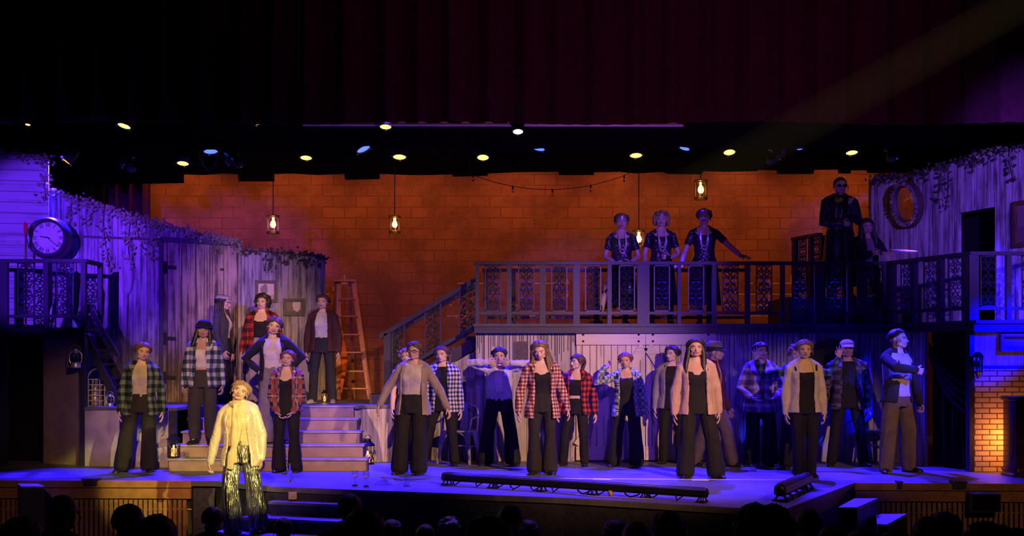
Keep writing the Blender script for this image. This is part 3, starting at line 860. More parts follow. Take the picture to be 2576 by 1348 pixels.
# balcony decks, beams and the wall underneath
g = Geo(); g.prism([(B0-.03, DB-.12, ZD-.04), (B1, DB-.12, ZD-.04), (R1[0]+.02, R1[1]-.12, ZD-.04), (R2[0], R2[1]-.12, ZD-.04), (R2[0], 18.6, ZD-.04), (B0-.03, 18.6, ZD-.04)], (0,0,.04))
struct('floor_balcony', g, BLACKPAINT)
g = Geo(); zb = 1.77
def beam(p, q, z0, z1, th=.06): g.prism([(p[0], p[1], z0), (q[0], q[1], z0), (q[0], q[1], z1), (p[0], p[1], z1)], (0, th, 0))
beam((B0-.02, DB-.1), (B1, DB-.1), zb, ZD-.04); beam((B1, DB-.1), (R1[0], R1[1]-.1), zb, ZD-.04)
struct('trim_3', g, RAILWOOD)
g = Geo(); g.box(B0, bx(1448), DB, DB+.05, 0, zb+.05); g.box(bx(1799), bx(2240), DB, DB+.05, 0, zb+.05)
g.box(bx(1448), bx(1799), DB+.02, DB+.05, 0, zb+.05)
wo = obj('wall_balcony', g, weathered('streaked_panel_wall', (.42,.39,.40), (.17,.145,.16), .20, .55, amount=.38), smooth=0); tag(wo, kind='structure')
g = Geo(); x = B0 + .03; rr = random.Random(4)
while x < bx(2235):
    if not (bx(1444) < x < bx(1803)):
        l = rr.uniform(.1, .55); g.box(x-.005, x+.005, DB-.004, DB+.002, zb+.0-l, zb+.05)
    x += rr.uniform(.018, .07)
obj('grooves', g, plain('groove_shade_drip_paint', (.05,.045,.05), .9), wo, smooth=0)  # dark strips paint groove shade together with drip streaks
# little dark window in that wall
w = empty('wall_hatch', (bx(1311), DB, P(0,884,DB).z)); tag(w, 'small dark square hatch in the balcony wall beside the barn doors', 'hatch')
g = Geo(); g.box(-.085,.085,-.012,.004,-.125,.125); obj('panel', g, FRAMEWOOD, w)
g = Geo()
for a in ((-.1,.1,.115,.14),(-.1,.1,-.14,-.115)): g.box(a[0],a[1],-.02,.004,a[2],a[3])
for a in (-.1,.085): g.box(a,a+.015,-.02,.004,-.115,.115)
obj('frame', g, BROWNWOOD, w)
# barn doors
def barn_door(px0, px1, mirror, label):
    c = bx((px0+px1)/2); hw = (bx(px1)-bx(px0))/2
    r = empty('barn_door', (c, DB, 0)); tag(r, label, 'door')
    zt = P(0, 831, DB).z; n = 4 if not mirror else 5
    g = Geo(); ws = np.linspace(-hw, hw, 6)
    for a, b in zip(ws, ws[1:]): g.box(a+.004, b-.004, -.03, -.0, .02, zt-.02)
    obj('planks', g, PALEPLANK, r)
    g = Geo(); g.box(-hw, hw, -.055, -.028, zt-.2, zt); obj('top_board', g, PALEPLANKH, r)
    g = Geo(); g.box(-hw, hw, -.055, -.028, .02, .21); obj('bottom_board', g, PALEPLANKH, r)
    g = Geo(); s = 1 if not mirror else -1
    A = V3((-hw*.95*s, -.045, .22)); B = V3((hw*.95*s, -.045, zt-.22)); g.bar(A, B, .03, .13, up=(0,0,1)); obj('brace', g, PALEPLANKH, r)
    for x in (-hw*.8, hw*.8):
        for z in (zt-.06, zt-.15):
            g = Geo(); g.ball((x, -.058, z), (.016,.008,.016), nu=8, nv=6); obj('bolt', g, BLACKMETAL, r)
    return r
barn_door(1449, 1623, False, 'pale plank barn door with a rising brace, the one beside the small hatch')
barn_door(1624, 1798, True, 'pale plank barn door with falling brace, behind the player in the fedora')
# ringed round tub hanging on the wall
r = empty('round_tub', (bx(2088), DB, P(0,935,DB).z)); tag(r, 'large round black ringed tub hung on the wall behind the capped man', 'tub')
g = Geo(); g.lathe([(.0,-.02),(.36,-.02),(.37,-.02),(.38,-.10),(.43,-.11),(.435,-.02),(.43,0.0)], 40, axis='y'); obj('rim', g, BLACKMETAL, r)
for R_ in (.34,.29,.24,.19):
    g = Geo(); th = np.linspace(0, 2*math.pi, 40); g.tube([(math.cos(t)*R_, -.03, math.sin(t)*R_) for t in th], .015, 6, cap=False); obj('ring', g, BLACKMETAL, r)

# stair from the balcony down to the platform
st = empty('balcony_stair', (0,0,0)); tag(st, 'blue-black stair with scrollwork handrail descending from the balcony to the platform', 'stairs')
ys = 17.0; sx = lambda px: (px-CX)*ys/F; S0 = P(1196, 703, ys); S1 = P(957, 846, ys)
slope = (S0.z-S1.z)/(S0.x-S1.x)
def srail(px0, px1, dz, w, h, y): return (V3((sx(px0), y, S0.z+slope*(sx(px0)-S0.x)+dz)), V3((sx(px1), y, S0.z+slope*(sx(px1)-S0.x)+dz)))
for y in (ys-.03, ys+.95):
    g = Geo(); a, b = srail(955, 1199, 0, 0, 0, y); g.bar(a, b, .08, .06); obj('handrail', g, RAILWOOD, st)
    g = Geo(); a, b = srail(972, 1197, -.66, 0, 0, y); g.bar(a, b, .05, .05); obj('lower_rail', g, RAILWOOD, st)
    g = Geo(); a, b = srail(972, 1197, -.90, 0, 0, y); g.bar(a, b, .05, .16); obj('stringer', g, RAILWOOD, st)
    g = Geo(); zt = S0.z+slope*(sx(975)-S0.x); g.box(sx(967), sx(984), y-.04, y+.04, PLAT, zt-.02); obj('newel_post', g, RAILWOOD, st)
for a, b in ((986,1019),(1069,1110),(1155,1196)):
    c = (a+b)/2; w = sx(b)-sx(a); g0 = scroll_panel(w, .63); V = np.concatenate(g0.v); V[:,2] += V[:,0]*slope; g1 = Geo(); g1.add(V, g0.f)
    obj('scroll_panel', g1, SCROLLM, st, loc=(sx(c), ys-.03, S0.z+slope*(sx(c)-S0.x)-.655), smooth=30)
nst = 7
for k in range(1, nst):
    z = PLAT + (ZD-PLAT)*k/nst; x = sx(978) + (B0 - sx(978))*k/nst
    g = Geo(); g.box(x, x+.27, ys, ys+.92, z-.03, z); obj('tread', g, BLACKPAINT, st)
    g = Geo(); g.box(x+.02, x+.04, ys, ys+.92, z-(ZD-PLAT)/nst, z-.03); obj('riser', g, BLACKPAINT, st)
# triangular grey wall below that stair
g = Geo(); yy = 16.7
tri = [P(1199,838,yy), P(1199,884,yy), P(1180,890,yy), P(1150,910,yy), P(1108,922,yy)]
g.prism([(B0-.01,yy,0),(sx(1085)*.985,yy,0),(P(1100,0,yy).x,yy,P(0,925,yy).z),(P(1150,0,yy).x,yy,P(0,908,yy).z),(P(1180,0,yy).x,yy,P(0,890,yy).z),(B0-.01,yy,P(0,886,yy).z)], (0,.05,0))
struct('wall_under_stair', g, GREYWOODFINE)

# ------------------------------------------------------------------ house-left balcony
LD = 15.85; lx = lambda px: (px-CX)*LD/F
LZ = P(0, 824, LD).z; LT = P(0, 652, LD).z
railing((lx(-70), LD), (lx(217), LD), LZ, LT, [(lx(-40)-lx(-70),.07),(lx(10)-lx(-70),.11),(lx(117)-lx(-70),.065),(lx(211)-lx(-70),.065)], [(lx(66)-lx(-70),.235),(lx(164)-lx(-70),.235)], 'balcony_railing', 'short railing with two scrollwork panels below the wall clock')
sr = empty('balcony_side_railing', (lx(214), LD, LZ))
tag(sr, 'plain side railing at the end of the clock balcony', 'railing')
g = Geo(); g.box(-.03,.03,.04,.55,LT-LZ-.05,LT-LZ); obj('top_rail', g, RAILWOOD, sr)
g = Geo(); g.box(-.03,.03,.55,.61,0,LT-LZ); obj('post', g, RAILWOOD, sr)
g = Geo(); g.box(lx(-70), lx(218), LD-.06, VL1.A[1]+.0, LZ-.04, LZ); struct('floor_balcony_left', g, BLACKPAINT)
g = Geo(); g.box(lx(-70), lx(218), LD-.08, LD-.02, LZ-.13, LZ-.0); g.box(lx(2), lx(19), LD-.06, LD+.04, 0, LZ-.13); g.box(lx(205), lx(217), LD-.06, LD+.06, 0, LZ-.13)
struct('trim_4', g, RAILWOOD)
g = Geo(); g.prism([(lx(83), LD+.35, 0), (lx(206), LD+.02, 0), (lx(206), LD+.02, LZ-.05), (lx(83), LD+.35, LZ-.05)], (0,.04,0))
struct('wall_under_balcony', g, TAN)
g = Geo(); g.box(lx(-90), lx(90), LD+.7, LD+.74, 0, LZ-.05); struct('wall_recess', g, BLACKCLOTH)
# ship's ladder from that balcony
lt = empty('ship_ladder', (0,0,0)); tag(lt, 'steep dark ladder stair leaning from the clock balcony down to the platform', 'stairs')
yl = 16.05; LP = lambda px, py, dy=0: V3(P(px, py, yl+dy)) + V3((0,0,0))
for dy in (0, .5):
    g = Geo(); g.bar(V3(P(214,846,yl))+V3((0,dy,0)), V3((P(302,0,yl).x, yl+dy, PLAT+.0)), .045, .09, up=(1,0,0)); obj('stringer', g, RAILWOOD, lt)
for k in range(4):
    t = .2 + .2*k; p = V3(P(214,846,yl))*(1-t) + V3((P(302,0,yl).x, yl, PLAT))*t
    g = Geo(); g.box(p[0]-.10, p[0]+.06, yl-.02, yl+.52, p[2]-.015, p[2]+.015); obj('tread', g, RAILWOOD, lt)
g = Geo(); g.bar(P(221,766,yl), P(296,894,yl), .045, .05, up=(1,0,0)); obj('handrail', g, RAILWOOD, lt)
g = Geo(); g.bar(P(281,878,yl), P(246,906,yl), .04, .05, up=(1,0,0)); obj('baluster', g, RAILWOOD, lt)
g = Geo(); g.bar(P(224,775,yl), P(204,812,yl), .04, .05, up=(1,0,0)); obj('baluster', g, RAILWOOD, lt)

# big wall clock with roman numerals
CLK = P(124, 599, 16.6); CR = .292
ck = empty('wall_clock', CLK); tag(ck, 'large round wall clock with roman numerals and dark rim above the balcony', 'clock')
g = Geo(); g.lathe([(CR-.075,-.055),(CR-.06,-.10),(CR-.03,-.11),(CR-.005,-.08),(CR,-.02),(CR,.10),(CR-.08,.10)], 56, axis='y')
obj('rim', g, plain('blue_black_clock_rim', (.045,.04,.07), .35, .1, .2), ck)
g = Geo(); g.lathe([(0.001,-.05),(CR-.07,-.05),(CR-.07,-.04),(0.001,-.04)], 56, axis='y'); obj('dial', g, plain('aged_dial', (.62,.58,.58), .5, 0, .12, 6), ck)
INK = plain('dial_ink', (.03,.025,.035), .7, 0, .1)
ROM = ['XII','I','II','III','IIII','V','VI','VII','VIII','IX','X','XI']
for k, s in enumerate(ROM):
    a = k*math.pi/6; g = Geo(); wd = {'I':.016,'V':.034,'X':.036}
    tw = sum(wd[c] for c in s); x = -tw/2; h = .056
    c, sn = math.cos(a), math.sin(a)
    def tr(u, w): rad = CR-.108+w; return (sn*rad + c*u, -.0525, c*rad - sn*u)
    for ch in s:
        w_ = wd[ch]; m_ = x + w_/2
        segs = {'I':[((m_,-h/2),(m_,h/2),.008)], 'V':[((x+.004,h/2),(m_,-h/2),.008),((x+w_-.004,h/2),(m_,-h/2),.004)], 'X':[((x+.004,h/2),(x+w_-.004,-h/2),.008),((x+w_-.004,h/2),(x+.004,-h/2),.004)]}[ch]
        for A, B, tk in segs: g.bar(tr(*A), tr(*B), tk, .004, up=(0,1,0))
        x += w_
    obj('numeral', g, INK, ck, smooth=0)
g = Geo()
for k in range(60):
    a = k*math.pi/30; g.bar((math.sin(a)*(CR-.152), -.052, math.cos(a)*(CR-.152)), (math.sin(a)*(CR-.146), -.052, math.cos(a)*(CR-.146)), .003, .003, up=(0,1,0))
obj('minute_track', g, INK, ck, smooth=0)
for nm, a, l, w_ in (('minute_hand', math.radians(131), .19, .009), ('hour_hand', math.radians(281), .105, .014)):
    g = Geo(); s = V3((math.sin(a), 0, math.cos(a))); g.bar(-s*.03+V3((0,-.058,0)), s*l+V3((0,-.058,0)), w_, .004, up=(0,1,0)); obj(nm, g, INK, ck)

# ------------------------------------------------------------------ house-right corner wall, curtain bay, fireplace
RZ = 14.95
g = Geo(); a, b = VR.at(2236, 0), VR.at(2326, 0); g.prism([loc(VR,a), loc(VR,b), loc(VR,VR.at(2326,zb+.05)), loc(VR,VR.at(2236,zb+.05))], (0,.05,0))
o = obj('wall_curtain_side', g, GREYWOOD); frame_on(VR, o); tag(o, kind='structure')
g = Geo(); x0, x1 = loc(VR, VR.at(2322,0))[0], loc(VR, VR.at(2441,0))[0]+.05
nx = 44; xs = np.linspace(x0, x1, nx); A = []
for t in np.linspace(0, 1, 14):
    zz = zb + .02 - t*(zb - .01)
    A.append(np.stack([xs, .12 + .035*np.sin(xs*34 + 1.2*math.sin(t*3)) + .01*np.sin(xs*70), np.full(nx, zz)], 1))
g.sheet(np.array(A), (0,.012,0))
cu = frame_on(VR, empty('stage_curtain')); tag(cu, 'black curtain with a swagged fold filling the bay under the slanting railing', 'curtain')
obj('drape', g, BLACKCLOTH, cu, smooth=70)
for k in range(4):
    g = Geo(); pts = [(x0+.05+(x1-x0-.08)*t, .055, 1.62-.05*k - (.62+.07*k)*(1-(1-t)**2.2)*.9 if t < .999 else 1.0-.1*k) for t in np.linspace(0, 1, 10)]
    g.tube(pts, [.012+.012*math.sin(math.pi*i/9) for i in range(10)], 8); obj('swag_fold', g, BLACKCLOTH, cu)
g = Geo(); rx = lambda px: (px-CX)*RZ/F
g.box(rx(2438), rx(2450), RZ-.02, RZ+.12, 0, zb+.05); g.box(rx(2443), rx(2720), RZ-.09, RZ-.03, zb-.02, ZD-.04)
struct('trim_5', g, RAILWOOD)
PZ = P(0, 928, RZ).z
CORNERW = weathered('corner_panel_boards', (.50,.46,.48), (.22,.19,.21), .075, .9, amount=.3)
g = Geo(); g.box(rx(2449), rx(2720), RZ, RZ+.06, PZ, zb+.02); struct('wall_corner', g, CORNERW)
g = Geo(); g.box(rx(2449), rx(2720), RZ-.012, RZ+.05, 0, PZ); struct('wall_fireplace', g, blockwall('white_washed_brick', .187, .0668, (.56,.46,.40), (.44,.35,.30), (.08,.05,.04), .0075, patch=False))

# upper flat with doorway, mirror and frame, receding
VU = VP(2190, 18.55, 2576, 15.75)
uz = lambda px, py: VU.pt(px, py)
W = [VU.pt(2190,458), VU.at(2190,ZD), VU.at(2412,ZD), VU.pt(2412,536), VU.pt(2503,520), VU.at(2503,ZD), VU.at(2640,ZD), VU.pt(2640,350), VU.pt(2576,366), VU.pt(2400,408), VU.pt(2300,436)]
uf = vbuild('scenery_flat', VU, W, GREYWOOD, .05, None, 'tall violet-lit board flat with a dark doorway and an oval mirror', 'scenery')
g = Geo(); a = loc(VU, VU.at(2405,0)); b = loc(VU, VU.at(2510,0)); g.box(a[0]-.9, b[0]+.1, .40, .43, ZD, 3.9); o = obj('black_cloth', g, BLACKCLOTH, smooth=0); frame_on(VU, o); tag(o, 'added black backing cloth that darkens the upper doorway', 'curtain')  # added sheet hides the lit wall so the doorway reads dark
# return flat at the far end
VT = VP(2184, 18.75, 2252, 18.85)
W = [VT.pt(2189,452), VT.at(2189,ZD), VT.at(2252,ZD), VT.pt(2252,440)]
vbuild('scenery_flat', VT, W, weathered('brown_streaked_flat', (.33,.26,.22), (.10,.08,.07), .12), .05, None, 'narrow brown scenery flat behind the seated girl, draped with ivy', 'scenery')
# oval mirror with mosaic frame
mc = VU.pt(2292, 515); mr = frame_on(VU, empty('oval_mirror')); tag(mr, 'oval mirror in a chunky mosaic frame hanging on the board flat', 'mirror')
l = loc(VU, mc); hw = abs(loc(VU, VU.pt(2326,515))[0]-loc(VU, VU.pt(2258,515))[0])/2; hh = (P(0,456,17.7).z-P(0,575,17.7).z)/2
def ell(k, y, n=48, s=1): return [l + V3((math.cos(t)*hw*k, y-.075-math.sin(t)*hh*k*.17, math.sin(t)*hh*(k*1.0))) for t in np.arange(n)*2*math.pi/n]
g = Geo(); g.loft([ell(.70,-.03), ell(.74,-.065), ell(.86,-.08), ell(.97,-.06), ell(1.0,-.01), ell(1.0,.06)], caps=False); obj('frame', g, FRAMEWOOD, mr)
m_, nt, b_ = mat_base('mirror_silver'); b_.inputs['Base Color'].default_value = (.8,.78,.76,1); b_.inputs['Metallic'].default_value = 1
L(nt, ramp(nt, noise(nt, coords(nt), 9, 2), [(.4,(.02,)*3),(.8,(.08,)*3)]), b_.inputs['Roughness'])
g = Geo(); g.loft([ell(.72,-.03), ell(.72,-.02)]); obj('glass', g, m_, mr)
g = Geo(); r_ = random.Random(2)
for k in range(30):
    t = 2*math.pi*k/30; c = l + V3((math.cos(t)*hw*.86, -.16-math.sin(t)*hh*.86*.17, math.sin(t)*hh*.86)); tg = nrm(V3((-math.sin(t)*hw, 0, math.cos(t)*hh))); rd = nrm(V3((math.cos(t)*hh, 0, math.sin(t)*hw)))
    s = r_.uniform(.7,1.1); q = [c+tg*.028*s+rd*.03, c+tg*.028*s-rd*.03, c-tg*.028*s-rd*.03, c-tg*.028*s+rd*.03]
    g.prism([p + V3((0, r_.uniform(-.012,.012), 0)) for p in q], (0,.02,0))
obj('mosaic_tiles', g, plain('glossy_mosaic', (.35,.30,.28), .15, .6, .5, 20), mr, smooth=0)
# framed picture at the frame edge and one over the fireplace
picture(VU, 2553, 2625, 508, 616, BROWNWOOD, art_mat('painting_dusk', (.20,.13,.14), (.12,.08,.09), (.28,.2,.22), (.1,.05), .12), 'framed_picture', 'wooden framed picture beside the upper doorway', .05, .05)
VC = VP(2450, RZ, 2576, RZ)
pp = picture(VC, 2512, 2640, 840, 884, plain('worn_gilt_frame', (.22,.15,.08), .5, .2, .3), art_mat('painting_sea', (.5,.5,.55), (.4,.4,.42), (.75,.75,.8), (-.25,-.06), .05), 'framed_picture', 'framed picture on the wall over the brick fireplace', .09, .035)
# carriage lamp on the corner post
r = empty('carriage_lamp', P(2460, 915, RZ-.14)); tag(r, 'unlit carriage lamp fixed to the post beside the bricks', 'lamp')
g = Geo(); g.lathe([(.0,.15),(.03,.145),(.075,.1),(.085,.085),(.05,.08)], 6); obj('hood', g, BLACKMETAL, r)
g = Geo(); g.lathe([(.055,.08),(.045,-.09)], 6); obj('lamp_glass', g, glass('lamp_glass', (.8,.8,.9), .1), r)
g = Geo(); g.lathe([(.06,-.09),(.06,-.105),(.03,-.13),(.015,-.18),(.0,-.19)], 6)
for k in range(6):
    t = k*math.pi/3; g.bar((math.cos(t)*.062, math.sin(t)*.062, .085), (math.cos(t)*.052, math.sin(t)*.052, -.095), .01, .01)
g.box(-.04, .04, .05, .14, -.04, .04)
obj('cage', g, BLACKMETAL, r)
# dark wood cabinet in front of the fireplace
cb = empty('radio_cabinet', (rx(2575), 14.45, 0)); tag(cb, 'tall dark glossy wooden cabinet in front of the brick fireplace', 'cabinet')
CABW = plain('polished_dark_wood', (.075,.028,.015), .22, 0, .35, 6, .05)
hw = .40; H = P(0, 996, 14.45).z
def rrect(w, d, z, r=.06):
    pts = []
    for cx_, cy_, a0_ in ((w-r,d-r,0),(-w+r,d-r,90),(-w+r,-d+r,180),(w-r,-d+r,270)):
        for k in range(5): a = math.radians(a0_+k*22.5); pts.append((cx_+math.cos(a)*r, cy_+math.sin(a)*r, z))
    return pts
g = Geo(); g.loft([rrect(hw,.2,.10), rrect(hw,.2,H-.05)]); obj('body', g, CABW, cb)
g = Geo(); g.loft([rrect(hw+.02,.22,0), rrect(hw+.02,.22,.03), rrect(hw+.01,.21,.04), rrect(hw+.01,.21,.06), rrect(hw+.02,.22,.07), rrect(hw+.015,.215,.10)]); obj('plinth', g, CABW, cb)
g = Geo(); g.loft([rrect(hw+.015,.215,H-.05), rrect(hw+.025,.225,H-.035), rrect(hw+.025,.225,H-.01), rrect(hw+.01,.21,H)]); obj('cabinet_top', g, CABW, cb)
g = Geo()
for x in (-.17, -.12, .0, .12, .17): g.tube([(x,-.2,.13),(x,-.2,H-.08)], .012, 6)
obj('fluting', g, CABW, cb)
g = Geo(); g.lathe([(0,0),(.03,0),(.035,.01),(.006,.02),(.006,.07),(.03,.09),(.036,.14),(.033,.14),(.027,.095),(0,.08)], 16)
o = obj('goblet', g, GLASS, loc=(rx(2553), 14.45, H)); tag(o, 'small glass goblet on top of the dark cabinet', 'glass')
glow('hearth_glow', (rx(2522), 14.72, .42), (1.0, .28, .04), 16, .08)
# ------------------------------------------------------------------ props
# A-frame step ladder at the back wall
LA = 20.9; ax = lambda px: (px-CX)*LA/F
zt = P(0,706,LA).z
la = empty('step_ladder', (0,0,0)); tag(la, 'tall wooden A-frame step ladder standing before the block wall', 'ladder')
LADW = plain('orange_lit_ladder_wood', (.60,.29,.14), .6, 0, .2, 12, .15)
x_l0, x_l1 = ax(853), ax(889); xb0, xb1 = ax(866)-.14, ax(945)+.12
def rail_x(t): return x_l0+(xb0+.12-x_l0)*t, x_l1+(xb1-x_l1)*t
for s in (0, 1):
    g = Geo(); xt = (x_l0, x_l1)[s]; xbm = (ax(862), ax(955))[s]
    g.bar((xt, LA, zt), (xbm, LA-.55, 0.0), .028, .08, up=(1,0,0)); obj('side_rail', g, LADW, la)
    g = Geo(); g.bar((xt-.07, LA+.05, zt-.02), ((ax(818), ax(880))[s], LA+.75, 0.0), .028, .055, up=(1,0,0)); obj('back_leg', g, LADW, la)
for py in (752,795,840,884,930,972,1010,1050):
    t = (py-706)/(1100-706.); z = zt*(1-t)
    a = x_l0 + (ax(862)-x_l0)*t; b = x_l1 + (ax(955)-x_l1)*t
    g = Geo(); g.box(a+.01, b-.01, LA-.55*t-.06, LA-.55*t+.06, z-.012, z+.012); obj('step', g, LADW, la)
g = Geo(); g.box(x_l0-.09, x_l1+.03, LA-.08, LA+.1, zt-.02, zt+.02); obj('top_cap', g, LADW, la)
g = Geo(); g.tube([(x_l0+.02,LA+.1,1.9),(x_l0+.06,LA+.2,1.4),(x_l0-.03,LA+.1,.9),(x_l0-.1,LA+.02,.4)], [(.03,.03),(.07,.04),(.08,.05),(.05,.05)], 8)
tag(obj('orange_cloth', g, cloth('orange_cloth', (.8,.18,.03))), 'orange cloth hanging on the step ladder', 'cloth')

# caged hanging lanterns
BULB = emit('hot_bulb', (1.0, .62, .10), 16)
CAGEM = plain('lantern_cage_metal', (.16,.09,.03), .4, .8, .3)
def caged(px, py, d, hpx, label):
    c = P(px, py, d); h = hpx*d/F; w = h*.34
    r = empty('caged_lantern', c); tag(r, label, 'lantern', 'hanging caged lanterns')
    g = Geo(); g.tube([(0,0,h*.55),(0,0,4.9-c.z)], .008, 6); obj('cord', g, BLACKMETAL, r)
    g = Geo()
    for z in (-h*.5, -h*.42, h*.42, h*.5):
        th = np.linspace(0, 2*math.pi, 17); g.tube([(math.cos(t)*w, math.sin(t)*w, z) for t in th], .008, 6, cap=False)
    for k in range(8):
        t = k*math.pi/4; g.bar((math.cos(t)*w, math.sin(t)*w, -h*.5), (math.cos(t)*w, math.sin(t)*w, h*.5), .009, .009)
    obj('cage', g, CAGEM, r)
    g = Geo(); g.lathe([(0,h*.56),(.03,h*.56),(w*.9,h*.5),(w*.9,h*.48),(0,h*.48)], 16); obj('cap', g, CAGEM, r)
    g = Geo(); g.lathe([(w*.8,-h*.42),(w*.8,h*.42)], 20); 
    g = Geo(); g.lathe([(0,-h*.18),(w*.3,-h*.15),(w*.48,-h*.02),(w*.40,h*.12),(w*.2,h*.25),(w*.2,h*.4),(0,h*.42)], 14); obj('bulb', g, BULB, r)
    glow('lantern_glow', c + Vector((0, 0, -h*.05)), (1.0,.55,.12), 5, .05)
    return r
caged(687, 565, 19.2, 44, 'lit caged lantern hanging over the two framed pictures')
caged(993, 565, 19.2, 41, 'lit caged lantern hanging above the balcony stair, alone on the bare wall')
caged(1607, 602, 19.2, 44, 'lit caged lantern hanging between the women on the balcony')
caged(1763, 478, 19.2, 47, 'highest lit caged lantern, above the woman leaning on the railing')

# string lights sagging across the wall
g = Geo(); pts = []
for t in np.linspace(0, 1, 20): pts.append(P(1182+t*400, 437 + 42*4*t*(1-t)*.95 , 20.2))
sl = empty('string_lights', (0,0,0)); tag(sl, 'unlit string of small bulbs sagging across the block wall', 'string lights')
g.tube([*pts], .006, 5); obj('wire', g, BLACKMETAL, sl)
for t in (0.02, .27, .52, .76, .97):
    p = P(1182+t*400, 437 + 42*4*t*(1-t)*.95, 20.2); g = Geo(); g.tube([p, p-Vector((0,0,.04))], .014, 8); obj('socket', g, BLACKMETAL, sl)
    g = Geo(); g.ball(p-Vector((0,0,.075)), (.022,.022,.035), nu=10, nv=6); obj('bulb', g, GLASS, sl)
for z0 in (0, 1):
    p = pts[0] if z0 == 0 else pts[-1]
    g = Geo(); g.tube([p, (p.x, 19.2, 4.9)], .004, 5); obj('tie', g, BLACKMETAL, sl)

# black lanterns with candles
CANDLE = emit('lit_candle_wax', (1.0,.33,.07), 1.3, (.8,.6,.4)); FLAME = emit('candle_flame', (1.0,.55,.15), 8)
def candle_lantern(p, h, label, s=1.0):
    r = empty('candle_lantern', p); tag(r, label, 'lantern', 'black candle lanterns'); w = h*.24
    g = Geo(); g.lathe([(0,0),(w,0),(w,h*.04),(w*.9,h*.06),(0,h*.06)], 6); obj('base', g, BLACKMETAL, r)
    g = Geo(); g.lathe([(w*1.08,h*.66),(w*1.1,h*.70),(w*.5,h*.84),(w*.45,h*.92),(0,h*.94)], 6); obj('roof', g, BLACKMETAL, r)
    g = Geo(); th = np.linspace(0, math.pi, 12); g.tube([(math.cos(t)*w*.5, 0, h*.93+math.sin(t)*w*.5) for t in th], h*.012, 6); obj('ring_handle', g, BLACKMETAL, r)
    g = Geo()
    for k in range(6):
        t0, t1 = k*math.pi/3, (k+1)*math.pi/3
        a0_, a1_ = (math.cos(t0)*w*.95, math.sin(t0)*w*.95), (math.cos(t1)*w*.95, math.sin(t1)*w*.95)
        g.bar((*a0_, h*.05), (*a0_, h*.68), h*.022, h*.022)
        g.bar((*a0_, h*.08), (*a1_, h*.5), h*.014, h*.014); g.bar((*a1_, h*.08), (*a0_, h*.5), h*.014, h*.014)
    obj('lattice', g, BLACKMETAL, r)
    g = Geo(); g.lathe([(0,h*.06),(w*.42,h*.06),(w*.42,h*.34),(w*.3,h*.36),(0,h*.34)], 14); obj('candle', g, CANDLE, r)
    g = Geo(); g.ball((0,0,h*.42), (w*.13,w*.13,h*.06), nu=8, nv=6); obj('flame', g, FLAME, r)
    glow('candle_glow', Vector(p)+Vector((0,-w*.0,h*.46)), (1.0,.5,.15), .5, .02)
candle_lantern(Vector(((437-CX)*15.22/F, 15.22, RIS)), .34, 'black candle lantern with lattice sides on the lowest stair tread')
candle_lantern(G(925,1167), .37, 'black candle lantern on the floor at the end of the staircase')
candle_lantern(Vector(((817-CX)*17.45/F, 17.45, PLAT)), .20, 'small candle lantern on the platform behind the woman in the maroon jacket')

def tumbler(p, label, h=.10, r=.04):
    g = Geo(); g.lathe([(0,0),(r*.85,0),(r,h),(r*.93,h),(r*.78,h*.12),(0,h*.1)], 16)
    tag(obj('glass_tumbler', g, GLASS, loc=p), label, 'glass')
tumbler(Vector(((468-CX)*15.2/F, 15.2, RIS)), 'clear glass tumbler beside the candle lantern on the stair')
tumbler(G(1896,1185), 'clear glass tumbler on the stage near the purple plaid player')
tumbler(G(1022,1222), 'clear glass tumbler near the apron edge beside the long light bar', .11)
def wineglass(p, label, h=.17):
    g = Geo(); g.lathe([(0,0),(.035,0),(.034,.006),(.005,.012),(.004,h*.5),(.02,h*.56),(.036,h*.75),(.031,h),(.028,h),(.033,h*.75),(.018,h*.58),(0,h*.56)], 16)
    tag(obj('wine_glass', g, GLASS, loc=p), label, 'glass', 'wine glasses')
wineglass(G(893,1221), 'stemmed wine glass at the apron edge, nearer the front steps'); wineglass(G(921,1223), 'stemmed wine glass at the apron edge, second from the front steps')
g = Geo(); g.lathe([(0,0),(.03,0),(.032,.01),(.032,.10),(.026,.125),(.011,.145),(.010,.20),(.0125,.2),(.0125,.21),(0,.21)], 18)
tag(obj('glass_bottle', g, GLASS, loc=G(729,1211)), 'small clear glass bottle standing at the front of the stage', 'bottle')
# bits of cloth and tape on the stage
g = Geo(); A = []
c = G(972,1218)
for i in range(8):
    A.append([(c.x-.14+.04*j, c.y-.08+.03*i, .004+.05*max(0, 1-((i-3.5)/3.5)**2)*max(0, 1-((j-3.5)/3.5)**2)*(1+.5*math.sin(i*2+j*1.3))) for j in range(8)])
g.sheet(np.array(A), (0,0,-.004)); tag(obj('crumpled_cloth', g, cloth('pale_cloth', (.35,.34,.42))), 'crumpled pale cloth on the floor beside the wine glasses', 'cloth')
TAPE = plain('pale_pink_tape', (.62,.52,.50), .6, 0, .12, 8)
g = Geo(); a, b = G(1300,1203), G(2042,1208); k = nrm(V3(b-a)); s = V3((-k[1],k[0],0))*.028
g.prism([V3(a)-s+V3((0,0,.001)), V3(b)-s+V3((0,0,.001)), V3(b)+s+V3((0,0,.001)), V3(a)+s+V3((0,0,.001))], (0,0,.003)); tag(obj('floor_tape', g, TAPE, smooth=0), 'long pale tape line across the apron behind the light bars', 'tape')
for px0, px1, py, lab in ((1490,1537,1206,'torn white paper sheet on the tape line before the checked-shirt woman'), (1738,1782,1208,'small white paper strip on the tape line by the long-haired woman')):
    g = Geo(); a, b = G(px0,py), G(px1,py+1); g.prism([(a.x,a.y-.05,.005),(b.x,b.y-.04,.005),(b.x-.02,b.y+.06,.005),(a.x+.02,a.y+.05,.005)], (0,0,.004)); tag(obj('paper_sheet', g, plain('white_paper', (.8,.78,.78), .7, 0, .05)), lab, 'paper')
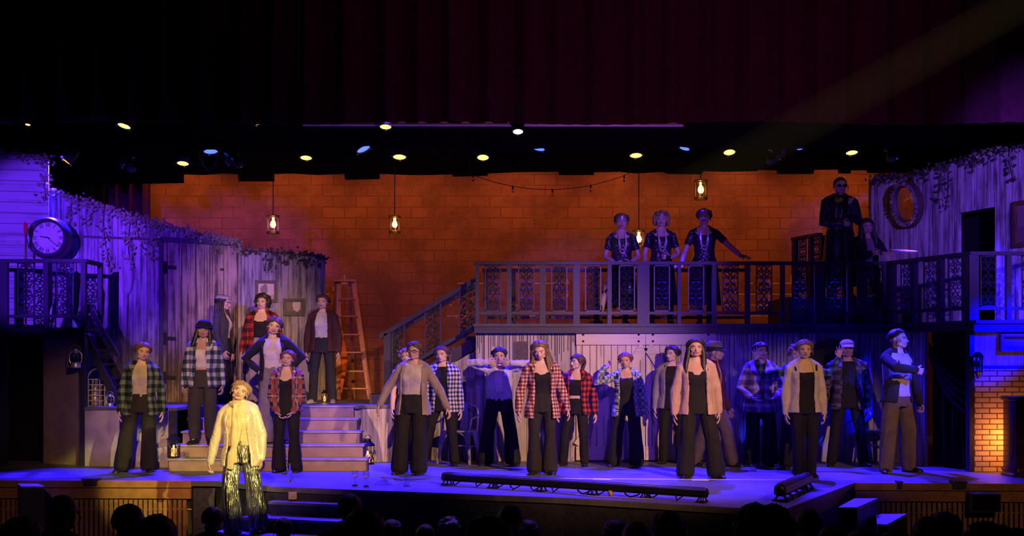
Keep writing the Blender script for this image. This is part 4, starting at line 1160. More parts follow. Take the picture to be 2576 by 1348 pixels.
# floor plates on the stage lip
for px, py, w, lab in ((240,1206,.19,'flat black cable box on the stage lip in front of the platform wall'), (2402,1214,.17,'flat black cable box on the stage lip below the black curtain'), (2262,1216,.06,'small black clip on the stage lip beside the side steps')):
    p = G(px, py); g = Geo(); y = edge_y(p.x); g.box(p.x-w/2, p.x+w/2, y-.06, y+.05, .006, .03); g.box(p.x-w*.42, p.x+w*.42, y-.06, y-.031, -.05, .006); tag(obj('cable_box', g, BLACKPAINT), lab, 'box')
# monitor speakers against the slatted front
def speaker(px0, px1, z0, z1, lab, d0=.42):
    x0, x1 = (px0-CX)*13.7/F, (px1-CX)*13.7/F; y = edge_y((x0+x1)/2)-.055
    r = empty('stage_speaker', ((x0+x1)/2, y, z0)); tag(r, lab, 'speaker'); w = (x1-x0)/2; h = z1-z0
    g = Geo(); g.box(-w, w, -d0, 0, 0, h); obj('cabinet', g, BLACKPAINT, r)
    g = Geo(); g.box(-w+.02, w-.02, -d0-.008, -d0, .02, h-.02); obj('grille', g, BLACKCLOTH, r)
x0, x1 = -5.62, -5.30
bx_ = empty('step_box', (-5.5, edge_y(-5.5)-.3, hall_z(13))); tag(bx_, 'black step box with blue-lit top against the slatted front', 'steps')
hz = hall_z(13)
tp = [G(53,1223,-.03), G(76,1208,-.03), G(127,1208,-.03), G(113,1223,-.03)]
tp = [Vector((p.x, min(p.y, edge_y(p.x)-.06), p.z)) for p in tp]
g = Geo(); g.prism([(p.x+5.5, p.y-(edge_y(-5.5)-.3), -.05-hz) for p in tp], (0,0,.02)); obj('tread', g, plain('pale_grey_tread', (.20,.20,.24), .5), bx_)
g = Geo(); g.prism([(p.x+5.5, p.y-(edge_y(-5.5)-.3), 0) for p in tp], (0,0,-.05-hz)); obj('box_body', g, BLACKPAINT, bx_)
x0 = (2468-CX)*13.5/F; w = .17
sp = empty('stage_speaker', (x0, edge_y(x0)-.055, -.30)); tag(sp, 'black speaker box fixed to the slatted front near the fireplace', 'speaker')
g = Geo(); g.box(-w, w, -.14, 0.025, .0, .21); obj('cabinet', g, BLACKPAINT, sp); g = Geo(); g.box(-w+.015, w-.015, -.147, -.14, .015, .195); obj('grille', g, BLACKCLOTH, sp)

# ---- light bars on the apron
def light_bar(a, b, z, r, label, nfeet, cables):
    a, b = V3(a), V3(b); Ln = np.linalg.norm(b-a); d = (b-a)/Ln
    o = empty('light_bar', (a[0], a[1], 0), math.atan2(d[1], d[0])); tag(o, label, 'stage light')
    g = Geo(); prof = [(-.6,-1),(.6,-1),(1,-.5),(.9,.55),(.3,1),(-.3,1),(-.9,.55),(-1,-.5)]
    g.loft([[(x, u*r, z+v*r) for u, v in prof] for x in (0, .02, Ln-.02, Ln)]); obj('housing', g, plain('satin_black_housing', (.009,.009,.012), .45, .3, .2), o)
    g = Geo()
    for u in (-.5, .35): g.tube([(.03, u*r, z+r*(.98 if u > 0 else .75)), (Ln-.03, u*r, z+r*(.98 if u > 0 else .75))], .008, 6)
    obj('ridge', g, plain('dark_ridge', (.06,.06,.09), .3, .4), o)
    for x in (0, Ln):
        g = Geo(); g.ball((x, 0, z), (.02, r*.8, r*.8), nu=10, nv=6); obj('end_cap', g, BLACKMETAL, o)
    for k in range(nfeet):
        x = .05 + (Ln-.1)*k/(nfeet-1)
        g = Geo()
        for s in (-1, 1): g.bar((x+s*.018, -r*.4, z-r*.8), (x+s*.035, -r*1.1, .004), .012, .012); g.bar((x+s*.018, r*.4, z-r*.8), (x+s*.035, r*1.1, .004), .012, .012)
        g.box(x-.045, x+.045, -r*1.3, r*1.3, 0, .012)
        obj('foot', g, BLACKMETAL, o)
    rr = random.Random(7)
    for k in range(cables):
        x = .12 + (Ln-.3)*(k+.5*rr.random())/max(1, cables)
        g = Geo(); dx = rr.uniform(.05, .16); g.tube([(x, -r*.5, z-r*.8), (x+.01, -r*1.3, z*.45), (x+dx*.5, -r*1.5, .012), (x+dx, -r*1.2, z*.4), (x+dx+.02, -r*.4, z-r*.8)], .008, 6); obj('cable', g, BLACKMETAL, o)
    return o
light_bar(G(1116,1219), G(1778,1264), .095, .046, 'long black stage light bar lying on small feet along the apron', 6, 11)
light_bar(G(1962,1262), G(2032,1228), .115, .062, 'short black light bar standing askew near the apron corner', 2, 4)
p = G(1536,1248); g = Geo(); g.ball((p.x, p.y, .045), (.03,.03,.045), nu=10, nv=7); tag(obj('tape_roll', g, plain('tan_tape', (.4,.25,.14), .6)), 'small tan bundle of tape beside the long light bar', 'tape')
g = Geo(); pts = [G(1440,1244)]; pts = [G(px, py)+Vector((0,0,.008)) for px, py in ((1420,1243),(1460,1247),(1500,1251),(1545,1252),(1570,1254),(1600,1256),(1640,1257))]
g.tube(pts, .006, 6); tag(obj('loose_cable', g, plain('pale_cable', (.35,.25,.25), .5)), 'loose pale cable lying in front of the long light bar', 'cable')

# ---- chairs of sheet steel
def metal_chair(x, y, rz, label):
    r = empty('metal_chair', (x, y, 0), rz); tag(r, label, 'chair', 'steel cafe chairs'); M = STEEL
    g = Geo(); A = []
    for i, v in enumerate(np.linspace(-.19, .19, 7)): A.append([(u*(1-.08*(v > .1)), v, .45 - .012*(1-(u/.2)**2)*(1-(v/.2)**2)) for u in np.linspace(-.2, .2, 7)])
    g.sheet(np.array(A), (0,0,-.02)); obj('seat', g, M, r)
    for sx_ in (-1, 1):
        for sy in (-1, 1):
            g = Geo(); g.loft([[(sx_*(.17+.06*t)+a*.022*(1.6-t), sy*(.16+.06*t)+b*.012, .44*(1-t)) for a, b in ((-1,-1),(1,-1),(1,1),(-1,1))] for t in (0, .4, 1)]); obj('leg', g, M, r)
    g = Geo(); th = np.linspace(0, math.pi, 14)
    g.tube([(-.2,.17,.44), (-.205,.19,.6)] + [(-math.cos(t)*.205, .2+.02*math.sin(t), .66+.15*math.sin(t)**.7) for t in th] + [(.205,.19,.6), (.2,.17,.44)], .013, 8); obj('back_frame', g, M, r)
    g = Geo(); g.sheet(np.array([[(-.055,.18,.44),(.055,.18,.44)],[(-.05,.205,.62),(.05,.205,.62)],[(-.05,.22,.805),(.05,.22,.805)]]), (0,.006,0)); obj('back_splat', g, M, r)
    for sx_ in (-1, 1):
        g = Geo(); g.tube([(sx_*.205,.19,.64),(sx_*.235,.05,.63),(sx_*.22,-.12,.6),(sx_*.2,-.15,.45)], .011, 8); obj('arm', g, M, r)
        g = Geo(); th = np.linspace(0, math.pi, 9); g.tube([(-math.cos(t)*.16, -.165, .30+.13*math.sin(t)) for t in th], .009, 6) if sx_ < 0 else g.bar((-.17,.17,.22),(.17,.17,.22),.014,.014); obj('brace', g, M, r)
p = G(1155,1164); metal_chair(p.x, p.y-.0, -.3, 'grey steel cafe chair with curved back behind the blue-checked player')
p = G(2200,1163); metal_chair(p.x, p.y-.02, -.5, 'grey steel cafe chair between the capped man and the grey-trousered man')

# ---- odds and ends on the platform and balcony, house-left
g = Geo(); c = Vector(((240-CX)*16.1/F, 16.15, PLAT)); w, d, h = .125, .1, .36
wc = empty('wire_basket', c); tag(wc, 'white wire basket standing on the platform beside the ladder stair', 'basket')
for z in np.linspace(0, h, 6): g.tube([(-w,-d,z),(w,-d,z),(w,d,z),(-w,d,z),(-w,-d,z)], .006, 5, cap=False)
for u in np.linspace(-1, 1, 6):
    for s in (-1, 1): g.bar((u*w, s*d, 0), (u*w, s*d, h), .008, .008); g.bar((s*w, u*d, 0), (s*w, u*d, h), .008, .008)
obj('wires', g, plain('white_wire', (.6,.57,.58), .5), wc)
g = Geo(); th = np.linspace(0, math.pi, 12); g.tube([(math.cos(t)*w*.95, 0, h+math.sin(t)*.14) for t in th], .008, 6); obj('handle', g, plain('white_wire', (.6,.57,.58), .5), wc)
g = Geo(); g.lathe([(0,0),(.06,0),(.07,.05),(.06,.16),(.035,.2),(.035,.24),(0,.24)], 14); tag(obj('glass_bottle', g, STEEL, loc=c+Vector((-.02,0,.012))), 'shiny bottle inside the white wire basket', 'bottle')
p = Vector(((278-CX)*16.0/F, 15.98, PLAT))
hl = empty('hurricane_lamp', p); tag(hl, 'small silver hurricane lamp on the platform edge beside the wire basket', 'lamp')
def hurricane(r, s):
    g = Geo(); g.lathe([(0,0),(.07*s,0),(.075*s,.02*s),(.06*s,.07*s),(.03*s,.08*s),(0,.08*s)], 16); obj('tank', g, STEEL, r)
    g = Geo(); g.lathe([(.03*s,.08*s),(.055*s,.13*s),(.05*s,.17*s),(.032*s,.2*s)], 16); obj('globe', g, GLASS, r)
    g = Geo(); g.lathe([(.035*s,.2*s),(.045*s,.205*s),(.03*s,.24*s),(.03*s,.26*s),(0,.27*s)], 16); obj('chimney_cap', g, STEEL, r)
    for q in (-1, 1):
        g = Geo(); g.tube([(q*.06*s,0,.05*s),(q*.085*s,0,.1*s),(q*.085*s,0,.19*s),(q*.03*s,0,.25*s)], .008*s, 8); obj('side_tube', g, STEEL, r)
    g = Geo(); th = np.linspace(0, math.pi, 10); g.tube([(math.cos(t)*.075*s, 0, .24*s+.08*s*math.sin(t)) for t in th], .004*s, 6); obj('bail', g, STEEL, r)
hurricane(hl, .62)
c = P(190, 925, 15.72); h2 = empty('hurricane_lamp', c); tag(h2, 'silver hurricane lamp hanging on a wire under the clock balcony', 'lamp'); hurricane(h2, .95)
g = Geo(); g.tube([(0,0,.30),(0,0,LZ-.12-c.z)], .004, 5); obj('wire', g, BLACKMETAL, h2)
# umbrella hanging inside the railing
ub = empty('folded_umbrella', P(192, 655, LD+.09)); tag(ub, 'folded black umbrella hanging from the railing under the clock', 'umbrella')
g = Geo(); g.tube([(0,0,.03),(0,0,-.20)], .008, 8); obj('shaft', g, BLACKMETAL, ub)
g = Geo(); g.ball((0,0,.03), .018, nu=10, nv=8); obj('knob', g, STEEL, ub)
g = Geo(); g.tube([(0,0,-.17),(0,0,-.25),(.005,0,-.40),(.0,0,-.6),(0,0,-.74)], [.03,.055,.04,.035,.012], 12); obj('canopy', g, BLACKCLOTH, ub)
# pole with red tip
pr = P(65, 820, 16.25); rp = empty('red_tipped_pole', (pr.x, pr.y, LZ)); tag(rp, 'thin pole with a red bristly tip beside the wall clock', 'pole')
zt_ = P(0, 562, 16.25).z
g = Geo(); g.tube([(0,0,0),(0,0,zt_-LZ-.1)], .013, 8); obj('shaft', g, BROWNWOOD, rp)
g = Geo(); g.tube([(0,0,zt_-LZ-.12),(0,0,zt_-LZ)], .028, 10); obj('tip', g, cloth('red_bristle', (.55,.05,.03)), rp)
for a, b, w, lab in (((118,812),(150,752),.10,'pale board leaning on the clock balcony, tilted'), ((205,800),(168,760),.09,'dark board leaning against the railing post of the clock balcony')):
    A, B = V3(P(*a, 16.2)), V3(P(*b, 16.35)); A[2] = LZ+.03
    g = Geo(); g.bar(A, B, .03, w, up=(1,0,0)); tag(obj('leaning_board', g, (PALEPLANKH, RAILWOOD)[lab.startswith('dark')]), lab, 'board')
# boxes on the platform
def crate(px0, px1, py0, d, label, m, z0=PLAT, dep=.3):
    x0, x1 = (px0-CX)*d/F, (px1-CX)*d/F; z1 = P(0, py0, d).z
    r = empty('wooden_crate', ((x0+x1)/2, d, z0)); tag(r, label, 'crate'); w = (x1-x0)/2; h = z1-z0
    g = Geo(); g.box(-w, w, 0, dep, 0, h); obj('body', g, m, r)
    g = Geo()
    for z in (.0, h-.05): g.box(-w-.008, w+.008, -.008, dep+.008, z, z+.05)
    obj('edging', g, m, r)
GREYP = plain('grey_painted_ply', (.30,.28,.30), .6, 0, .2, 6)
crate(758, 790, 905, 17.75, 'tall grey box on the platform behind the woman in the red plaid shirt', GREYP)
crate(931, 963, 991, 16.9, 'low dark box at the end of the platform before the ladder', BLACKPAINT)
# ivy draped on the flats
LEAFM = plain('pale_ivy_leaf', (.26,.25,.14), .6, 0, .4, 12); LEAFD = plain('dark_ivy_leaf', (.045,.05,.035), .6, 0, .4, 12)
def ivy(name, vp, line, n, drops, label, off=.04, m=LEAFM, seed=1, s0=.045):
    r_ = random.Random(seed); r = frame_on(vp, empty(name)); tag(r, label, 'ivy')
    g = Geo(); st_ = Geo()
    pl_ = [loc(vp, vp.pt(px, py, off)) for px, py in line]
    st_.tube(pl_, .008, 5)
    def leaf(c):
        s = s0*r_.uniform(.6, 1.2); R = np.array(Matrix.Rotation(r_.uniform(-3, 3), 3, 'Y') @ Matrix.Rotation(r_.uniform(-.8, .8), 3, 'X') @ Matrix.Rotation(r_.uniform(-.7,.7), 3, 'Z'))
        q = [(0,0,-.1),(.45,0,0),(.38,-.1,.35),(.6,0,.6),(.2,-.08,.65),(0,.02,1.1),(-.2,-.08,.65),(-.6,0,.6),(-.38,-.1,.35),(-.45,0,0),(0,-.12,.4)]
        V = (np.array(q)*s) @ R.T + c
        g.add(V, [(10,i,(i+1)) for i in range(9)] + [(10,9,0)])
    for k in range(n):
        t = r_.random()*(len(pl_)-1); i = int(t); f = t-i
        c = pl_[i]*(1-f) + pl_[i+1]*f + V3((r_.gauss(0,.04), -abs(r_.gauss(0,.03)), r_.gauss(.0,.035))); leaf(c)
    for px, py, ln, cnt in drops:
        top_ = loc(vp, vp.pt(px, py, off)); ps = [top_ + V3((.05*math.sin(3*u+px), 0, -u*ln)) for u in np.linspace(0, 1, 7)]
        st_.tube(ps, .005, 5)
        for k in range(cnt):
            u = r_.random()**.8; leaf(top_ + V3((.05*math.sin(3*u+px)+r_.gauss(0,.05), -abs(r_.gauss(0,.025)), -u*ln+r_.gauss(0,.02))))
    obj('stems', st_, FRAMEWOOD, r); obj('leaves', g, m, r, smooth=0)
    return r
ivy('ivy_garland', VL2, [(122,482),(230,514),(330,546),(405,566),(500,590),(606,614)], 420, [(170,500,.45,34),(228,520,.25,18),(268,530,.85,46),(330,550,.75,50),(350,556,.4,20),(392,566,.55,26),(550,606,.2,18),(495,596,.2,14),(590,615,.15,10)], 'ivy garland trailing along the sloping top of the grey board flat', seed=3)
ivy('ivy_garland', VL1, [(20,380),(60,386),(100,394),(122,402)], 70, [(122,404,.55,32),(112,400,.3,14),(60,388,.12,12)], 'ivy clump at the top corner of the siding flat', seed=4)
ivy('ivy_garland', VL3, [(612,630),(680,634),(740,640),(816,646)], 90, [(680,640,.28,26),(720,640,.15,14),(770,644,.2,20),(800,646,.15,14)], 'ivy garland along the top of the flat with two pictures', m=LEAFD, seed=5)
ivy('ivy_garland', VU, [(2196,458),(2300,438),(2400,410),(2500,386),(2620,358)], 260, [(2340,430,.15,14),(2370,424,.5,22),(2388,420,.6,22),(2300,440,.2,20),(2450,400,.2,12),(2555,372,.45,22),(2480,394,.12,8)], 'ivy garland along the top of the flat with the doorway', m=LEAFD, seed=6)
ivy('ivy_garland', VU, [(2450,394),(2500,382),(2540,374)], 60, [], 'lit pale ivy sprig at the top of the doorway flat', m=LEAFM, seed=9)  # light is put into this sprig's paler leaf colour
ivy('ivy_garland', VT, [(2190,452),(2220,446),(2252,440)], 90, [(2194,455,1.0,60),(2206,455,.8,44),(2218,450,.45,26)], 'ivy hanging thickly on the narrow brown flat', m=LEAFD, seed=7)

# ------------------------------------------------------------------ stage lanterns
LENSW = emit('warm_lens', (1.0,.56,.17), 2.0); LENSO = emit('orange_lens', (1.0,.32,.03), 2.4); LENSC = emit('white_lens', (.95,.95,.85), 1.6); LENSB = emit('blue_led_lens', (.03,.055,1.0), 6)
LENSD = plain('dark_lens', (.05,.05,.06), .1)
CANM = plain('black_lantern_can', (.022,.021,.026), .35, .4, .3)
def stage_lantern(px, py, d, wpx, kind, label, tilt=.35, side=0.0, zpipe=None):
    rad = wpx*d/F/2; c = P(px, py, d); ax_ = nrm(V3((side, -tilt, -1)))
    r = empty('stage_lantern', c); tag(r, label, 'stage light', 'stage lanterns')
    q = Vector(ax_).to_track_quat('-Z', 'Y').to_matrix(); R = np.array(q)
    def put(g, name, m): g2 = Geo(); g2.merge(g, R); return obj(name, g2, m, r)
    ln = rad*2.6
    g = Geo(); g.lathe([(rad*.9,0),(rad*1.08,0),(rad*1.08,rad*.25),(rad*1.0,rad*.3),(rad*1.0,ln*.75),(rad*.75,ln),(0,ln)], 20); put(g, 'can', CANM)
    g = Geo(); g.lathe([(0,rad*.02),(rad*.5,rad*.06),(rad*.92,rad*.12),(rad*.92,rad*.16),(0,rad*.14)], 20)
    put(g, 'lens', {'w':LENSW,'o':LENSO,'c':LENSC,'b':LENSB,'d':LENSD}[kind])
    g = Geo()
    for k in range(3):
        t = k*2*math.pi/3 - math.pi/2; g.bar((math.cos(t)*rad*.95, math.sin(t)*rad*.95, 0), (math.cos(t)*rad*1.2, math.sin(t)*rad*1.2, -rad*.05), rad*.25, rad*.12)
    put(g, 'lens_clips', plain('bare_metal_clip', (.5,.45,.4), .4, .6))
    zp = zpipe if zpipe else (4.55 if d < 15 else 4.78)
    mid = V3((0,0,0)) - ax_*ln*.5; top_ = V3((0, (14.62 if d < 15 else 17.0)-c.y, zp-c.z-.02))
    sd = nrm(np.cross(ax_, (0,1,0.01)))
    g = Geo(); g.tube([mid+sd*rad*1.05, mid+sd*rad*1.15+(0,0,rad*1.2), top_+V3((0,0,-.05))], rad*.09, 6); g.tube([mid-sd*rad*1.05, mid-sd*rad*1.15+(0,0,rad*1.2), top_+V3((0,0,-.05))], rad*.09, 6)
    g.box(top_[0]-.02, top_[0]+.02, top_[1]-.03, top_[1]+.03, top_[2]-.06, top_[2]+.05)
    obj('yoke', g, CANM, r)
    return r
SLN = [(70,314,14.5,14,'w','small warm lens peeping under the valance nearest the siding flat'),(312,318,14.5,36,'w','warm stage lantern just below the valance, above the orange-tilted one'),(642,308,14.5,34,'w','warm stage lantern half hidden by the valance, over the plank door'),(970,320,14.5,32,'w','flat-on warm stage lantern under the batten pipe'),(1303,332,14.5,28,'c','white lens stage lantern below the middle of the batten pipe'),(2500,294,14.5,24,'o','small orange stage lantern below the valance over the doorway flat'),
 (165,406,17,30,'o','orange stage lantern tilted sideways beside the siding flat'),(460,412,17,32,'w','warm stage lantern next to the brightest blue spot'),(770,398,17,32,'w','warm stage lantern above the lantern over the two pictures'),(1005,396,17,36,'w','warm stage lantern between two blue spots'),(1215,397,17,32,'w','warm stage lantern with bright filament above the string lights'),(1600,392,17,34,'w','warm stage lantern above the three balcony women'),(1835,384,17,32,'w','warm stage lantern with bright filament beside the highest caged lantern'),(2143,385,17,32,'w','warm stage lantern above the man in the long black coat')]
for i, (px, py, d, w_, k, lab) in enumerate(SLN):
    stage_lantern(px, py, d, w_, k, lab, .42 if i in (4,10,12) else .3, -.7 if i == 6 else (-.2 if i == 1 else 0))
for px, py, w_, sd_, lab in ((530,382,38,.1,'brightest blue spotlight, between the plank door and the valance'),(915,376,38,.5,'blue spotlight above the lone caged lantern'),(1355,375,34,-.2,'blue spotlight over the middle of the string lights'),(1722,374,28,-.3,'narrow blue spotlight above the highest caged lantern'),(2012,375,16,0,'tiny blue spotlight near the man in the black coat')):
    stage_lantern(px, py, 17.0, w_, 'b', lab, .22, sd_)
# unlit profile lanterns seen side-on
def profile_lantern(px0, py0, px1, py1, d, label):
    a, b = V3(P(px0,py0,d)), V3(P(px1,py1,d)-Vector((0,.25,0))); dr_ = nrm(b-a); Ln = np.linalg.norm(b-a)
    r = empty('profile_lantern', a); tag(r, label, 'stage light', 'unlit profile lanterns')
    g = Geo(); g.tube([(0,0,0), dr_*Ln*.45], [.09,.08], 12); obj('lamp_housing', g, CANM, r)
    g = Geo(); g.tube([dr_*Ln*.45, dr_*Ln], [.06,.07], 12); obj('barrel', g, CANM, r)
    g = Geo(); s = nrm(np.cross(dr_, (0,1,0))); g.bar(dr_*Ln*.5-s*.1, dr_*Ln*.5+s*.1, .02, .02); g.bar(dr_*Ln*.2-s*.12, dr_*Ln*.6-s*.12, .012, .03); obj('shutters', g, plain('bare_metal_clip', (.5,.45,.4), .4, .6), r)
    g = Geo(); g.tube([dr_*Ln*.4, (0, 17.0-a[1], 4.76-a[2])], .02, 6); obj('yoke', g, CANM, r)
profile_lantern(316,390,345,430,17,'unlit stage profile lantern with metal shutters above the red curtain leg')
profile_lantern(578,386,610,418,17,'unlit blue-edged stage profile lantern beside the brightest blue spot')
profile_lantern(1962,378,1930,410,17,'unlit glinting stage profile lantern crossed by the light beam')
profile_lantern(2245,382,2228,405,17,'unlit round stage lantern above the oval mirror')
def hang_cable(pts, d, label):
    g = Geo(); g.tube([P(x, y, d) for x, y in pts], .005, 6); tag(obj('lighting_cable', g, plain('grey_cable', (.05,.05,.06), .5)), label, 'cable', 'lighting cables')
hang_cable([(497,311),(502,395),(512,418),(524,430),(536,424),(546,405),(554,311)], 17.0, 'loop of cable drooping below the brightest blue spot')
hang_cable([(1075,311),(1095,385),(1112,395),(1130,402),(1150,311)], 17.0, 'loose cable hanging beside a warm stage lantern')
# ------------------------------------------------------------------ haze lit by the follow spot
def haze_mat():
    m = bpy.data.materials.new('stage_haze'); m.use_nodes = True; nt = m.node_tree; nt.nodes.clear()
    o = nt.nodes.new('ShaderNodeOutputMaterial'); v = nt.nodes.new('ShaderNodeVolumeScatter')
    v.inputs['Color'].default_value = (1, .9, .75, 1); v.inputs['Density'].default_value = .012; v.inputs['Anisotropy'].default_value = .0
    L(nt, v.outputs[0], o.inputs['Volume']); return m
g = Geo(); tgt = P(600, 1112, 12.7); dr_ = (tgt - FOLLOW).normalized(); Lh = (tgt - FOLLOW).length
pts = [FOLLOW + dr_*t for t in (1.2, Lh*.45, Lh*.90)]
g.tube(pts, [math.tan(math.radians(1.0))*t + .015 for t in (1.2, Lh*.45, Lh*.90)], 24, cap=False)
tag(obj('light_haze', g, haze_mat()), 'thin haze lit by the yellow follow spot, slanting across the upper corner', 'haze', kind='stuff')
# ------------------------------------------------------------------ people
def Rx(a): c, s = math.cos(a), math.sin(a); return np.array(((1,0,0),(0,c,-s),(0,s,c)))
def Ry(a): c, s = math.cos(a), math.sin(a); return np.array(((c,0,s),(0,1,0),(-s,0,c)))
def Rz(a): c, s = math.cos(a), math.sin(a); return np.array(((c,-s,0),(s,c,0),(0,0,1)))
RAD = math.radians
# body sections: height, half width, half depth, y offset (fractions of stature)
SEC_F = [(.40,.100,.070,.004),(.46,.101,.070,.004),(.50,.103,.070,.006),(.54,.100,.066,.004),(.58,.088,.058,0),(.62,.076,.052,-.002),(.66,.078,.054,-.004),(.70,.086,.062,-.010),(.73,.091,.068,-.014),(.76,.090,.062,-.008),(.79,.092,.052,0),(.81,.090,.044,.003),(.828,.070,.036,.006),(.845,.040,.033,.006),(.87,.030,.032,.004)]
SEC_M = [(.40,.098,.068,.002),(.46,.098,.068,.002),(.50,.098,.066,.002),(.54,.095,.064,0),(.58,.092,.062,0),(.62,.090,.062,0),(.66,.094,.064,0),(.70,.100,.066,-.002),(.73,.104,.066,-.002),(.76,.106,.064,0),(.79,.106,.056,.002),(.81,.102,.048,.004),(.828,.080,.040,.006),(.845,.044,.036,.006),(.87,.033,.035,.004)]

class Fig:
    def __init__(s, h, female=True, lean=(0,0,0), head=(0,0,0), feet=None, hip=(0,0), crouch=0.0, arms=None, wide=1.0, sit=None, lo=1.0):
        s.h, s.f, s.wide, s.lo = h, female, wide, lo
        s.sec_t = np.array(SEC_F if female else SEC_M)
        s.lean = [RAD(a) for a in lean]; s.hd = [RAD(a) for a in head]
        feet = feet or ((-.10, 0, -8), (.10, 0, 8)); s.feet = feet
        a_, b_ = .248*h, .240*h; s.ank = .048*h
        hw = .052*h*wide
        hx = hip[0] + (feet[0][0]+feet[1][0])/2; hy = hip[1] + (feet[0][1]+feet[1][1])/2
        if sit is None:
            zs = []
            for q, sd in zip(feet, (-1, 1)):
                dx = q[0]-(hx+sd*hw); dy = q[1]-hy; l = (a_+b_)*.995
                zs.append(math.sqrt(max(l*l - dx*dx - dy*dy, .3)) + s.ank + (q[3] if len(q) > 3 else 0))
            hz = min(zs) - crouch
        else: hz = sit; hy = hip[1]
        s.hipz = hz; s.drop = .535*h - hz
        # spine table
        z0 = .54; zs = np.linspace(z0, .87, 24); s.sz, s.sc, s.sR = [], [], []
        c = V3((hx, hy, hz + .005*h))
        for i, z in enumerate(zs):
            t = min(1, (z-z0)/.26); R = Rz(s.lean[2]*t) @ Ry(s.lean[1]*t) @ Rx(s.lean[0]*t)
            if i: c = c + R @ V3((0,0,(zs[1]-zs[0])*h))
            s.sz.append(z); s.sc.append(c.copy()); s.sR.append(R)
        s.hips = [V3((hx+sd*hw, hy, hz)) for sd in (-1, 1)]
        s.legs = []
        for q, H, sd in zip(feet, s.hips, (-1, 1)):
            A = V3((q[0], q[1], s.ank + (q[3] if len(q) > 3 else 0))); fw = Rz(RAD(q[2])) @ V3((0,-1,0))
            d = A - H; D = min(np.linalg.norm(d), (a_+b_)*.999); u = nrm(d)
            x = (a_*a_ - b_*b_ + D*D)/(2*D); hgt = math.sqrt(max(a_*a_ - x*x, 0))
            kd = fw if sit is None else V3((0,-.6,1)); kd = nrm(kd - u*np.dot(kd, u))
            s.legs.append((H, H + u*x + kd*hgt, A, fw))
        s.sw = (.101 if female else .117)*h*(.5+.5*wide)
        s.arms = []
        arms = arms or {}
        for k, sd in (('L', -1), ('R', 1)):
            a = arms.get(k, {})
            up = V3(a.get('up', (sd*.16, .02, -1))); up[0] *= .78 if abs(up[0]) < .5 and up[2] < -.85 else 1; up = nrm(up); fo = nrm(a.get('fore', (sd*.06, -.10, -1)))
            ha = nrm(a.get('hand', fo)); th = V3(a.get('thumb', (0,-1,0)))
            C, R = s.sp(.790)
            S = C + R @ V3((sd*s.sw, .004*h, .0)) + V3((0,0,max(0, up[2]+.2)*.05*h))
            E = S + up*.174*h; W = E + fo*.148*h
            s.arms.append(dict(S=S, E=E, W=W, hand=ha, thumb=th, curl=a.get('curl', .35), sd=sd, spread=a.get('spread', 1.0)))
        C, R = s.sp(.862)
        s.hR = Rz(s.lean[2]) @ Ry(s.lean[1]*.4) @ Rz(s.hd[0]) @ Ry(s.hd[2]) @ Rx(s.hd[1])
        s.hs = .136*h; s.hv = V3((1.06,1.0,.93))*s.hs; s.hC = C + R @ V3((0,-.004*h,.004*h))
    def sp(s, z):
        if z <= .54: return s.sc[0] + V3((0,0,(z-.54)*s.h)), s.sR[0]
        k = min((z-.54)/(.33/23), 22.999); i = int(k); f = k-i
        return s.sc[i]*(1-f)+s.sc[i+1]*f, s.sR[i]
    def sec(s, z, off=0.0):
        t = s.sec_t; w, d, y = (np.interp(z, t[:,0], t[:,k])*s.h for k in (1,2,3))
        k = s.wide if z < .80 else .5+.5*s.wide
        return w*k+off, d*k+off, y
    def ring(s, z, off=0.0, n=24, th=None, offd=None, box=False):
        w, d, y = s.sec(z, off)
        if box and z < .76: w = max(w, .0945*s.h*s.wide+off); d = max(d, .0665*s.h*s.wide+off)
        if offd is not None: d = d - off + offd
        C, R = s.sp(z)
        th = np.arange(n)*2*math.pi/n if th is None else th
        sx, cx = np.sin(th), np.cos(th)
        q = np.stack([w*np.sign(sx)*np.abs(sx)**.85, y - d*np.sign(cx)*np.abs(cx)**.9, np.zeros(len(th))], 1)
        return q @ R.T + C
    def hp(s, p): return s.hR @ (V3(p)*s.hv) + s.hC        # head-local to body
    # ---- body
    def body(s):
        h = s.h; g = Geo()
        g.loft([s.ring(z) for z in (.47,.50,.54,.58,.62,.66,.70,.73,.76,.79,.81,.828,.845,.87)])
        if s.f:
            C, R = s.sp(.725)
            for sd in (-1, 1): g.ball(C + R @ V3((sd*.040*h, -.047*h, 0)), (.037*h,.032*h,.037*h))
        for a in s.arms:
            g.ball(a['S'], .033*h); C, R = s.sp(.80); C2, R2 = s.sp(.838); g.tube([C2 + R2 @ V3((a['sd']*.022*h,.010*h,0)), a['S'] + V3((-a['sd']*.012*h,.004*h,.008*h))], [.026*h,.026*h], 10)
            g.tube([C + R @ V3((a['sd']*.05*h,0,.008*h)), a['S'], a['S']*.5+a['E']*.5, a['E'], a['E']*.5+a['W']*.5, a['W']], [.036*h,.032*h,.027*h,.0245*h,.025*h,.0165*h], 10)
        for (H, K, A, fw), sd in zip(s.legs, (-1, 1)):
            g.tube([H+V3((0,0,.01*h)), H*.6+K*.4, K, K*.65+A*.35, A*.9+K*.1, A], [.052*h,.047*h,.032*h,.032*h,.022*h,.022*h], 10)
            g.tube([A, A + fw*.05*h + V3((0,0,-.024*h))], [.018*h,.012*h], 8)
        parts = [remesh(g, .0125*s.lo, 2)]
        # head
        g = Geo(); S = s.hs
        def b(c, r, nu=14, nv=10): g.ball(s.hp(c), V3(r)*s.hv, s.hR, nu, nv)
        b((0,.06,.60), (.345,.44,.405), 20, 14); b((0,-.13,.40), (.285,.295,.37), 18, 12); b((0,-.265,.115), (.15,.145,.11))
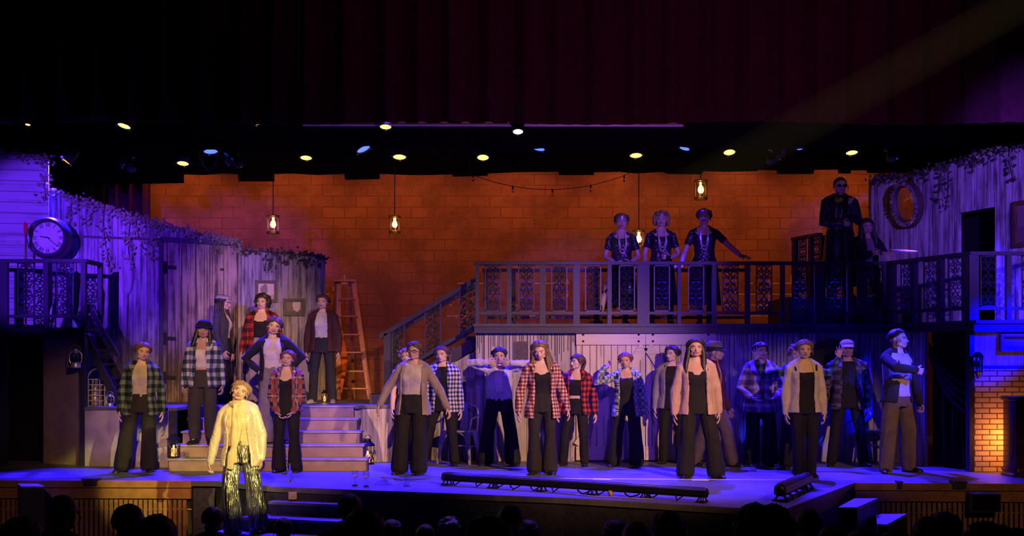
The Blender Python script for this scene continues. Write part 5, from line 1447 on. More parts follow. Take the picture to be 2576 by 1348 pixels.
        for sd in (-1, 1):
            b((sd*.175,-.25,.40), (.115,.11,.11)); b((sd*.352,.05,.44), (.035,.085,.14)); b((sd*(.175 if s.f else .205),-.12,.17), (.10,.17,.11))
        b((0,-.345,.575), (.21,.068,.045)); b((0,-.395,.20), (.12,.055,.07))
        g.tube([s.hp((0,-.40,.50)), s.hp((0,-.455,.42)), s.hp((0,-.50,.345))], [.034*S,.045*S,.052*S], 8); b((0,-.448,.325), (.072,.045,.04))
        nb, nR = s.sp(.83)
        g.tube([s.hp((0,.04,.30)), s.hp((0,.05,.05)), nb + nR @ V3((0,.006*h,0))], [.225*S,(.215 if s.f else .25)*S,(.235 if s.f else .275)*S], 14)
        parts.append(remesh(g, .0062*s.lo, 2))
        for a in s.arms: parts.append(s.hand(a))
        return join_meshes(parts, 'person')
    def hand(s, a):
        k = s.h/1.66; g = Geo(); W, d = a['W'], a['hand']; t = a['thumb'] - d*np.dot(a['thumb'], d)
        t = nrm(t) if np.linalg.norm(t) > .05 else nrm(np.cross(d, (1,0,.2))); n = np.cross(d, t)*a['sd']
        fo = nrm(a['W']-a['E'])
        g.tube([W - fo*.05*k, W, W + d*.02*k], [.024*k,(.023*k,.019*k),(.026*k,.017*k)], 10, ref=n)
        g.tube([W + d*.01*k, W + d*.045*k, W + d*.082*k], [(.028*k,.015*k),(.038*k,.014*k),(.039*k,.012*k)], 12, ref=n)
        c = a['curl']
        for off, ln, fan in ((.0295,.070,.16),(.0100,.079,.05),(-.0100,.073,-.05),(-.0285,.058,-.17)):
            p = W + d*(.084-.004*abs(off)/.03)*k + t*off*k; dr = nrm(d + t*fan*a['spread']); pts = [p - dr*.012*k, p]
            ang = c*.8
            for f in (.42,.32,.26):
                q = nrm(dr*math.cos(ang) + n*math.sin(ang)); p = p + q*ln*f*k; pts.append(p); ang += c
            g.tube(pts, [.0092*k,.0090*k,.0082*k,.0076*k,.0066*k], 8)
        p = W + d*.022*k + t*.026*k; pts = [W + d*.012*k + t*.012*k, p]
        for l, (u, v, w_) in ((.030,(.62,.72,.2)),(.027,(.82,.42,.3+.4*c)),(.024,(.9,.12,.35+.6*c))): p = p + nrm(d*u + t*v + n*w_)*l*k; pts.append(p)
        g.tube(pts, [.013*k,.0135*k,.0115*k,.0095*k,.0078*k], 8)
        return remesh(g, .0044, 1)
    def face(s, par, iris, browm, lipm, eyes=True, ctx='person'):
        S = s.hs
        for sd in (-1, 1):
            g = Geo(); g.ball(s.hp((sd*.145,-.372,.475)), V3((.066,.04,.036))*S, s.hR, 10, 8); g.cur = 1
            g.ball(s.hp((sd*.145,-.398,.472)), V3((.030,.018,.032))*S, s.hR, 8, 6)
            obj('eye', g, [EYEWHITE, iris], par)
            g = Geo(); g.tube([s.hp((sd*.055,-.432,.555)), s.hp((sd*.15,-.418,.59)), s.hp((sd*.245,-.345,.565))], [.011*S,.014*S,.008*S], 6); obj('eyebrow', g, browm, par)
            g = Geo(); g.tube([s.hp((sd*.075,-.405,.495)), s.hp((sd*.145,-.418,.515)), s.hp((sd*.215,-.362,.49))], .009*S, 5); obj('eyelid', g, browm, par)
        g = Geo(); g.tube([s.hp((-.120,-.400,.232)), s.hp((-.045,-.452,.218)), s.hp((0,-.458,.214)), s.hp((.045,-.452,.218)), s.hp((.120,-.400,.232))], [.012*S,.024*S,.022*S,.024*S,.012*S], 6)
        g.tube([s.hp((-.105,-.402,.222)), s.hp((0,-.455,.174)), s.hp((.105,-.402,.222))], [.012*S,.030*S,.012*S], 6); obj('lips', g, lipm, par)
    # ---- clothes
    def trousers(s, style='wide', off=.013, top=.605, hem=.03, voxel=.0115, amp=.006, seed=0):
        h = s.h; k = h/1.66*(.6+.4*s.wide)
        th, kn, he = dict(wide=(.094,.090,.112), straight=(.088,.070,.068), flare=(.088,.070,.100), slim=(.084,.058,.046), baggy=(.096,.092,.082), tights=(.080,.052,.036))[style]
        g = Geo(); g.loft([s.ring(z, off) for z in (.462,.49,.52,.55,.58,top)])
        for (H, K, A, fw), sd in zip(s.legs, (-1, 1)):
            hm = V3((A[0], A[1], A[2]-s.ank+hem+he*k*.4)) if s.legs else A
            hm = hm + fw*.012
            g.tube([H+V3((sd*-.004,0,.03)), H*.7+K*.3, H*.35+K*.65, K, K*.6+hm*.4, K*.25+hm*.75, hm], [th*k, th*.98*k, (th*.5+kn*.5)*k, kn*k, (kn*.6+he*.4)*k, (kn*.2+he*.8)*k, he*k], 14)
        me = remesh(g, voxel, 2)
        V = verts(me)
        if style in ('wide','flare','baggy','straight'):
            V[:,2] = np.maximum(V[:,2], min(l[2][2] for l in s.legs) - s.ank + hem*.6); me.vertices.foreach_set('co', V.ravel())
        return ruffle(me, amp, 20, 4.5, seed)
    def top(s, z0=.57, z1=.80, off=.009, sleeve=None, voxel=.010, amp=.004, seed=0, scoop=0.0, straps=False):
        h = s.h; g = Geo(); zs = [z for z in np.linspace(z0, z1, 9)]
        rings = [s.ring(z, off) for z in zs]
        if scoop:
            C, R = s.sp(z1); k = len(rings)-1
            th = np.arange(24)*2*math.pi/24; w_ = np.clip(np.cos(th)*1.6-.6, 0, 1)
            rings[k] = rings[k] - np.outer(w_*scoop*h, R @ V3((0,0,1)))
        g.loft(rings)
        if s.f:
            C, R = s.sp(.725)
            for sd in (-1, 1): g.ball(C + R @ V3((sd*.040*h, -.047*h, 0)), V3((.038*h,.032*h,.040*h))+off*.7)
        if straps:
            for sd in (-1, 1):
                p = [s.ring(z, off)[i] for z, i in ((z1-.015, 24-3 if sd < 0 else 3), (.815, 24-4 if sd < 0 else 4))]
                C, R = s.sp(.835); p.append(C + R @ V3((sd*.052*h, .012*h, .0*h))); p.append(s.ring(.80, off)[24-9 if sd < 0 else 9])
                g.tube(p, [.02,.018,.017,.02], 8)
        if sleeve:
            for a in s.arms:
                C, R = s.sp(.80); e = a['S']*(1-sleeve) + a['E']*sleeve
                g.tube([C + R @ V3((a['sd']*.05*h,0,.005*h)), a['S'], e], [.038*h,.033*h,.032*h], 12); C2, R2 = s.sp(.832); g.tube([C2 + R2 @ V3((a['sd']*.034*h,.010*h,0)), a['S'] + V3((-a['sd']*.012*h,.004*h,.008*h))], [.025*h,.027*h], 10)
        return ruffle(remesh(g, voxel, 2), amp, 18, 9, seed)
    def jacket(s, hem=.44, gap=.07, gap_low=None, flare=.038, off=.019, sleeve=1.0, voxel=.0095, amp=.006, seed=0, collar=.022, cuff=.036, neck=.847, bulk=1.0, topgap=None, box=True):
        h = s.h; g = Geo(); n = 34; A = []; gl = gap if gap_low is None else gap_low; tg = gap*.8 if topgap is None else topgap
        zs = np.concatenate([np.linspace(hem, .56, 5), np.linspace(.60, .79, 7), [.812,.828,neck]])
        for z in zs:
            o = off*bulk + flare*max(0, (.60-z)/.16) if z < .60 else off*bulk*(1 if z < .80 else .92)
            w, d, y = s.sec(z, o); w = max(w, .0945*h*s.wide+o) if box and z < .76 else w
            gp = np.interp(z, [hem, .62, .76, .83], [gl, gap, gap, tg])
            t0 = max(.02, math.asin(min(.96, gp/w))) if gap > 0 else .0
            A.append(s.ring(max(z,.40), o, th=np.linspace(t0, 2*math.pi-t0, n), box=box) + (V3((0,0,(z-.40)*h)) if z < .40 else 0))
        A = np.array(A); C0 = np.array([s.sp(z)[0] for z in zs])[:,None,:]
        inn = (C0 - A); inn[:,:,2] = 0; inn = inn/np.maximum(np.linalg.norm(inn, axis=2, keepdims=True), 1e-6)
        g.sheet(A, inn*.019)
        for a in s.arms:
            C, R = s.sp(.795); e = a['E']; W = a['S']*0 + (a['E']*(1-sleeve)+a['W']*sleeve)
            b = bulk; C2, R2 = s.sp(.836)
            g.tube([C2 + R2 @ V3((a['sd']*.034*h,.012*h,0)), a['S'] + V3((-a['sd']*.010*h,.004*h,.010*h))], [.034*h,.038*h], 12)
            g.tube([C + R @ V3((a['sd']*.068*h,0,.006*h)), a['S'], a['S']*.5+e*.5, e, e*.5+W*.5, W], [.039*h,.0385*h*b,.036*h*b,.0345*h*b,.031*h*b,max(.020*h,cuff*h*.72)], 14)
        if collar:
            cl = []
            for z, o in ((.832,.018),(.850,.020),(.866,.030)):
                w, d, y = s.sec(z, o); t0 = math.asin(min(.9, tg/w)) if gap > 0 else .25
                cl.append(s.ring(min(z,.86), o, th=np.linspace(t0, 2*math.pi-t0, 24)) + V3((0,0,max(0,z-.86)*h)))
            c_ = np.array(cl); cc = c_.mean(axis=1, keepdims=True); iv = cc - c_; iv[:,:,2] = 0; iv /= np.maximum(np.linalg.norm(iv, axis=2, keepdims=True), 1e-6)
            g.sheet(c_, iv*.018)
        return ruffle(remesh(g, voxel, 2), amp, 17, 8, seed)
    def skirt(s, z0=.22, z1=.60, flare=.05, off=.02, amp=.01, seed=0, jag=.0):
        rings = []; n = 40
        for z in np.linspace(z1, z0, 12):
            t = (z1-z)/(z1-z0); r = s.ring(max(z,.46), off + flare*t, n=n) + (V3((0,0,(z-.46)*s.h)) if z < .46 else 0)
            if t > .9 and jag: r[::2,2] -= jag
            rings.append(r)
        g = Geo(); A = np.array([np.concatenate([r, r[:1]]) for r in rings]); cc = A.mean(axis=1, keepdims=True); iv = cc-A; iv[:,:,2] = 0
        g.sheet(A, iv/np.maximum(np.linalg.norm(iv, axis=2, keepdims=True), 1e-6)*.008)
        me = g.mesh('t'); me.polygons.foreach_set('use_smooth', [True]*len(me.polygons)); fix_normals(me)
        return ruffle(me, amp, 16, 2.5, seed)
    def shoes(s, par, m, boot=0.0, heel=0.0):
        k = s.h/1.66
        for (H, K, A, fw), sd in zip(s.legs, (-1, 1)):
            g = Geo(); sdv = np.cross(fw, (0,0,1)); z0 = A[2]-s.ank; o = V3((A[0],A[1],z0)); rings = []
            for u, w, ht in ((-.068,.012,.03),(-.06,.028,.062),(-.03,.035,.078),(.02,.036,.082),(.07,.040,.062),(.12,.044,.045),(.16,.036,.036),(.182,.014,.022)):
                c = o + fw*u*k; rings.append([c + sdv*w*k*x + V3((0,0,(.003 + ht*zz)*k)) for x, zz in ((-1,0),(-1.02,.4),(-.75,.85),(0,1),(.75,.85),(1.02,.4),(1,0),(.0,0))])
            g.loft(rings)
            if boot: g.tube([A + V3((0,0,.0)), A + nrm(K-A)*boot], [.046*k,.056*k], 12)
            obj('shoe', g, m, par)
    # ---- hair and hats
    def cap_grid(s, g, k=1.10, front=50, back=128, side=96, cz=.60, cy=.06, n=26, m=9, seed=0, amp=.02, rz=.405, thick=.12, part=0.0):
        S = s.hs; out, inn = [], []
        for i in range(m+1):
            ro, ri = [], []
            for j in range(n):
                ph = 2*math.pi*j/n; c = (1-math.cos(ph))/2
                tm = np.interp(c, [0,.12,.30,.55,1], [front, front+8, side, back*.94, back]); th = RAD(tm)*max(i,.05)/m
                kk = k*(1 + amp*mnoise.noise((ph*2.5+seed, i*.7, seed)) + .07*abs(math.sin(ph))*min(1, i/m*1.4)*(part != 0) - (.10*math.exp(-((ph if ph < math.pi else ph-2*math.pi)*.5+part*6)**2*30)*(c < .35) if part else 0))
                d = V3((math.sin(ph)*math.sin(th)*.345, -math.cos(ph)*math.sin(th)*.44, math.cos(th)*rz))
                ro.append(s.hp(d*kk + (0, cy+.015, cz))); ri.append(s.hp(d*(k-thick) + (0, cy+.015, cz)))
            out.append(ro + ro[:1]); inn.append(ri + ri[:1])
        A = np.array(out); g.sheet(A, np.array(inn)-A)
    def strands(s, g, paths, r, seed=0):
        for p in paths: g.tube([V3(q) for q in p], [(r*f, r*f*.7) for f in np.linspace(1, .45, len(p))], 8)
    def hair(s, style, seed=0):
        g = Geo(); S = s.hs; rr = random.Random(seed)
        if style == 'short': s.cap_grid(g, 1.18, 56, 112, 86, seed=seed, amp=.09, thick=.2)
        elif style == 'crop': s.cap_grid(g, 1.10, 56, 108, 82, seed=seed, amp=.03, thick=.15)
        else: s.cap_grid(g, 1.17, 62, 126, 108, seed=seed, amp=.08, thick=.22, part=.05*(1 if seed % 2 else -1))
        if style == 'bun': g.ball(s.hp((0,.52,.72)), V3((.2,.18,.19))*S, s.hR); 
        if style == 'topbun': g.ball(s.hp((0,.30,1.03)), V3((.19,.19,.15))*S, s.hR)
        if style == 'lowbun': g.ball(s.hp((0,.50,.30)), V3((.2,.16,.17))*S, s.hR)
        if style in ('pony','ponyside'):
            x = .0 if style == 'pony' else .30
            p0 = s.hp((x*.5,.46,.62)); b = s.hp((x*.9,.64,.45)); C, R = s.sp(.78); e = C + R @ V3((x*.22, .085, .0)); e[2] = s.hC[2]-.16*s.h*.8
            g.tube([p0, b, b*.45+e*.55, e], [.07*S,.14*S,.13*S,.04*S], 10)
        if style in ('long','longwavy','half'):
            C, R = s.sp(.76); n = 15; dn = .11*s.h if style != 'half' else .02*s.h
            for k in range(n):
                a = RAD(62 + 236*k/(n-1)); rx_ = .36
                st_ = s.hp((math.sin(a)*rx_*.95, .06-math.cos(a)*.40, .62)); md = s.hp((math.sin(a)*.41, .08-math.cos(a)*.42, .2))
                fr = math.cos(a) > .05
                e = s.hp((math.sin(a)*.52, (.02 if not fr else -.10)-math.cos(a)*.46, -.45)); e2 = s.hp((math.sin(a)*.55, (.06 if not fr else -.16)-math.cos(a)*.5, -.45)); e2 = e2 - V3((0,0,dn*rr.uniform(.8,1.25)))
                wv = .02*S if style == 'longwavy' else 0
                g.tube([st_, md + V3((rr.gauss(0,wv),0,0)), e + V3((rr.gauss(0,wv*2),0,0)), e2], [(.10*S,.07*S),(.115*S,.075*S),(.11*S,.07*S),(.04*S,.03*S)], 8)
        if style in ('bob','curlybob'):
            n = 15
            for k in range(n):
                a = RAD(68 + 224*k/(n-1)); st_ = s.hp((math.sin(a)*.345, .06-math.cos(a)*.42, .60)); e = s.hp((math.sin(a)*.43, .08-math.cos(a)*.45, .12+.06*rr.random()))
                g.tube([st_, s.hp((math.sin(a)*.42, .07-math.cos(a)*.46, .38)), e], [.10*S,.11*S,.06*S], 8)
        if style in ('curly','curlybob','curlybig','curlyhigh'):
            kk = dict(curly=(.44,60,.12), curlybob=(.46,70,.12), curlybig=(.60,120,.14), curlyhigh=(.45,60,.12))[style]
            for k in range(kk[1]):
                z = rr.uniform(-.75 if style == 'curlybig' else -.35, 1); ph = rr.uniform(0, 2*math.pi); q = math.sqrt(1-z*z)
                d = V3((math.sin(ph)*q, -math.cos(ph)*q, z))
                if d[1] < -.45 and z < .62: continue
                g.ball(s.hp(d*(kk[0],kk[0]*1.12,kk[0]) + (0,.10,.60)), kk[2]*S*rr.uniform(.7,1.15), None, 8, 6)
            me = remesh(g, .009*max(1,s.lo*.8), 1); return ruffle(me, .012, 60, 60, seed)
        # swept-back locks
        if style not in ('short','crop'):
            for sd in (-1, 1):
                for k in range(9):
                    a0, t0, t1 = rr.uniform(6, 38), rr.uniform(24, 66), rr.uniform(70, 112); pts = []
                    for u in np.linspace(0, 1, 6):
                        ph = RAD(a0 + (168-a0)*u**.8)*sd; th = RAD(t0 + (t1-t0)*u + 18*math.sin(math.pi*u)); q = 1.17 + .05*math.sin(math.pi*u)
                        pts.append(s.hp((math.sin(ph)*math.sin(th)*.365*q, .075-math.cos(ph)*math.sin(th)*.44*q, .60+math.cos(th)*.405*q)))
                    r_ = rr.uniform(.035, .07)*S; g.tube(pts, [r_*.5, r_, r_, r_, r_, r_*.6], 6)
        # fly-away wisps
        for k in range(4):
            a = rr.choice((-1,1)); st_ = s.hp((a*.33,-.12+.05*k,.62)); g.tube([st_, s.hp((a*(.40+.03*rr.random()),-.20,.40)), s.hp((a*.38,-.18+.05*rr.random(),.18))], .012*S, 4)
        me = g.mesh('hair'); me.polygons.foreach_set('use_smooth', [True]*len(me.polygons)); fix_normals(me)
        return ruffle(me, .006, 48, 14, seed)
    def hat(s, par, kind, m, m2=None):
        S = s.hs; g = Geo()
        def er(z, kx, ky, cy=.08, n=28, tilt=0): return [s.hp((math.sin(t)*.345*kx, cy-math.cos(t)*.44*ky, z + tilt*math.cos(t))) for t in np.arange(n)*2*math.pi/n]
        if kind in ('ballcap','flatcap'):
            if kind == 'ballcap': g.loft([er(.74,1.12,1.10), er(.82,1.13,1.12), er(.92,1.02,1.0), er(1.03,.72,.72), er(1.085,.3,.3)])
            else: g.loft([er(.70,1.14,1.12), er(.80,1.30,1.28,.04), er(.90,1.24,1.2,.03), er(1.0,.9,.9,.05), er(1.05,.4,.4)])
            b_ = Geo(); A = []
            for u in np.linspace(0, 1, 6):
                A.append([s.hp((math.sin(t)*.345*(1.1-.12*u), .08-math.cos(t)*.44*1.08-u*.30, .785-.10*u-.03*u*u - .05*math.sin(t)**2*u)) for t in np.linspace(-1.25, 1.25, 13)])
            b_.sheet(np.array(A), s.hR @ V3((0,0,-.03*S)))
            o = obj('hat', g, m, par); obj('visor', b_, m2 or m, o)
        elif kind in ('fedora','bowler'):
            if kind == 'fedora': g.loft([er(.70,1.13,1.11), er(.86,1.10,1.08), er(1.05,1.0,1.0), er(1.16,.82,.9), er(1.19,.5,.7), er(1.13,.12,.4)])
            else: g.loft([er(.68,1.13,1.11), er(.84,1.15,1.13), er(1.0,1.06,1.05), er(1.10,.80,.8), er(1.15,.3,.3)])
            o = obj('hat', g, m, par)
            b_ = Geo(); b_.loft([er(.70,1.10,1.08), er(.685,1.4,1.36,.08,28,-.0), er(.70,1.72,1.62,.08,28,-.03), er(.685,1.72,1.62,.08,28,-.03), er(.665,1.4,1.36), er(.67,1.10,1.08)], caps=False); obj('brim', b_, m, o)
            c_ = Geo(); c_.loft([er(.70,1.16,1.14), er(.80,1.145,1.125)], caps=False); obj('hat_band', c_, m2 or m, o)
        elif kind == 'headband':
            g.loft([er(.70,1.09,1.10,.06), er(.70,1.14,1.14,.06), er(.86,1.10,1.10,.06), er(.86,1.05,1.05,.06)], caps=False); g.loft([er(.86,1.08,1.08,.07), er(.98,.86,.88,.07), er(1.05,.4,.4,.07)])
            o = obj('headband', g, m, par)
            f = Geo(); c = (.36,.02,.80)
            for k in range(7):
                a = k/7*2*math.pi; f.ball(s.hp((c[0]+.04, c[1]+.1*math.cos(a), c[2]+.1*math.sin(a))), .05*S, None, 8, 6)
            obj('flower', f, m2 or m, o)
    def glasses(s, par, dark=False):
        S = s.hs; g = Geo()
        for sd in (-1, 1):
            th = np.linspace(0, 2*math.pi, 17); g.tube([s.hp((sd*.15+math.cos(t)*.115, -.455+.04*abs(math.cos(t)*sd+.0)*0, .475+math.sin(t)*.085)) for t in th], .010*S, 5, cap=False)
            g.tube([s.hp((sd*.265,-.45,.49)), s.hp((sd*.375,-.2,.49)), s.hp((sd*.38,.06,.48))], .012*S, 5)
        g.tube([s.hp((-.04,-.46,.49)), s.hp((.04,-.46,.49))], .012*S, 5)
        o = obj('glasses', g, BLACKMETAL, par)
        for sd in (-1, 1):
            l = Geo(); l.ball(s.hp((sd*.15,-.452,.475)), V3((.11,.012,.08))*S, s.hR, 12, 8); obj('eyeglass_lens', l, DARKLENS if dark else CLEARLENS, o)
    def belt(s, par, m, z=.60): 
        g = Geo(); g.loft([s.ring(z-.012,.016), s.ring(z-.012,.024), s.ring(z+.012,.022), s.ring(z+.012,.014)], caps=False); return obj('belt', g, m, par)
    def necklace(s, par, m, depth=.60, r=.008, width=.05, name='necklace'):
        pts = []; C, R = s.sp(.84)
        for t in np.linspace(0, 2*math.pi, 41):
            u = math.sin(t); z = np.interp(-math.cos(t), [-1, 1], [.846, depth]); w, d, y = s.sec(min(z,.83), .020)
            c, R = s.sp(z); x = u*(.040*s.h if z > .8 else width*s.h*1.0); x = min(max(x, -w*.9), w*.9)
            fy = y - d*math.sqrt(max(0, 1-(x/w)**2)) - (.030*s.h*s.f*max(0, 1-abs(z-.725)/.06)) if z < .832 else .012*s.h
            pts.append(c + R @ V3((x, fy-.012 if z < .832 else fy, 0)))
        g = Geo(); g.tube(pts, r, 6, cap=False); return obj(name, g, m, par, smooth=80)

EYEWHITE = plain('eye_white', (.72,.68,.66), .3, 0, .05, 30, 0)
IRIS = plain('dark_iris', (.03,.02,.015), .2, 0, .2, 30, 0)
def thin_lens(name):
    m, nt, b = mat_base(name); t = nt.nodes.new('ShaderNodeBsdfTransparent'); t.inputs[0].default_value = (.9,.9,.9,1); mx = nt.nodes.new('ShaderNodeMixShader'); mx.inputs[0].default_value = .06
    b.inputs['Roughness'].default_value = .05; L(nt, ramp(nt, noise(nt, coords(nt), 3, 1), [(0,(.7,.7,.7)),(1,(.8,.8,.8))]), b.inputs['Base Color'])
    L(nt, t.outputs[0], mx.inputs[1]); L(nt, b.outputs[0], mx.inputs[2]); L(nt, mx.outputs[0], nt.nodes['Material Output'].inputs['Surface']); return m
CLEARLENS = thin_lens('clear_lens')
DARKLENS = plain('smoked_lens', (.01,.01,.012), .08, 0, .1, 10, 0)
LIPM = plain('lip_red', (.32,.09,.085), .45, 0, .1, 30, 0); LIPN = plain('lip_pale', (.42,.20,.17), .5, 0, .1, 30, 0)
SKIN_L = skin('fair_skin', (.62,.43,.34)); SKIN_M = skin('olive_skin', (.50,.32,.23)); SKIN_D = skin('tan_skin', (.36,.21,.14))
HBROWN = hairmat('brown_hair', (.075,.042,.024)); HDARK = hairmat('dark_hair', (.022,.015,.012)); HBLOND = hairmat('blond_hair', (.34,.23,.12)); HAUBURN = hairmat('auburn_hair', (.16,.065,.035)); HGREY = hairmat('grey_hair', (.28,.27,.27)); HLBROWN = hairmat('light_brown_hair', (.17,.105,.06))
BLACKC = cloth('black_cotton', (.013,.012,.013)); BLACKT = cloth('black_trousers', (.012,.0115,.012)); CHARC = cloth('charcoal_trousers', (.020,.019,.019)); SOFTCHARC = cloth('soft_charcoal_trousers', (.046,.044,.042)); NAVY = cloth('navy_trousers', (.020,.022,.035))
GREYT = cloth('grey_trousers', (.20,.185,.18)); BEIGET = cloth('beige_trousers', (.40,.33,.27)); BROWNT = cloth('brown_trousers', (.11,.085,.062)); WHITET = cloth('white_cotton', (.62,.58,.55)); GREYTEE = cloth('heather_grey_cotton', (.40,.38,.34))
SHOEB = plain('black_leather', (.014,.013,.014), .28, 0, .2, 30, .1); SHOEW = plain('pale_canvas_shoe', (.45,.43,.42), .6)

def person(loc, yaw, fig, label, skinm, hairm, hairstyle, seed=1, iris=IRIS, lips=None, group=None, face=True, browm=None, hair=True):
    f = Fig(**fig)
    me = f.body()
    p = obj('person', me, skinm); tag(p, label, 'person', group)
    p.location = loc; p.rotation_euler = (0, 0, RAD(yaw))
    if face: f.face(p, iris, browm or (hairm if hairm is not HBLOND else HLBROWN), lips or (LIPM if fig.get('female', True) else LIPN))
    if hair and hairstyle: obj('hair', f.hair(hairstyle, seed), hairm, p)
    return p, f
def wear(p, name, me, m): return obj(name, me, m, p)
# ------------------------------------------------------------------ the cast
def FL(px, py): return G(px, py)
def ON(px, d, z): return Vector(((px-CX)*d/F, d, z))
# A: green plaid, house-left
p, f = person(FL(343,1186), 8, dict(h=1.64, lean=(0,2,0), head=(22,4,6), feet=((-.16,.0,-28),(.15,.02,14)), hip=(.06,0), arms=dict(L=dict(up=(-.34,.06,-1), fore=(-.10,-.16,-1)), R=dict(up=(.36,.05,-1), fore=(.06,-.12,-1)))), 'person in green and black plaid shirt and pale tee standing beside the wide staircase', SKIN_L, HAUBURN, 'bun', 1)
wear(p, 'trousers', f.trousers('wide', seed=1), CHARC); wear(p, 'tee_shirt', f.top(.58,.815,sleeve=.4,seed=2), GREYTEE)
wear(p, 'plaid_shirt', f.jacket(.44,.085,.10,seed=3), plaid('green_black_plaid', (.16,.22,.15), (.012,.016,.016), (.045,.085,.07), .10)); f.shoes(p, SHOEB)
# B: black hat, blue plaid, on the stairs
p, f = person(ON(510,15.47,2*RIS), 0, dict(h=1.60, head=(10,2,6), feet=((-.10,.0,-14),(.11,.0,10)), arms=dict(L=dict(up=(-.30,.05,-1), fore=(-.08,-.22,-1), curl=1.0), R=dict(up=(.34,.05,-1), fore=(.10,-.2,-1), curl=.6))), 'person in a black hat and blue and white plaid shirt on the stairs', SKIN_M, HDARK, 'half', 2)
wear(p, 'trousers', f.trousers('baggy', hem=.10, seed=4), SOFTCHARC); wear(p, 'crop_top', f.top(.62,.79,scoop=.02,straps=True,seed=4), WHITET)
wear(p, 'plaid_shirt', f.jacket(.46,.06,.09,seed=6), plaid('blue_white_plaid', (.50,.50,.52), (.02,.03,.06), (.10,.14,.22), .11)); f.shoes(p, SHOEB, boot=.14)
f.hat(p, 'bowler', cloth('black_felt', (.012,.012,.014)), BLACKC)
# C: flat cap, profile
p, f = person(ON(562,17.0,PLAT), 78, dict(h=1.55, head=(4,6,0), feet=((-.09,-.03,0),(.09,.06,0)), arms=dict(L=dict(up=(-.2,-.05,-1), fore=(-.05,-.5,-1)), R=dict(up=(.2,.15,-1), fore=(.05,-.3,-1)))), 'person in a pale flat cap and dark jacket in profile before the plank door', SKIN_M, HDARK, 'half', 3)
wear(p, 'trousers', f.trousers('straight', seed=7), NAVY); wear(p, 'shirt', f.top(.57,.815,seed=8), WHITET)
wear(p, 'jacket', f.jacket(.47,.05,.07,seed=9), cloth('dark_slate_jacket', (.045,.042,.055))); f.shoes(p, SHOEB)
f.hat(p, 'flatcap', cloth('pale_tweed', (.34,.31,.33)))
# D: dark curls, red plaid fuzzy jacket
p, f = person(ON(662,17.0,PLAT), 0, dict(h=1.56, wide=1.08, head=(-6,2,4), feet=((-.13,0,-12),(.10,.0,10)), arms=dict(L=dict(up=(-.38,.05,-1), fore=(-.20,-.1,-1)), R=dict(up=(.38,.08,-1), fore=(.05,-.2,-1)))), 'person with dark curls, black tank and red plaid jacket under the larger picture', SKIN_L, HDARK, 'curlybob', 4)
wear(p, 'trousers', f.trousers('straight', seed=10), BEIGET); wear(p, 'tank_top', f.top(.57,.775,scoop=.03,straps=True,seed=11), BLACKC)
wear(p, 'plaid_jacket', f.jacket(.46,.09,.10,seed=12,bulk=1.15,amp=.009), plaid('red_black_fleece', (.38,.04,.035), (.03,.01,.012), (.13,.02,.022), .12)); f.shoes(p, SHOEB)
# E: hands on hips
p, f = person(ON(690,15.63,2*RIS), 4, dict(h=1.66, lean=(0,-3,0), head=(8,4,14), feet=((-.10,0,-14),(.13,.02,14)), hip=(-.02,0), arms=dict(L=dict(up=(-.75,.28,-.72), fore=(.72,-.25,-.62), hand=(.6,-.45,-.6), thumb=(0,.4,-1)), R=dict(up=(.75,.28,-.72), fore=(-.72,-.25,-.62), hand=(-.6,-.45,-.6), thumb=(0,.4,-1)))), 'person in pale tee, navy jacket and grey trousers with hands on hips', SKIN_L, HBROWN, 'lowbun', 5)
wear(p, 'trousers', f.trousers('wide', seed=13), GREYT); wear(p, 'tee_shirt', f.top(.59,.826,sleeve=.4,seed=14), WHITET)
wear(p, 'jacket', f.jacket(.50,.115,.13,seed=15,sleeve=.9,flare=.03), cloth('navy_jacket', (.018,.018,.028))); f.shoes(p, SHOEB)
# F: red plaid, hands clasped
p, f = person(FL(722,1187), 0, dict(h=1.53, head=(-6,-4,5), feet=((-.10,0,-10),(.10,.0,10)), arms=dict(L=dict(up=(-.20,-.10,-1), fore=(.50,-.42,-.95), hand=(.45,-.25,-.9), curl=.6), R=dict(up=(.20,-.10,-1), fore=(-.52,-.50,-.95), hand=(-.5,-.2,-.85), curl=.6))), 'person in red and black plaid shirt with hands clasped low before the stairs', SKIN_L, HAUBURN, 'bun', 6)
wear(p, 'trousers', f.trousers('flare', seed=16), BLACKT); wear(p, 'tank_top', f.top(.56,.775,scoop=.03,straps=True,seed=17), BLACKC)
wear(p, 'plaid_shirt', f.jacket(.50,.075,.09,seed=18,amp=.010), plaid('red_cream_plaid', (.30,.05,.045), (.03,.015,.018), (.22,.13,.12), .11, (.5,.4,.35), .5)); f.shoes(p, SHOEB)
# G: maroon jacket, pale blue top
p, f = person(ON(812,17.15,PLAT), -3, dict(h=1.57, head=(-4,0,0), feet=((-.14,0,-14),(.14,.0,14)), arms=dict(L=dict(up=(-.30,.06,-1), fore=(-.05,-.12,-1)), R=dict(up=(.30,.06,-1), fore=(.06,-.12,-1)))), 'person in open dark maroon jacket and pale blue top in front of the ladder', SKIN_L, HBROWN, 'bun', 7)
wear(p, 'trousers', f.trousers('straight', seed=19), NAVY); wear(p, 'shirt', f.top(.59,.83,seed=20), cloth('pale_blue_cotton', (.50,.52,.58)))
wear(p, 'jacket', f.jacket(.47,.085,.085,seed=21,bulk=1.1), cloth('maroon_jacket', (.055,.022,.028))); f.shoes(p, SHOEW)
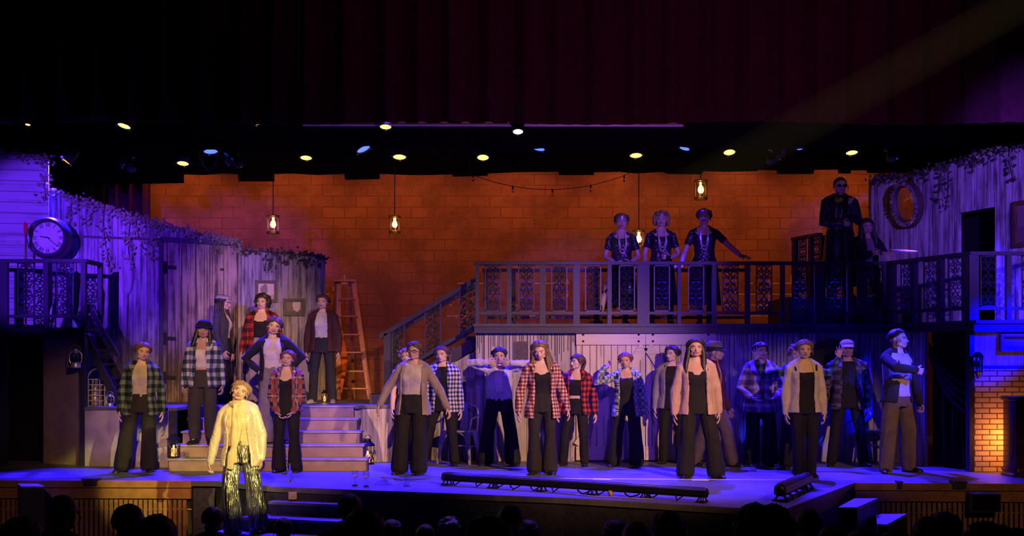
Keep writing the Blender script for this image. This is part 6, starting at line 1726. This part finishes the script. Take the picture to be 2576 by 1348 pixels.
# lead player in sequins
LEADLOC = Vector(((620-CX)*12.62/F, 12.62, -.42))
p, f = person(LEADLOC, -2, dict(h=1.63, lean=(-2,-8,0), head=(8,-10,26), feet=((-.13,-.02,-16),(.12,.06,16)), hip=(-.06,0), arms=dict(L=dict(up=(-.40,.04,-1), fore=(-.22,-.06,-1), curl=.7), R=dict(up=(.40,.04,-1), fore=(.02,-.16,-1), curl=.6))), 'smiling person in pale sequin jacket and silver striped trousers on the front steps', SKIN_L, HBLOND, 'lowbun', 8)
wear(p, 'trousers', f.trousers('wide', hem=.02, top=.62, amp=.010, seed=22, voxel=.0095), sequin('silver_sequin_stripes', (.62,.61,.55), 260, .3, True, .9, .35)); wear(p, 'blouse', f.top(.57,.845,off=.018,seed=23,amp=.007), cloth('cream_satin', (.72,.64,.38), .45))
wear(p, 'sequin_jacket', f.jacket(.44,.10,.14,seed=24,bulk=.98,voxel=.0088,topgap=.055), sequin('cream_sequins', (.80,.77,.62), 75, .36, False, .18, .06, .91)); f.shoes(p, SHOEB)
g = Geo()
C, R = f.sp(.845)
def tq(x, y, z): c, r = f.sp(z); return c + r @ V3((x, y, 0))
g.tube([tq(-.05,-.01,.85), tq(-.03,-.075,.838), tq(0,-.085,.832), tq(.03,-.075,.838), tq(.05,-.01,.85), tq(.03,.05,.855), tq(-.03,.05,.855), tq(-.05,-.01,.85)], (.026), 10, cap=False)
g.tube([tq(0,-.095,.83), tq(-.012,-.15,.74), tq(-.02,-.145,.66), tq(-.03,-.16,.57), tq(-.035,-.165,.47)], [(.02,.02),(.030,.018),(.034,.016),(.038,.014),(.040,.010)], 10, ref=(0,1,0))
g.tube([tq(.005,-.095,.83), tq(.03,-.145,.76), tq(.03,-.15,.68), tq(.0,-.15,.62), tq(-.06,-.17,.52), tq(-.07,-.165,.43)], [(.02,.02),(.026,.018),(.03,.016),(.034,.016),(.038,.014),(.042,.010)], 10, ref=(0,1,0))
g.ball(tq(0,-.10,.832), (.026,.024,.026))
wear(p, 'neck_scarf', ruffle(remesh(g, .009, 2), .005, 30, 6, 3), cloth('cream_satin', (.72,.64,.38), .45))
# H: olive open shirt, glasses, arms out
p, f = person(FL(1030,1192), -10, dict(h=1.64, lean=(0,3,0), head=(-8,2,2), feet=((-.12,0,-14),(.12,-.02,10)), hip=(.05,0), arms=dict(L=dict(up=(-.62,.05,-.86), fore=(-.42,-.05,-.9), curl=.5), R=dict(up=(.52,.10,-.9), fore=(.45,-.12,-.9), curl=.5))), 'person with glasses in open olive shirt and grey tee swinging both arms out', SKIN_M, HBROWN, 'bun', 9)
wear(p, 'trousers', f.trousers('wide', seed=25), BLACKT); wear(p, 'tee_shirt', f.top(.60,.826,sleeve=.4,seed=26), GREYTEE)
wear(p, 'shirt', f.jacket(.45,.125,.14,seed=27,amp=.008), cloth('olive_grey_shirt', (.235,.20,.155))); f.shoes(p, SHOEB); f.glasses(p)
# curly one behind
p, f = person(FL(1022,1163), 0, dict(h=1.56, head=(-4,0,-4), feet=((-.09,0,-8),(.12,0,8))), 'person with pale curly hair mostly hidden behind the olive-shirted one', SKIN_L, HLBROWN, 'curlyhigh', 10)
wear(p, 'trousers', f.trousers('wide', seed=28), BLACKT); wear(p, 'shirt', f.top(.56,.826,sleeve=.6,seed=29), cloth('grey_blue_shirt', (.2,.2,.23))); f.shoes(p, SHOEB)
# I: blue checked shirt over black tee
p, f = person(FL(1112,1170), -8, dict(h=1.62, lean=(0,-1,0), head=(-8,4,-4), feet=((-.26,.0,-18),(.17,.0,10)), hip=(.06,0), arms=dict(L=dict(up=(-.24,.05,-1), fore=(.0,-.15,-1)), R=dict(up=(.26,.08,-1), fore=(.10,-.14,-1)))), 'person in blue and white checked shirt over a black tee with a short ponytail', SKIN_L, HBROWN, 'ponyside', 11)
wear(p, 'trousers', f.trousers('straight', seed=30), BLACKT); wear(p, 'tee_shirt', f.top(.57,.826,sleeve=.4,seed=31), BLACKC)
wear(p, 'checked_shirt', f.jacket(.45,.075,.09,seed=32), plaid('blue_white_check', (.60,.60,.62), (.02,.02,.05), (.17,.18,.26), .055)); f.shoes(p, SHOEB)
# J: arms folded in front of the face
p, f = person(FL(1256,1170), 0, dict(h=1.58, wide=1.05, head=(0,6,0), feet=((-.18,0,-24),(.18,.0,24)), arms=dict(L=dict(up=(-.80,-.42,.30), fore=(.92,-.26,.02), hand=(1,-.05,-.12), thumb=(0,-.3,1), curl=.3), R=dict(up=(.80,-.48,.27), fore=(-.92,-.34,.02), hand=(-1,-.05,-.1), thumb=(0,-.3,1), curl=.3))), 'person in knotted pale shirt holding both forearms level across the chin', SKIN_M, HDARK, 'pony', 12)
wear(p, 'trousers', f.trousers('wide', seed=33), BLACKT); wear(p, 'tee_shirt', f.top(.60,.83,seed=34), WHITET)
wear(p, 'shirt', f.jacket(.585,.045,.02,seed=35,flare=.0,amp=.010), cloth('pale_denim_shirt', (.42,.42,.46)))
g = Geo()
for sd in (-1, 1):
    c, r = f.sp(.60); g.tube([c + r @ V3((sd*.075,-.10,.01)), c + r @ V3((0,-.135,0)), c + r @ V3((-sd*.04,-.14,-.06))], [.035,.024,.02], 8)
wear(p, 'shirt_knot', ruffle(remesh(g, .009, 1), .004, 30, 20, 5), cloth('pale_denim_shirt', (.42,.42,.46))); f.shoes(p, SHOEB)
# K: red check, light hair
p, f = person(FL(1364,1192), 4, dict(h=1.65, lean=(2,-3,0), head=(-14,16,-4), feet=((-.09,.03,-20),(.09,-.02,8)), hip=(.0,0), arms=dict(L=dict(up=(-.42,.06,-1), fore=(-.12,-.14,-1)), R=dict(up=(.46,.08,-1), fore=(.26,-.05,-1)))), 'person in long red and white checked shirt over black, looking down at the stage', SKIN_L, HLBROWN, 'longwavy', 13)
wear(p, 'trousers', f.trousers('flare', seed=36), CHARC); wear(p, 'tank_top', f.top(.55,.775,scoop=.025,straps=True,seed=37), BLACKC)
wear(p, 'checked_shirt', f.jacket(.42,.095,.11,seed=38), plaid('red_cream_check', (.60,.50,.44), (.13,.025,.03), (.30,.12,.11), .046)); f.shoes(p, SHOEB)
# L: red plaid, facing left
p, f = person(FL(1448,1171), -14, dict(h=1.49, lean=(0,2,0), head=(-38,0,0), feet=((-.16,.0,-24),(.12,.0,10)), hip=(.03,0), arms=dict(L=dict(up=(-.34,.05,-1), fore=(-.16,-.10,-1)), R=dict(up=(.40,.06,-1), fore=(.12,-.12,-1)))), 'person in red and black plaid shirt and cropped black top looking aside', SKIN_L, HBROWN, 'pony', 14)
wear(p, 'trousers', f.trousers('straight', seed=39), BLACKT); wear(p, 'crop_top', f.top(.63,.79,scoop=.02,straps=True,seed=40), BLACKC)
wear(p, 'plaid_shirt', f.jacket(.46,.075,.10,seed=41), plaid('red_black_check', (.52,.045,.06), (.02,.01,.015), (.16,.02,.03), .072)); f.shoes(p, SHOEB)
# M: hand to head
p, f = person(FL(1578,1173), -6, dict(h=1.51, lean=(0,-2,0), head=(-8,4,-4), feet=((-.17,.0,-22),(.12,.0,12)), hip=(.02,0), arms=dict(L=dict(up=(-.86,-.28,-.28), fore=(.50,-.10,.95), hand=(.7,-.05,.5), thumb=(.5,-.6,-.5), curl=.5), R=dict(up=(.34,.06,-1), fore=(.16,-.12,-1)))), 'person in blue-green plaid shirt raising one hand to the forehead', SKIN_M, HAUBURN, 'bun', 15)
wear(p, 'trousers', f.trousers('wide', seed=42), BLACKT); wear(p, 'tank_top', f.top(.56,.80,scoop=.02,straps=True,seed=43), BLACKC)
wear(p, 'plaid_shirt', f.jacket(.44,.085,.11,seed=44), plaid('blue_green_plaid', (.10,.17,.17), (.03,.05,.05), (.30,.34,.26), .085, (.6,.6,.5), .5)); f.shoes(p, SHOEB)
# N: grey jacket
p, f = person(FL(1690,1166), -12, dict(h=1.60, head=(-28,0,0), feet=((-.11,0,-12),(.12,.0,10)), arms=dict(L=dict(up=(-.26,.05,-1), fore=(-.06,-.16,-1)))), 'person in grey jacket and black tee half behind the long-haired one', SKIN_L, HDARK, 'bun', 16)
wear(p, 'trousers', f.trousers('straight', seed=45), BLACKT); wear(p, 'tee_shirt', f.top(.56,.826,sleeve=.4,seed=46), BLACKC)
wear(p, 'jacket', f.jacket(.47,.08,.09,seed=47), cloth('grey_jacket', (.22,.20,.21))); f.shoes(p, SHOEB)
# O: long dark hair, beige jacket
p, f = person(FL(1758,1202), -4, dict(h=1.68, lean=(0,-3,0), head=(0,-4,2), feet=((-.16,0,-6),(.20,.0,28)), hip=(-.04,0), arms=dict(L=dict(up=(-.34,.05,-1), fore=(-.06,-.12,-1)), R=dict(up=(.34,.06,-1), fore=(.08,-.14,-1)))), 'person with long dark hair, beige jacket and wide black trousers at the stage edge', SKIN_M, HDARK, 'longwavy', 17)
wear(p, 'trousers', f.trousers('wide', seed=48), BLACKT); wear(p, 'tank_top', f.top(.55,.77,scoop=.03,straps=True,seed=49), BLACKC)
wear(p, 'jacket', f.jacket(.46,.10,.11,seed=50,bulk=1.08), cloth('beige_jacket', (.42,.29,.22))); f.shoes(p, SHOEB)
f.necklace(p, BLACKC, .838, .009, .03, 'choker')
# fedora behind her
p, f = person(FL(1790,1172), 52, dict(h=1.66, female=False, lean=(4,2,0), head=(16,4,0), feet=((-.13,.20,0),(.10,-.24,4)), arms=dict(R=dict(up=(.3,.06,-1), fore=(.1,-.4,-1)), L=dict(up=(-.25,-.1,-1), fore=(0,-.5,-1)))), 'person in a fedora, maroon jacket and brown trousers behind the long-haired one', SKIN_M, HBROWN, 'crop', 18)
wear(p, 'trousers', f.trousers('baggy', seed=51), BROWNT); wear(p, 'jacket', f.jacket(.47,.03,.05,seed=52), cloth('dark_maroon_fleece', (.09,.02,.025))); f.shoes(p, SHOEB)
f.hat(p, 'fedora', cloth('grey_felt', (.17,.14,.15)), BLACKC)
# Q: purple plaid, buttoned
p, f = person(FL(1912,1172), 2, dict(h=1.64, wide=1.05, head=(12,0,0), feet=((-.12,0,-10),(.13,.0,12)), arms=dict(L=dict(up=(-.42,.0,-.92), fore=(.42,-.85,-.5), hand=(.7,-.3,-.4), curl=.3), R=dict(up=(.42,.0,-.92), fore=(-.42,-.85,-.45), hand=(-.8,-.2,-.3), curl=.4))), 'person in purple and white plaid shirt with hands before the belly', SKIN_M, HDARK, 'pony', 19)
wear(p, 'trousers', f.trousers('wide', seed=53), BLACKT)
wear(p, 'tee_shirt', f.top(.70,.83,seed=54), BLACKC); wear(p, 'plaid_shirt', f.jacket(.44,.012,.0,seed=55,topgap=.05), plaid('purple_white_plaid', (.12,.06,.12), (.45,.42,.48), (.22,.16,.23), .12, (.6,.58,.6), .5)); f.shoes(p, SHOEB)
# R: arms raised behind
p, f = person(FL(2004,1176), 0, dict(h=1.60, head=(-4,4,0), feet=((-.14,0,-8),(.13,.0,8)), arms=dict(L=dict(up=(-.96,-.05,-.22), fore=(-.42,-.12,.9), hand=(-.1,-.2,1), thumb=(1,0,0), curl=.15, spread=2.6), R=dict(up=(.96,-.05,-.12), fore=(.46,-.12,.88), hand=(.1,-.2,1), thumb=(-1,0,0), curl=.15, spread=2.6))), 'person in green plaid raising both spread hands behind the pale-hooded one', SKIN_L, HLBROWN, 'curlyhigh', 20)
wear(p, 'trousers', f.trousers('wide', seed=56), BLACKT); wear(p, 'plaid_shirt', f.jacket(.46,.0,.0,seed=57,sleeve=.86), plaid('green_navy_plaid', (.10,.17,.14), (.015,.02,.03), (.04,.07,.07), .09)); f.shoes(p, SHOEB)
# S: pale hoodie
p, f = person(FL(2022,1199), 2, dict(h=1.65, head=(-6,2,0), feet=((-.07,0,-8),(.08,.0,8)), arms=dict(L=dict(up=(-.24,.05,-1), fore=(-.02,-.10,-1)), R=dict(up=(.24,.05,-1), fore=(.06,-.10,-1)))), 'person in pale grey-green hooded top over black standing with feet together', SKIN_L, HLBROWN, 'lowbun', 21)
wear(p, 'trousers', f.trousers('straight', seed=58), BLACKT); wear(p, 'tank_top', f.top(.55,.79,scoop=.025,straps=True,seed=59), BLACKC)
wear(p, 'hooded_top', f.jacket(.47,.085,.09,seed=60), cloth('pale_sage_fleece', (.46,.41,.34))); f.shoes(p, SHOEB)
# T: capped man
p, f = person(FL(2131,1171), -4, dict(h=1.68, female=False, wide=1.06, lean=(0,-1,0), head=(-4,2,0), feet=((-.20,0,-20),(.21,.0,16)), arms=dict(L=dict(up=(-.34,.14,-1), fore=(-.04,.06,-1)), R=dict(up=(.36,.14,-1), fore=(.0,.05,-1)))), 'man in pale baseball cap, black tee and dark plaid shirt, feet planted wide', SKIN_M, HDARK, 'crop', 22)
wear(p, 'trousers', f.trousers('straight', seed=61), BLACKT); wear(p, 'tee_shirt', f.top(.55,.830,sleeve=.4,seed=62), BLACKC)
wear(p, 'plaid_shirt', f.jacket(.45,.085,.11,seed=63,bulk=1.15), plaid('dark_plaid', (.045,.030,.035), (.02,.016,.02), (.09,.075,.09), .12, (.25,.22,.25), .4)); f.shoes(p, SHOEB)
f.hat(p, 'ballcap', cloth('pale_cap_cotton', (.48,.46,.50)))
# U: man across-arm, dark jacket
p, f = person(FL(2262,1188), 30, dict(h=1.80, female=False, lean=(0,3,0), head=(16,-2,4), feet=((-.20,.03,-48),(.17,.02,22)), arms=dict(L=dict(up=(-.30,-.72,-.30), fore=(.92,-.30,-.10), hand=(.95,-.2,-.25), thumb=(0,-.2,1), curl=.5), R=dict(up=(.46,.04,-.9), fore=(.24,-.10,-.95), curl=1.1))), 'tall man in dark jacket and grey-brown trousers, one arm across the chest', SKIN_L, HDARK, 'short', 23)
wear(p, 'trousers', f.trousers('baggy', seed=64), BROWNT); wear(p, 'shirt', f.top(.53,.832,off=.024,seed=65), cloth('pale_grey_shirt', (.40,.37,.38)))
wear(p, 'jacket', f.jacket(.49,.07,.12,seed=66), cloth('black_bomber_jacket', (.022,.021,.026))); f.shoes(p, SHOEB)
# balcony women
DRESS = sequin('black_sequin_dress', (.05,.045,.075), 70, .3, False, .6, .6)
PEARL = plain('pearl', (.72,.68,.66), .25, 0, .08, 60, .2)
def flapper(px, d, fig, label, hairm, style, seed, feath):
    p, f = person(ON(px, d, ZD), 0 if seed != 32 else -8, fig, label, SKIN_L, hairm, style, seed)
    wear(p, 'tights', f.trousers('tights', hem=.05, amp=.001, seed=seed), BLACKC)
    wear(p, 'dress', f.top(.47,.81,off=.016,scoop=.03,sleeve=.55,seed=seed), DRESS)
    wear(p, 'fringed_skirt', f.skirt(.20,.52,.05,.02,.010,seed,.05), cloth('black_fringe', (.014,.013,.022)))
    f.shoes(p, SHOEB); f.hat(p, 'headband', plain('silver_headband', (.32,.28,.30), .35, .5, .3, 60), HDARK if feath else HBLOND)
    f.necklace(p, PEARL, .645, .008, .034); f.necklace(p, PEARL, .675, .008, .028)
    for a in f.arms:
        g = Geo(); fo = nrm(a['W']-a['E']); g.tube([a['W']-fo*.07, a['W']-fo*.01, a['W']+a['hand']*.03, a['W']+a['hand']*.065], [.029,.026,(.032,.022),(.042,.020)], 12, ref=np.cross(a['hand'], a['thumb'])); obj('glove', g, BLACKC, p)
flapper(1562, 17.0, dict(h=1.63, head=(-4,6,0), feet=((-.32,-.02,-50),(.06,.04,10)), hip=(.14,0), arms=dict(L=dict(up=(-.30,-.05,-1), fore=(.52,-.72,-.42), hand=(.7,-.5,-.4), thumb=(0,-.2,1), curl=.8), R=dict(up=(.34,-.05,-1), fore=(-.52,-.72,-.38), hand=(-.7,-.5,-.3), thumb=(0,-.2,1), curl=.8))), 'woman in black beaded dress and pearls with hands clasped over the balcony rail', HBROWN, 'pony', 30, True)
flapper(1662, 17.1, dict(h=1.63, head=(-6,2,2), feet=((-.12,0,-8),(.13,.0,8)), arms=dict(L=dict(up=(-.34,-.10,-1), fore=(-.02,-.50,-.75), hand=(0,-.8,-.5), curl=.4), R=dict(up=(.40,-.02,-1), fore=(-.55,-.70,-.22), hand=(-.8,-.5,0), thumb=(0,-.3,1), curl=.6))), 'blond woman in black beaded dress, one gloved hand at the waist on the balcony', HBLOND, 'curlybob', 31, False)
flapper(1768, 17.0, dict(h=1.66, lean=(8,-1,0), head=(-2,4,2), feet=((-.04,.05,-10),(.08,.0,10)), arms=dict(L=dict(up=(-.46,-.18,-.9), fore=(-.22,-.58,-.9), hand=(-.5,-.75,-.12), thumb=(1,-.1,0), curl=.25), R=dict(up=(.72,-.22,-.75), fore=(.62,-.48,-.62), hand=(.75,-.6,-.12), thumb=(-1,-.1,0), curl=.25))), 'woman in black beaded dress leaning both gloved hands on the balcony rail', HBROWN, 'bun', 32, False)
# riser and the man in the long coat
RZ0 = 2.30
g = Geo(); g.box(3.95, 5.35, 17.0, 18.4, ZD, RZ0); struct('floor_riser', g, BLACKPAINT)
p, f = person(ON(2112,17.35,RZ0), 2, dict(h=1.76, female=False, head=(-2,6,0), feet=((-.11,0,-8),(.12,.0,8)), arms=dict(L=dict(up=(-.22,-.10,-1), fore=(.92,-.42,-.06), hand=(.95,-.25,-.1), thumb=(0,-.2,1), curl=.7), R=dict(up=(.12,-.42,-.95), fore=(-.52,-.30,.88), hand=(-.2,-.05,1), thumb=(-.8,-.4,0), curl=1.2))), 'man in dark round glasses and long black coat with one fist at the chin', SKIN_L, HDARK, 'crop', 40)
LEATH = plain('black_leather_coat', (.020,.019,.024), .32, 0, .25, 10, .4)
wear(p, 'trousers', f.trousers('straight', seed=70), BLACKT); wear(p, 'coat_bodice', f.jacket(.52,.0,.0,seed=71,bulk=1.1,flare=.01), LEATH); wear(p, 'coat_skirt', f.skirt(.10,.56,.10,.03,.014,72), LEATH)
f.shoes(p, SHOEB); f.glasses(p, True)
railing((ON(1992,18.6,0).x, 18.45), (ON(2072,17.5,0).x, 17.75), RZ0-.0, P(0,590,18).z, [(.03,.09),(.5,.07),(.80,.09)], [(.26,.2),(.65,.16)], 'balcony_railing', 'slanting upper railing behind the man in the long black coat')
# the girl beside him
p, f = person(ON(2180,17.1,ZD), 10, dict(h=1.58, lean=(6,-2,0), head=(-10,8,-6), feet=((-.12,0,-8),(.12,.0,8)), crouch=.05, arms=dict(L=dict(up=(-.15,-.55,-.7), fore=(.30,-.85,.05), hand=(.5,-.8,.1), thumb=(0,-.3,1), curl=.6), R=dict(up=(.25,-.45,-.75), fore=(-.1,-.9,.05), hand=(-.1,-1,.0), thumb=(0,-.2,1), curl=.6))), 'dark-haired girl in dark jacket standing beside the man in the coat, holding a pale board', SKIN_M, HDARK, 'long', 41)
wear(p, 'trousers', f.trousers('straight', seed=73), CHARC); wear(p, 'shirt', f.top(.56,.82,seed=74), cloth('mauve_shirt', (.2,.15,.17))); wear(p, 'jacket', f.jacket(.47,.05,.07,seed=75), BLACKC); f.shoes(p, SHOEB)
w1 = p.matrix_basis @ Vector(f.arms[1]['W'] + f.arms[1]['hand']*.09)
g = Geo(); g.loft([[(c[0]*.20*s_, c[1]*.11*s_, z) for c in [(math.cos(t), math.sin(t)) for t in np.arange(16)*2*math.pi/16]] for s_, z in ((.9,0),(1,.012),(1,.022),(.9,.03))])
bd = obj('serving_board', g, plain('pale_serving_board', (.55,.42,.38), .5)); bd.location = w1 + Vector((.09,-.05,.02)); bd.rotation_euler = (.15,.08,-.1); tag(bd, 'pale oval board in the hands of the dark-haired girl', 'board')
g = Geo(); A = []
for i in range(7): A.append([(-.10+.033*j, -.02-.04*math.sin(j*.9+i*.4), -.24+.045*i) for j in range(7)])
g.sheet(np.array(A), (0,.01,0)); o = obj('pale_cloth', ruffle(remesh(g,.009,1), .012, 25, 10, 4), cloth('sand_cloth', (.42,.33,.22))); o.location = w1 + Vector((-.12,-.04,-.0)); tag(o, 'crumpled sand-coloured cloth under the serving board', 'cloth')
# ------------------------------------------------------------------ the audience, seen from behind in the dark
AUDC = [cloth('dark_coat', (.025,.022,.03)), cloth('brown_coat', (.06,.04,.035)), cloth('grey_knit', (.07,.065,.075)), cloth('navy_knit', (.02,.022,.05))]
def sitter(px, top, w, style, hm, lab, cl=0, seed=0, yaw=180, roll=0, hw=.185, wide=1.0):
    d = hw*F/w; ztop = EYE - (top-HY)*d/F; fz = hall_z(d); need = ztop - fz
    h = min(1.92, max(1.5, 1.66 + (need-1.30)*.6)); k = {'curlybig':.03,'curlyhigh':.02}.get(style, .012)
    sit = need - k - .475*h
    x = (px-CX)*d/F
    p, f = person((x, d, fz), yaw, dict(h=h, wide=wide, female=style not in ('crop','short'), head=(0,4,roll), sit=sit, feet=((-.13,-.45,0),(.13,-.45,0)), lo=1.9, arms=dict(L=dict(up=(-.2,-.25,-1), fore=(.4,-.85,-.05), hand=(.6,-.8,-.1)), R=dict(up=(.2,-.25,-1), fore=(-.4,-.85,-.05), hand=(-.6,-.8,-.1)))), lab, SKIN_M, hm, style, seed, face=False)
    wear(p, 'pullover', f.jacket(.50,.0,.0,voxel=.02,seed=seed,collar=.02), AUDC[cl]); wear(p, 'trousers', f.trousers('straight',voxel=.022,seed=seed), BLACKT); f.shoes(p, SHOEB)
    return p
AUD = [
 (45,1288,92,'long',HDARK,'audience member with long dark hair seated in front of the step box',0),
 (150,1232,74,'crop',HGREY,'tall grey-haired audience member against the slatted front beside the step box',1),
 (318,1254,72,'crop',HDARK,'short-haired audience member in front of the lit slats, taller of two',0),
 (388,1281,100,'short',HBROWN,'audience member whose broad head hides the lower lit slats',1),
 (532,1265,54,'crop',HBROWN,'narrow-headed audience member beside the end of the lit slats',2),
 (712,1294,52,'crop',HDARK,'small-headed audience member before the black front steps',0),
 (880,1232,60,'crop',HGREY,'tall thin-haired audience member at the far end of the front steps',3),
 (915,1268,88,'long',HDARK,'long-haired audience member at the far end of the front steps',0),
 (985,1300,52,'bob',HDARK,'audience member with bobbed dark hair next to the long-haired one',2),
 (1072,1310,54,'crop',HBROWN,'audience member low in the dark next to the curly grey head',1),
 (1132,1296,62,'curly',HGREY,'audience member with short curly greyish hair before the apron',2),
 (1234,1298,112,'curlybig',HAUBURN,'audience member with very wide curly hair before the long light bar',0),
 (1289,1258,62,'crop',HDARK,'taller audience member behind the very wide curly hair',3),
 (1322,1300,58,'bob',HDARK,'audience member with dark bob at the edge of the very wide curly hair',0),
 (1548,1300,64,'bob',HBROWN,'dark audience head under the middle of the long light bar, smaller of two',2),
 (1600,1303,78,'short',HDARK,'dark audience head under the middle of the long light bar, wider of two',0),
 (1681,1277,76,'bob',HBROWN,'audience member with smooth rim-lit hair below the end of the long light bar',1),
 (1692,1322,58,'crop',HDARK,'low audience head in front of the smooth rim-lit hair',0),
 (1922,1266,140,'curlybig',HDARK,'audience member with huge dark curly hair below the short light bar',0),
 (2036,1272,66,'short',HDARK,'audience member beside the huge dark curly hair near the apron corner',3),
 (2098,1310,78,'short',HGREY,'pale-haired audience member before the side steps',2),
 (2178,1318,96,'bob',HLBROWN,'audience member with light brown hair between the two blue side steps',1),
 (2258,1322,80,'short',HDARK,'dark audience head under the lower blue side step',0),
 (2337,1286,76,'crop',HBROWN,'audience member with a round head before the slatted front below the black curtain',2),
 (2380,1278,84,'bob',HDARK,'taller dark audience head behind the round one before the slatted front',0),
 (2492,1302,96,'curly',HDARK,'audience member with full dark hair under the wall speaker',3),
 (2555,1318,100,'short',HBROWN,'audience member lowest in the corner under the wall speaker',0),
]
for i, (px, top, w, st_, hm, lab, cl) in enumerate(AUD):
    sitter(px, top, w, st_, hm, lab, cl, 100+i, 180+((i*37) % 17)-8, ((i*53) % 13)-6, {'long':.20,'bob':.20,'curlybig':.285,'curly':.215}.get(st_, .185)*{2:.90,10:1.10,20:1.06,22:.86,24:1.2,25:.82,26:1.2,21:.9}.get(i, 1.0))
bpy.data.scenes.remove(_tmp_scene)
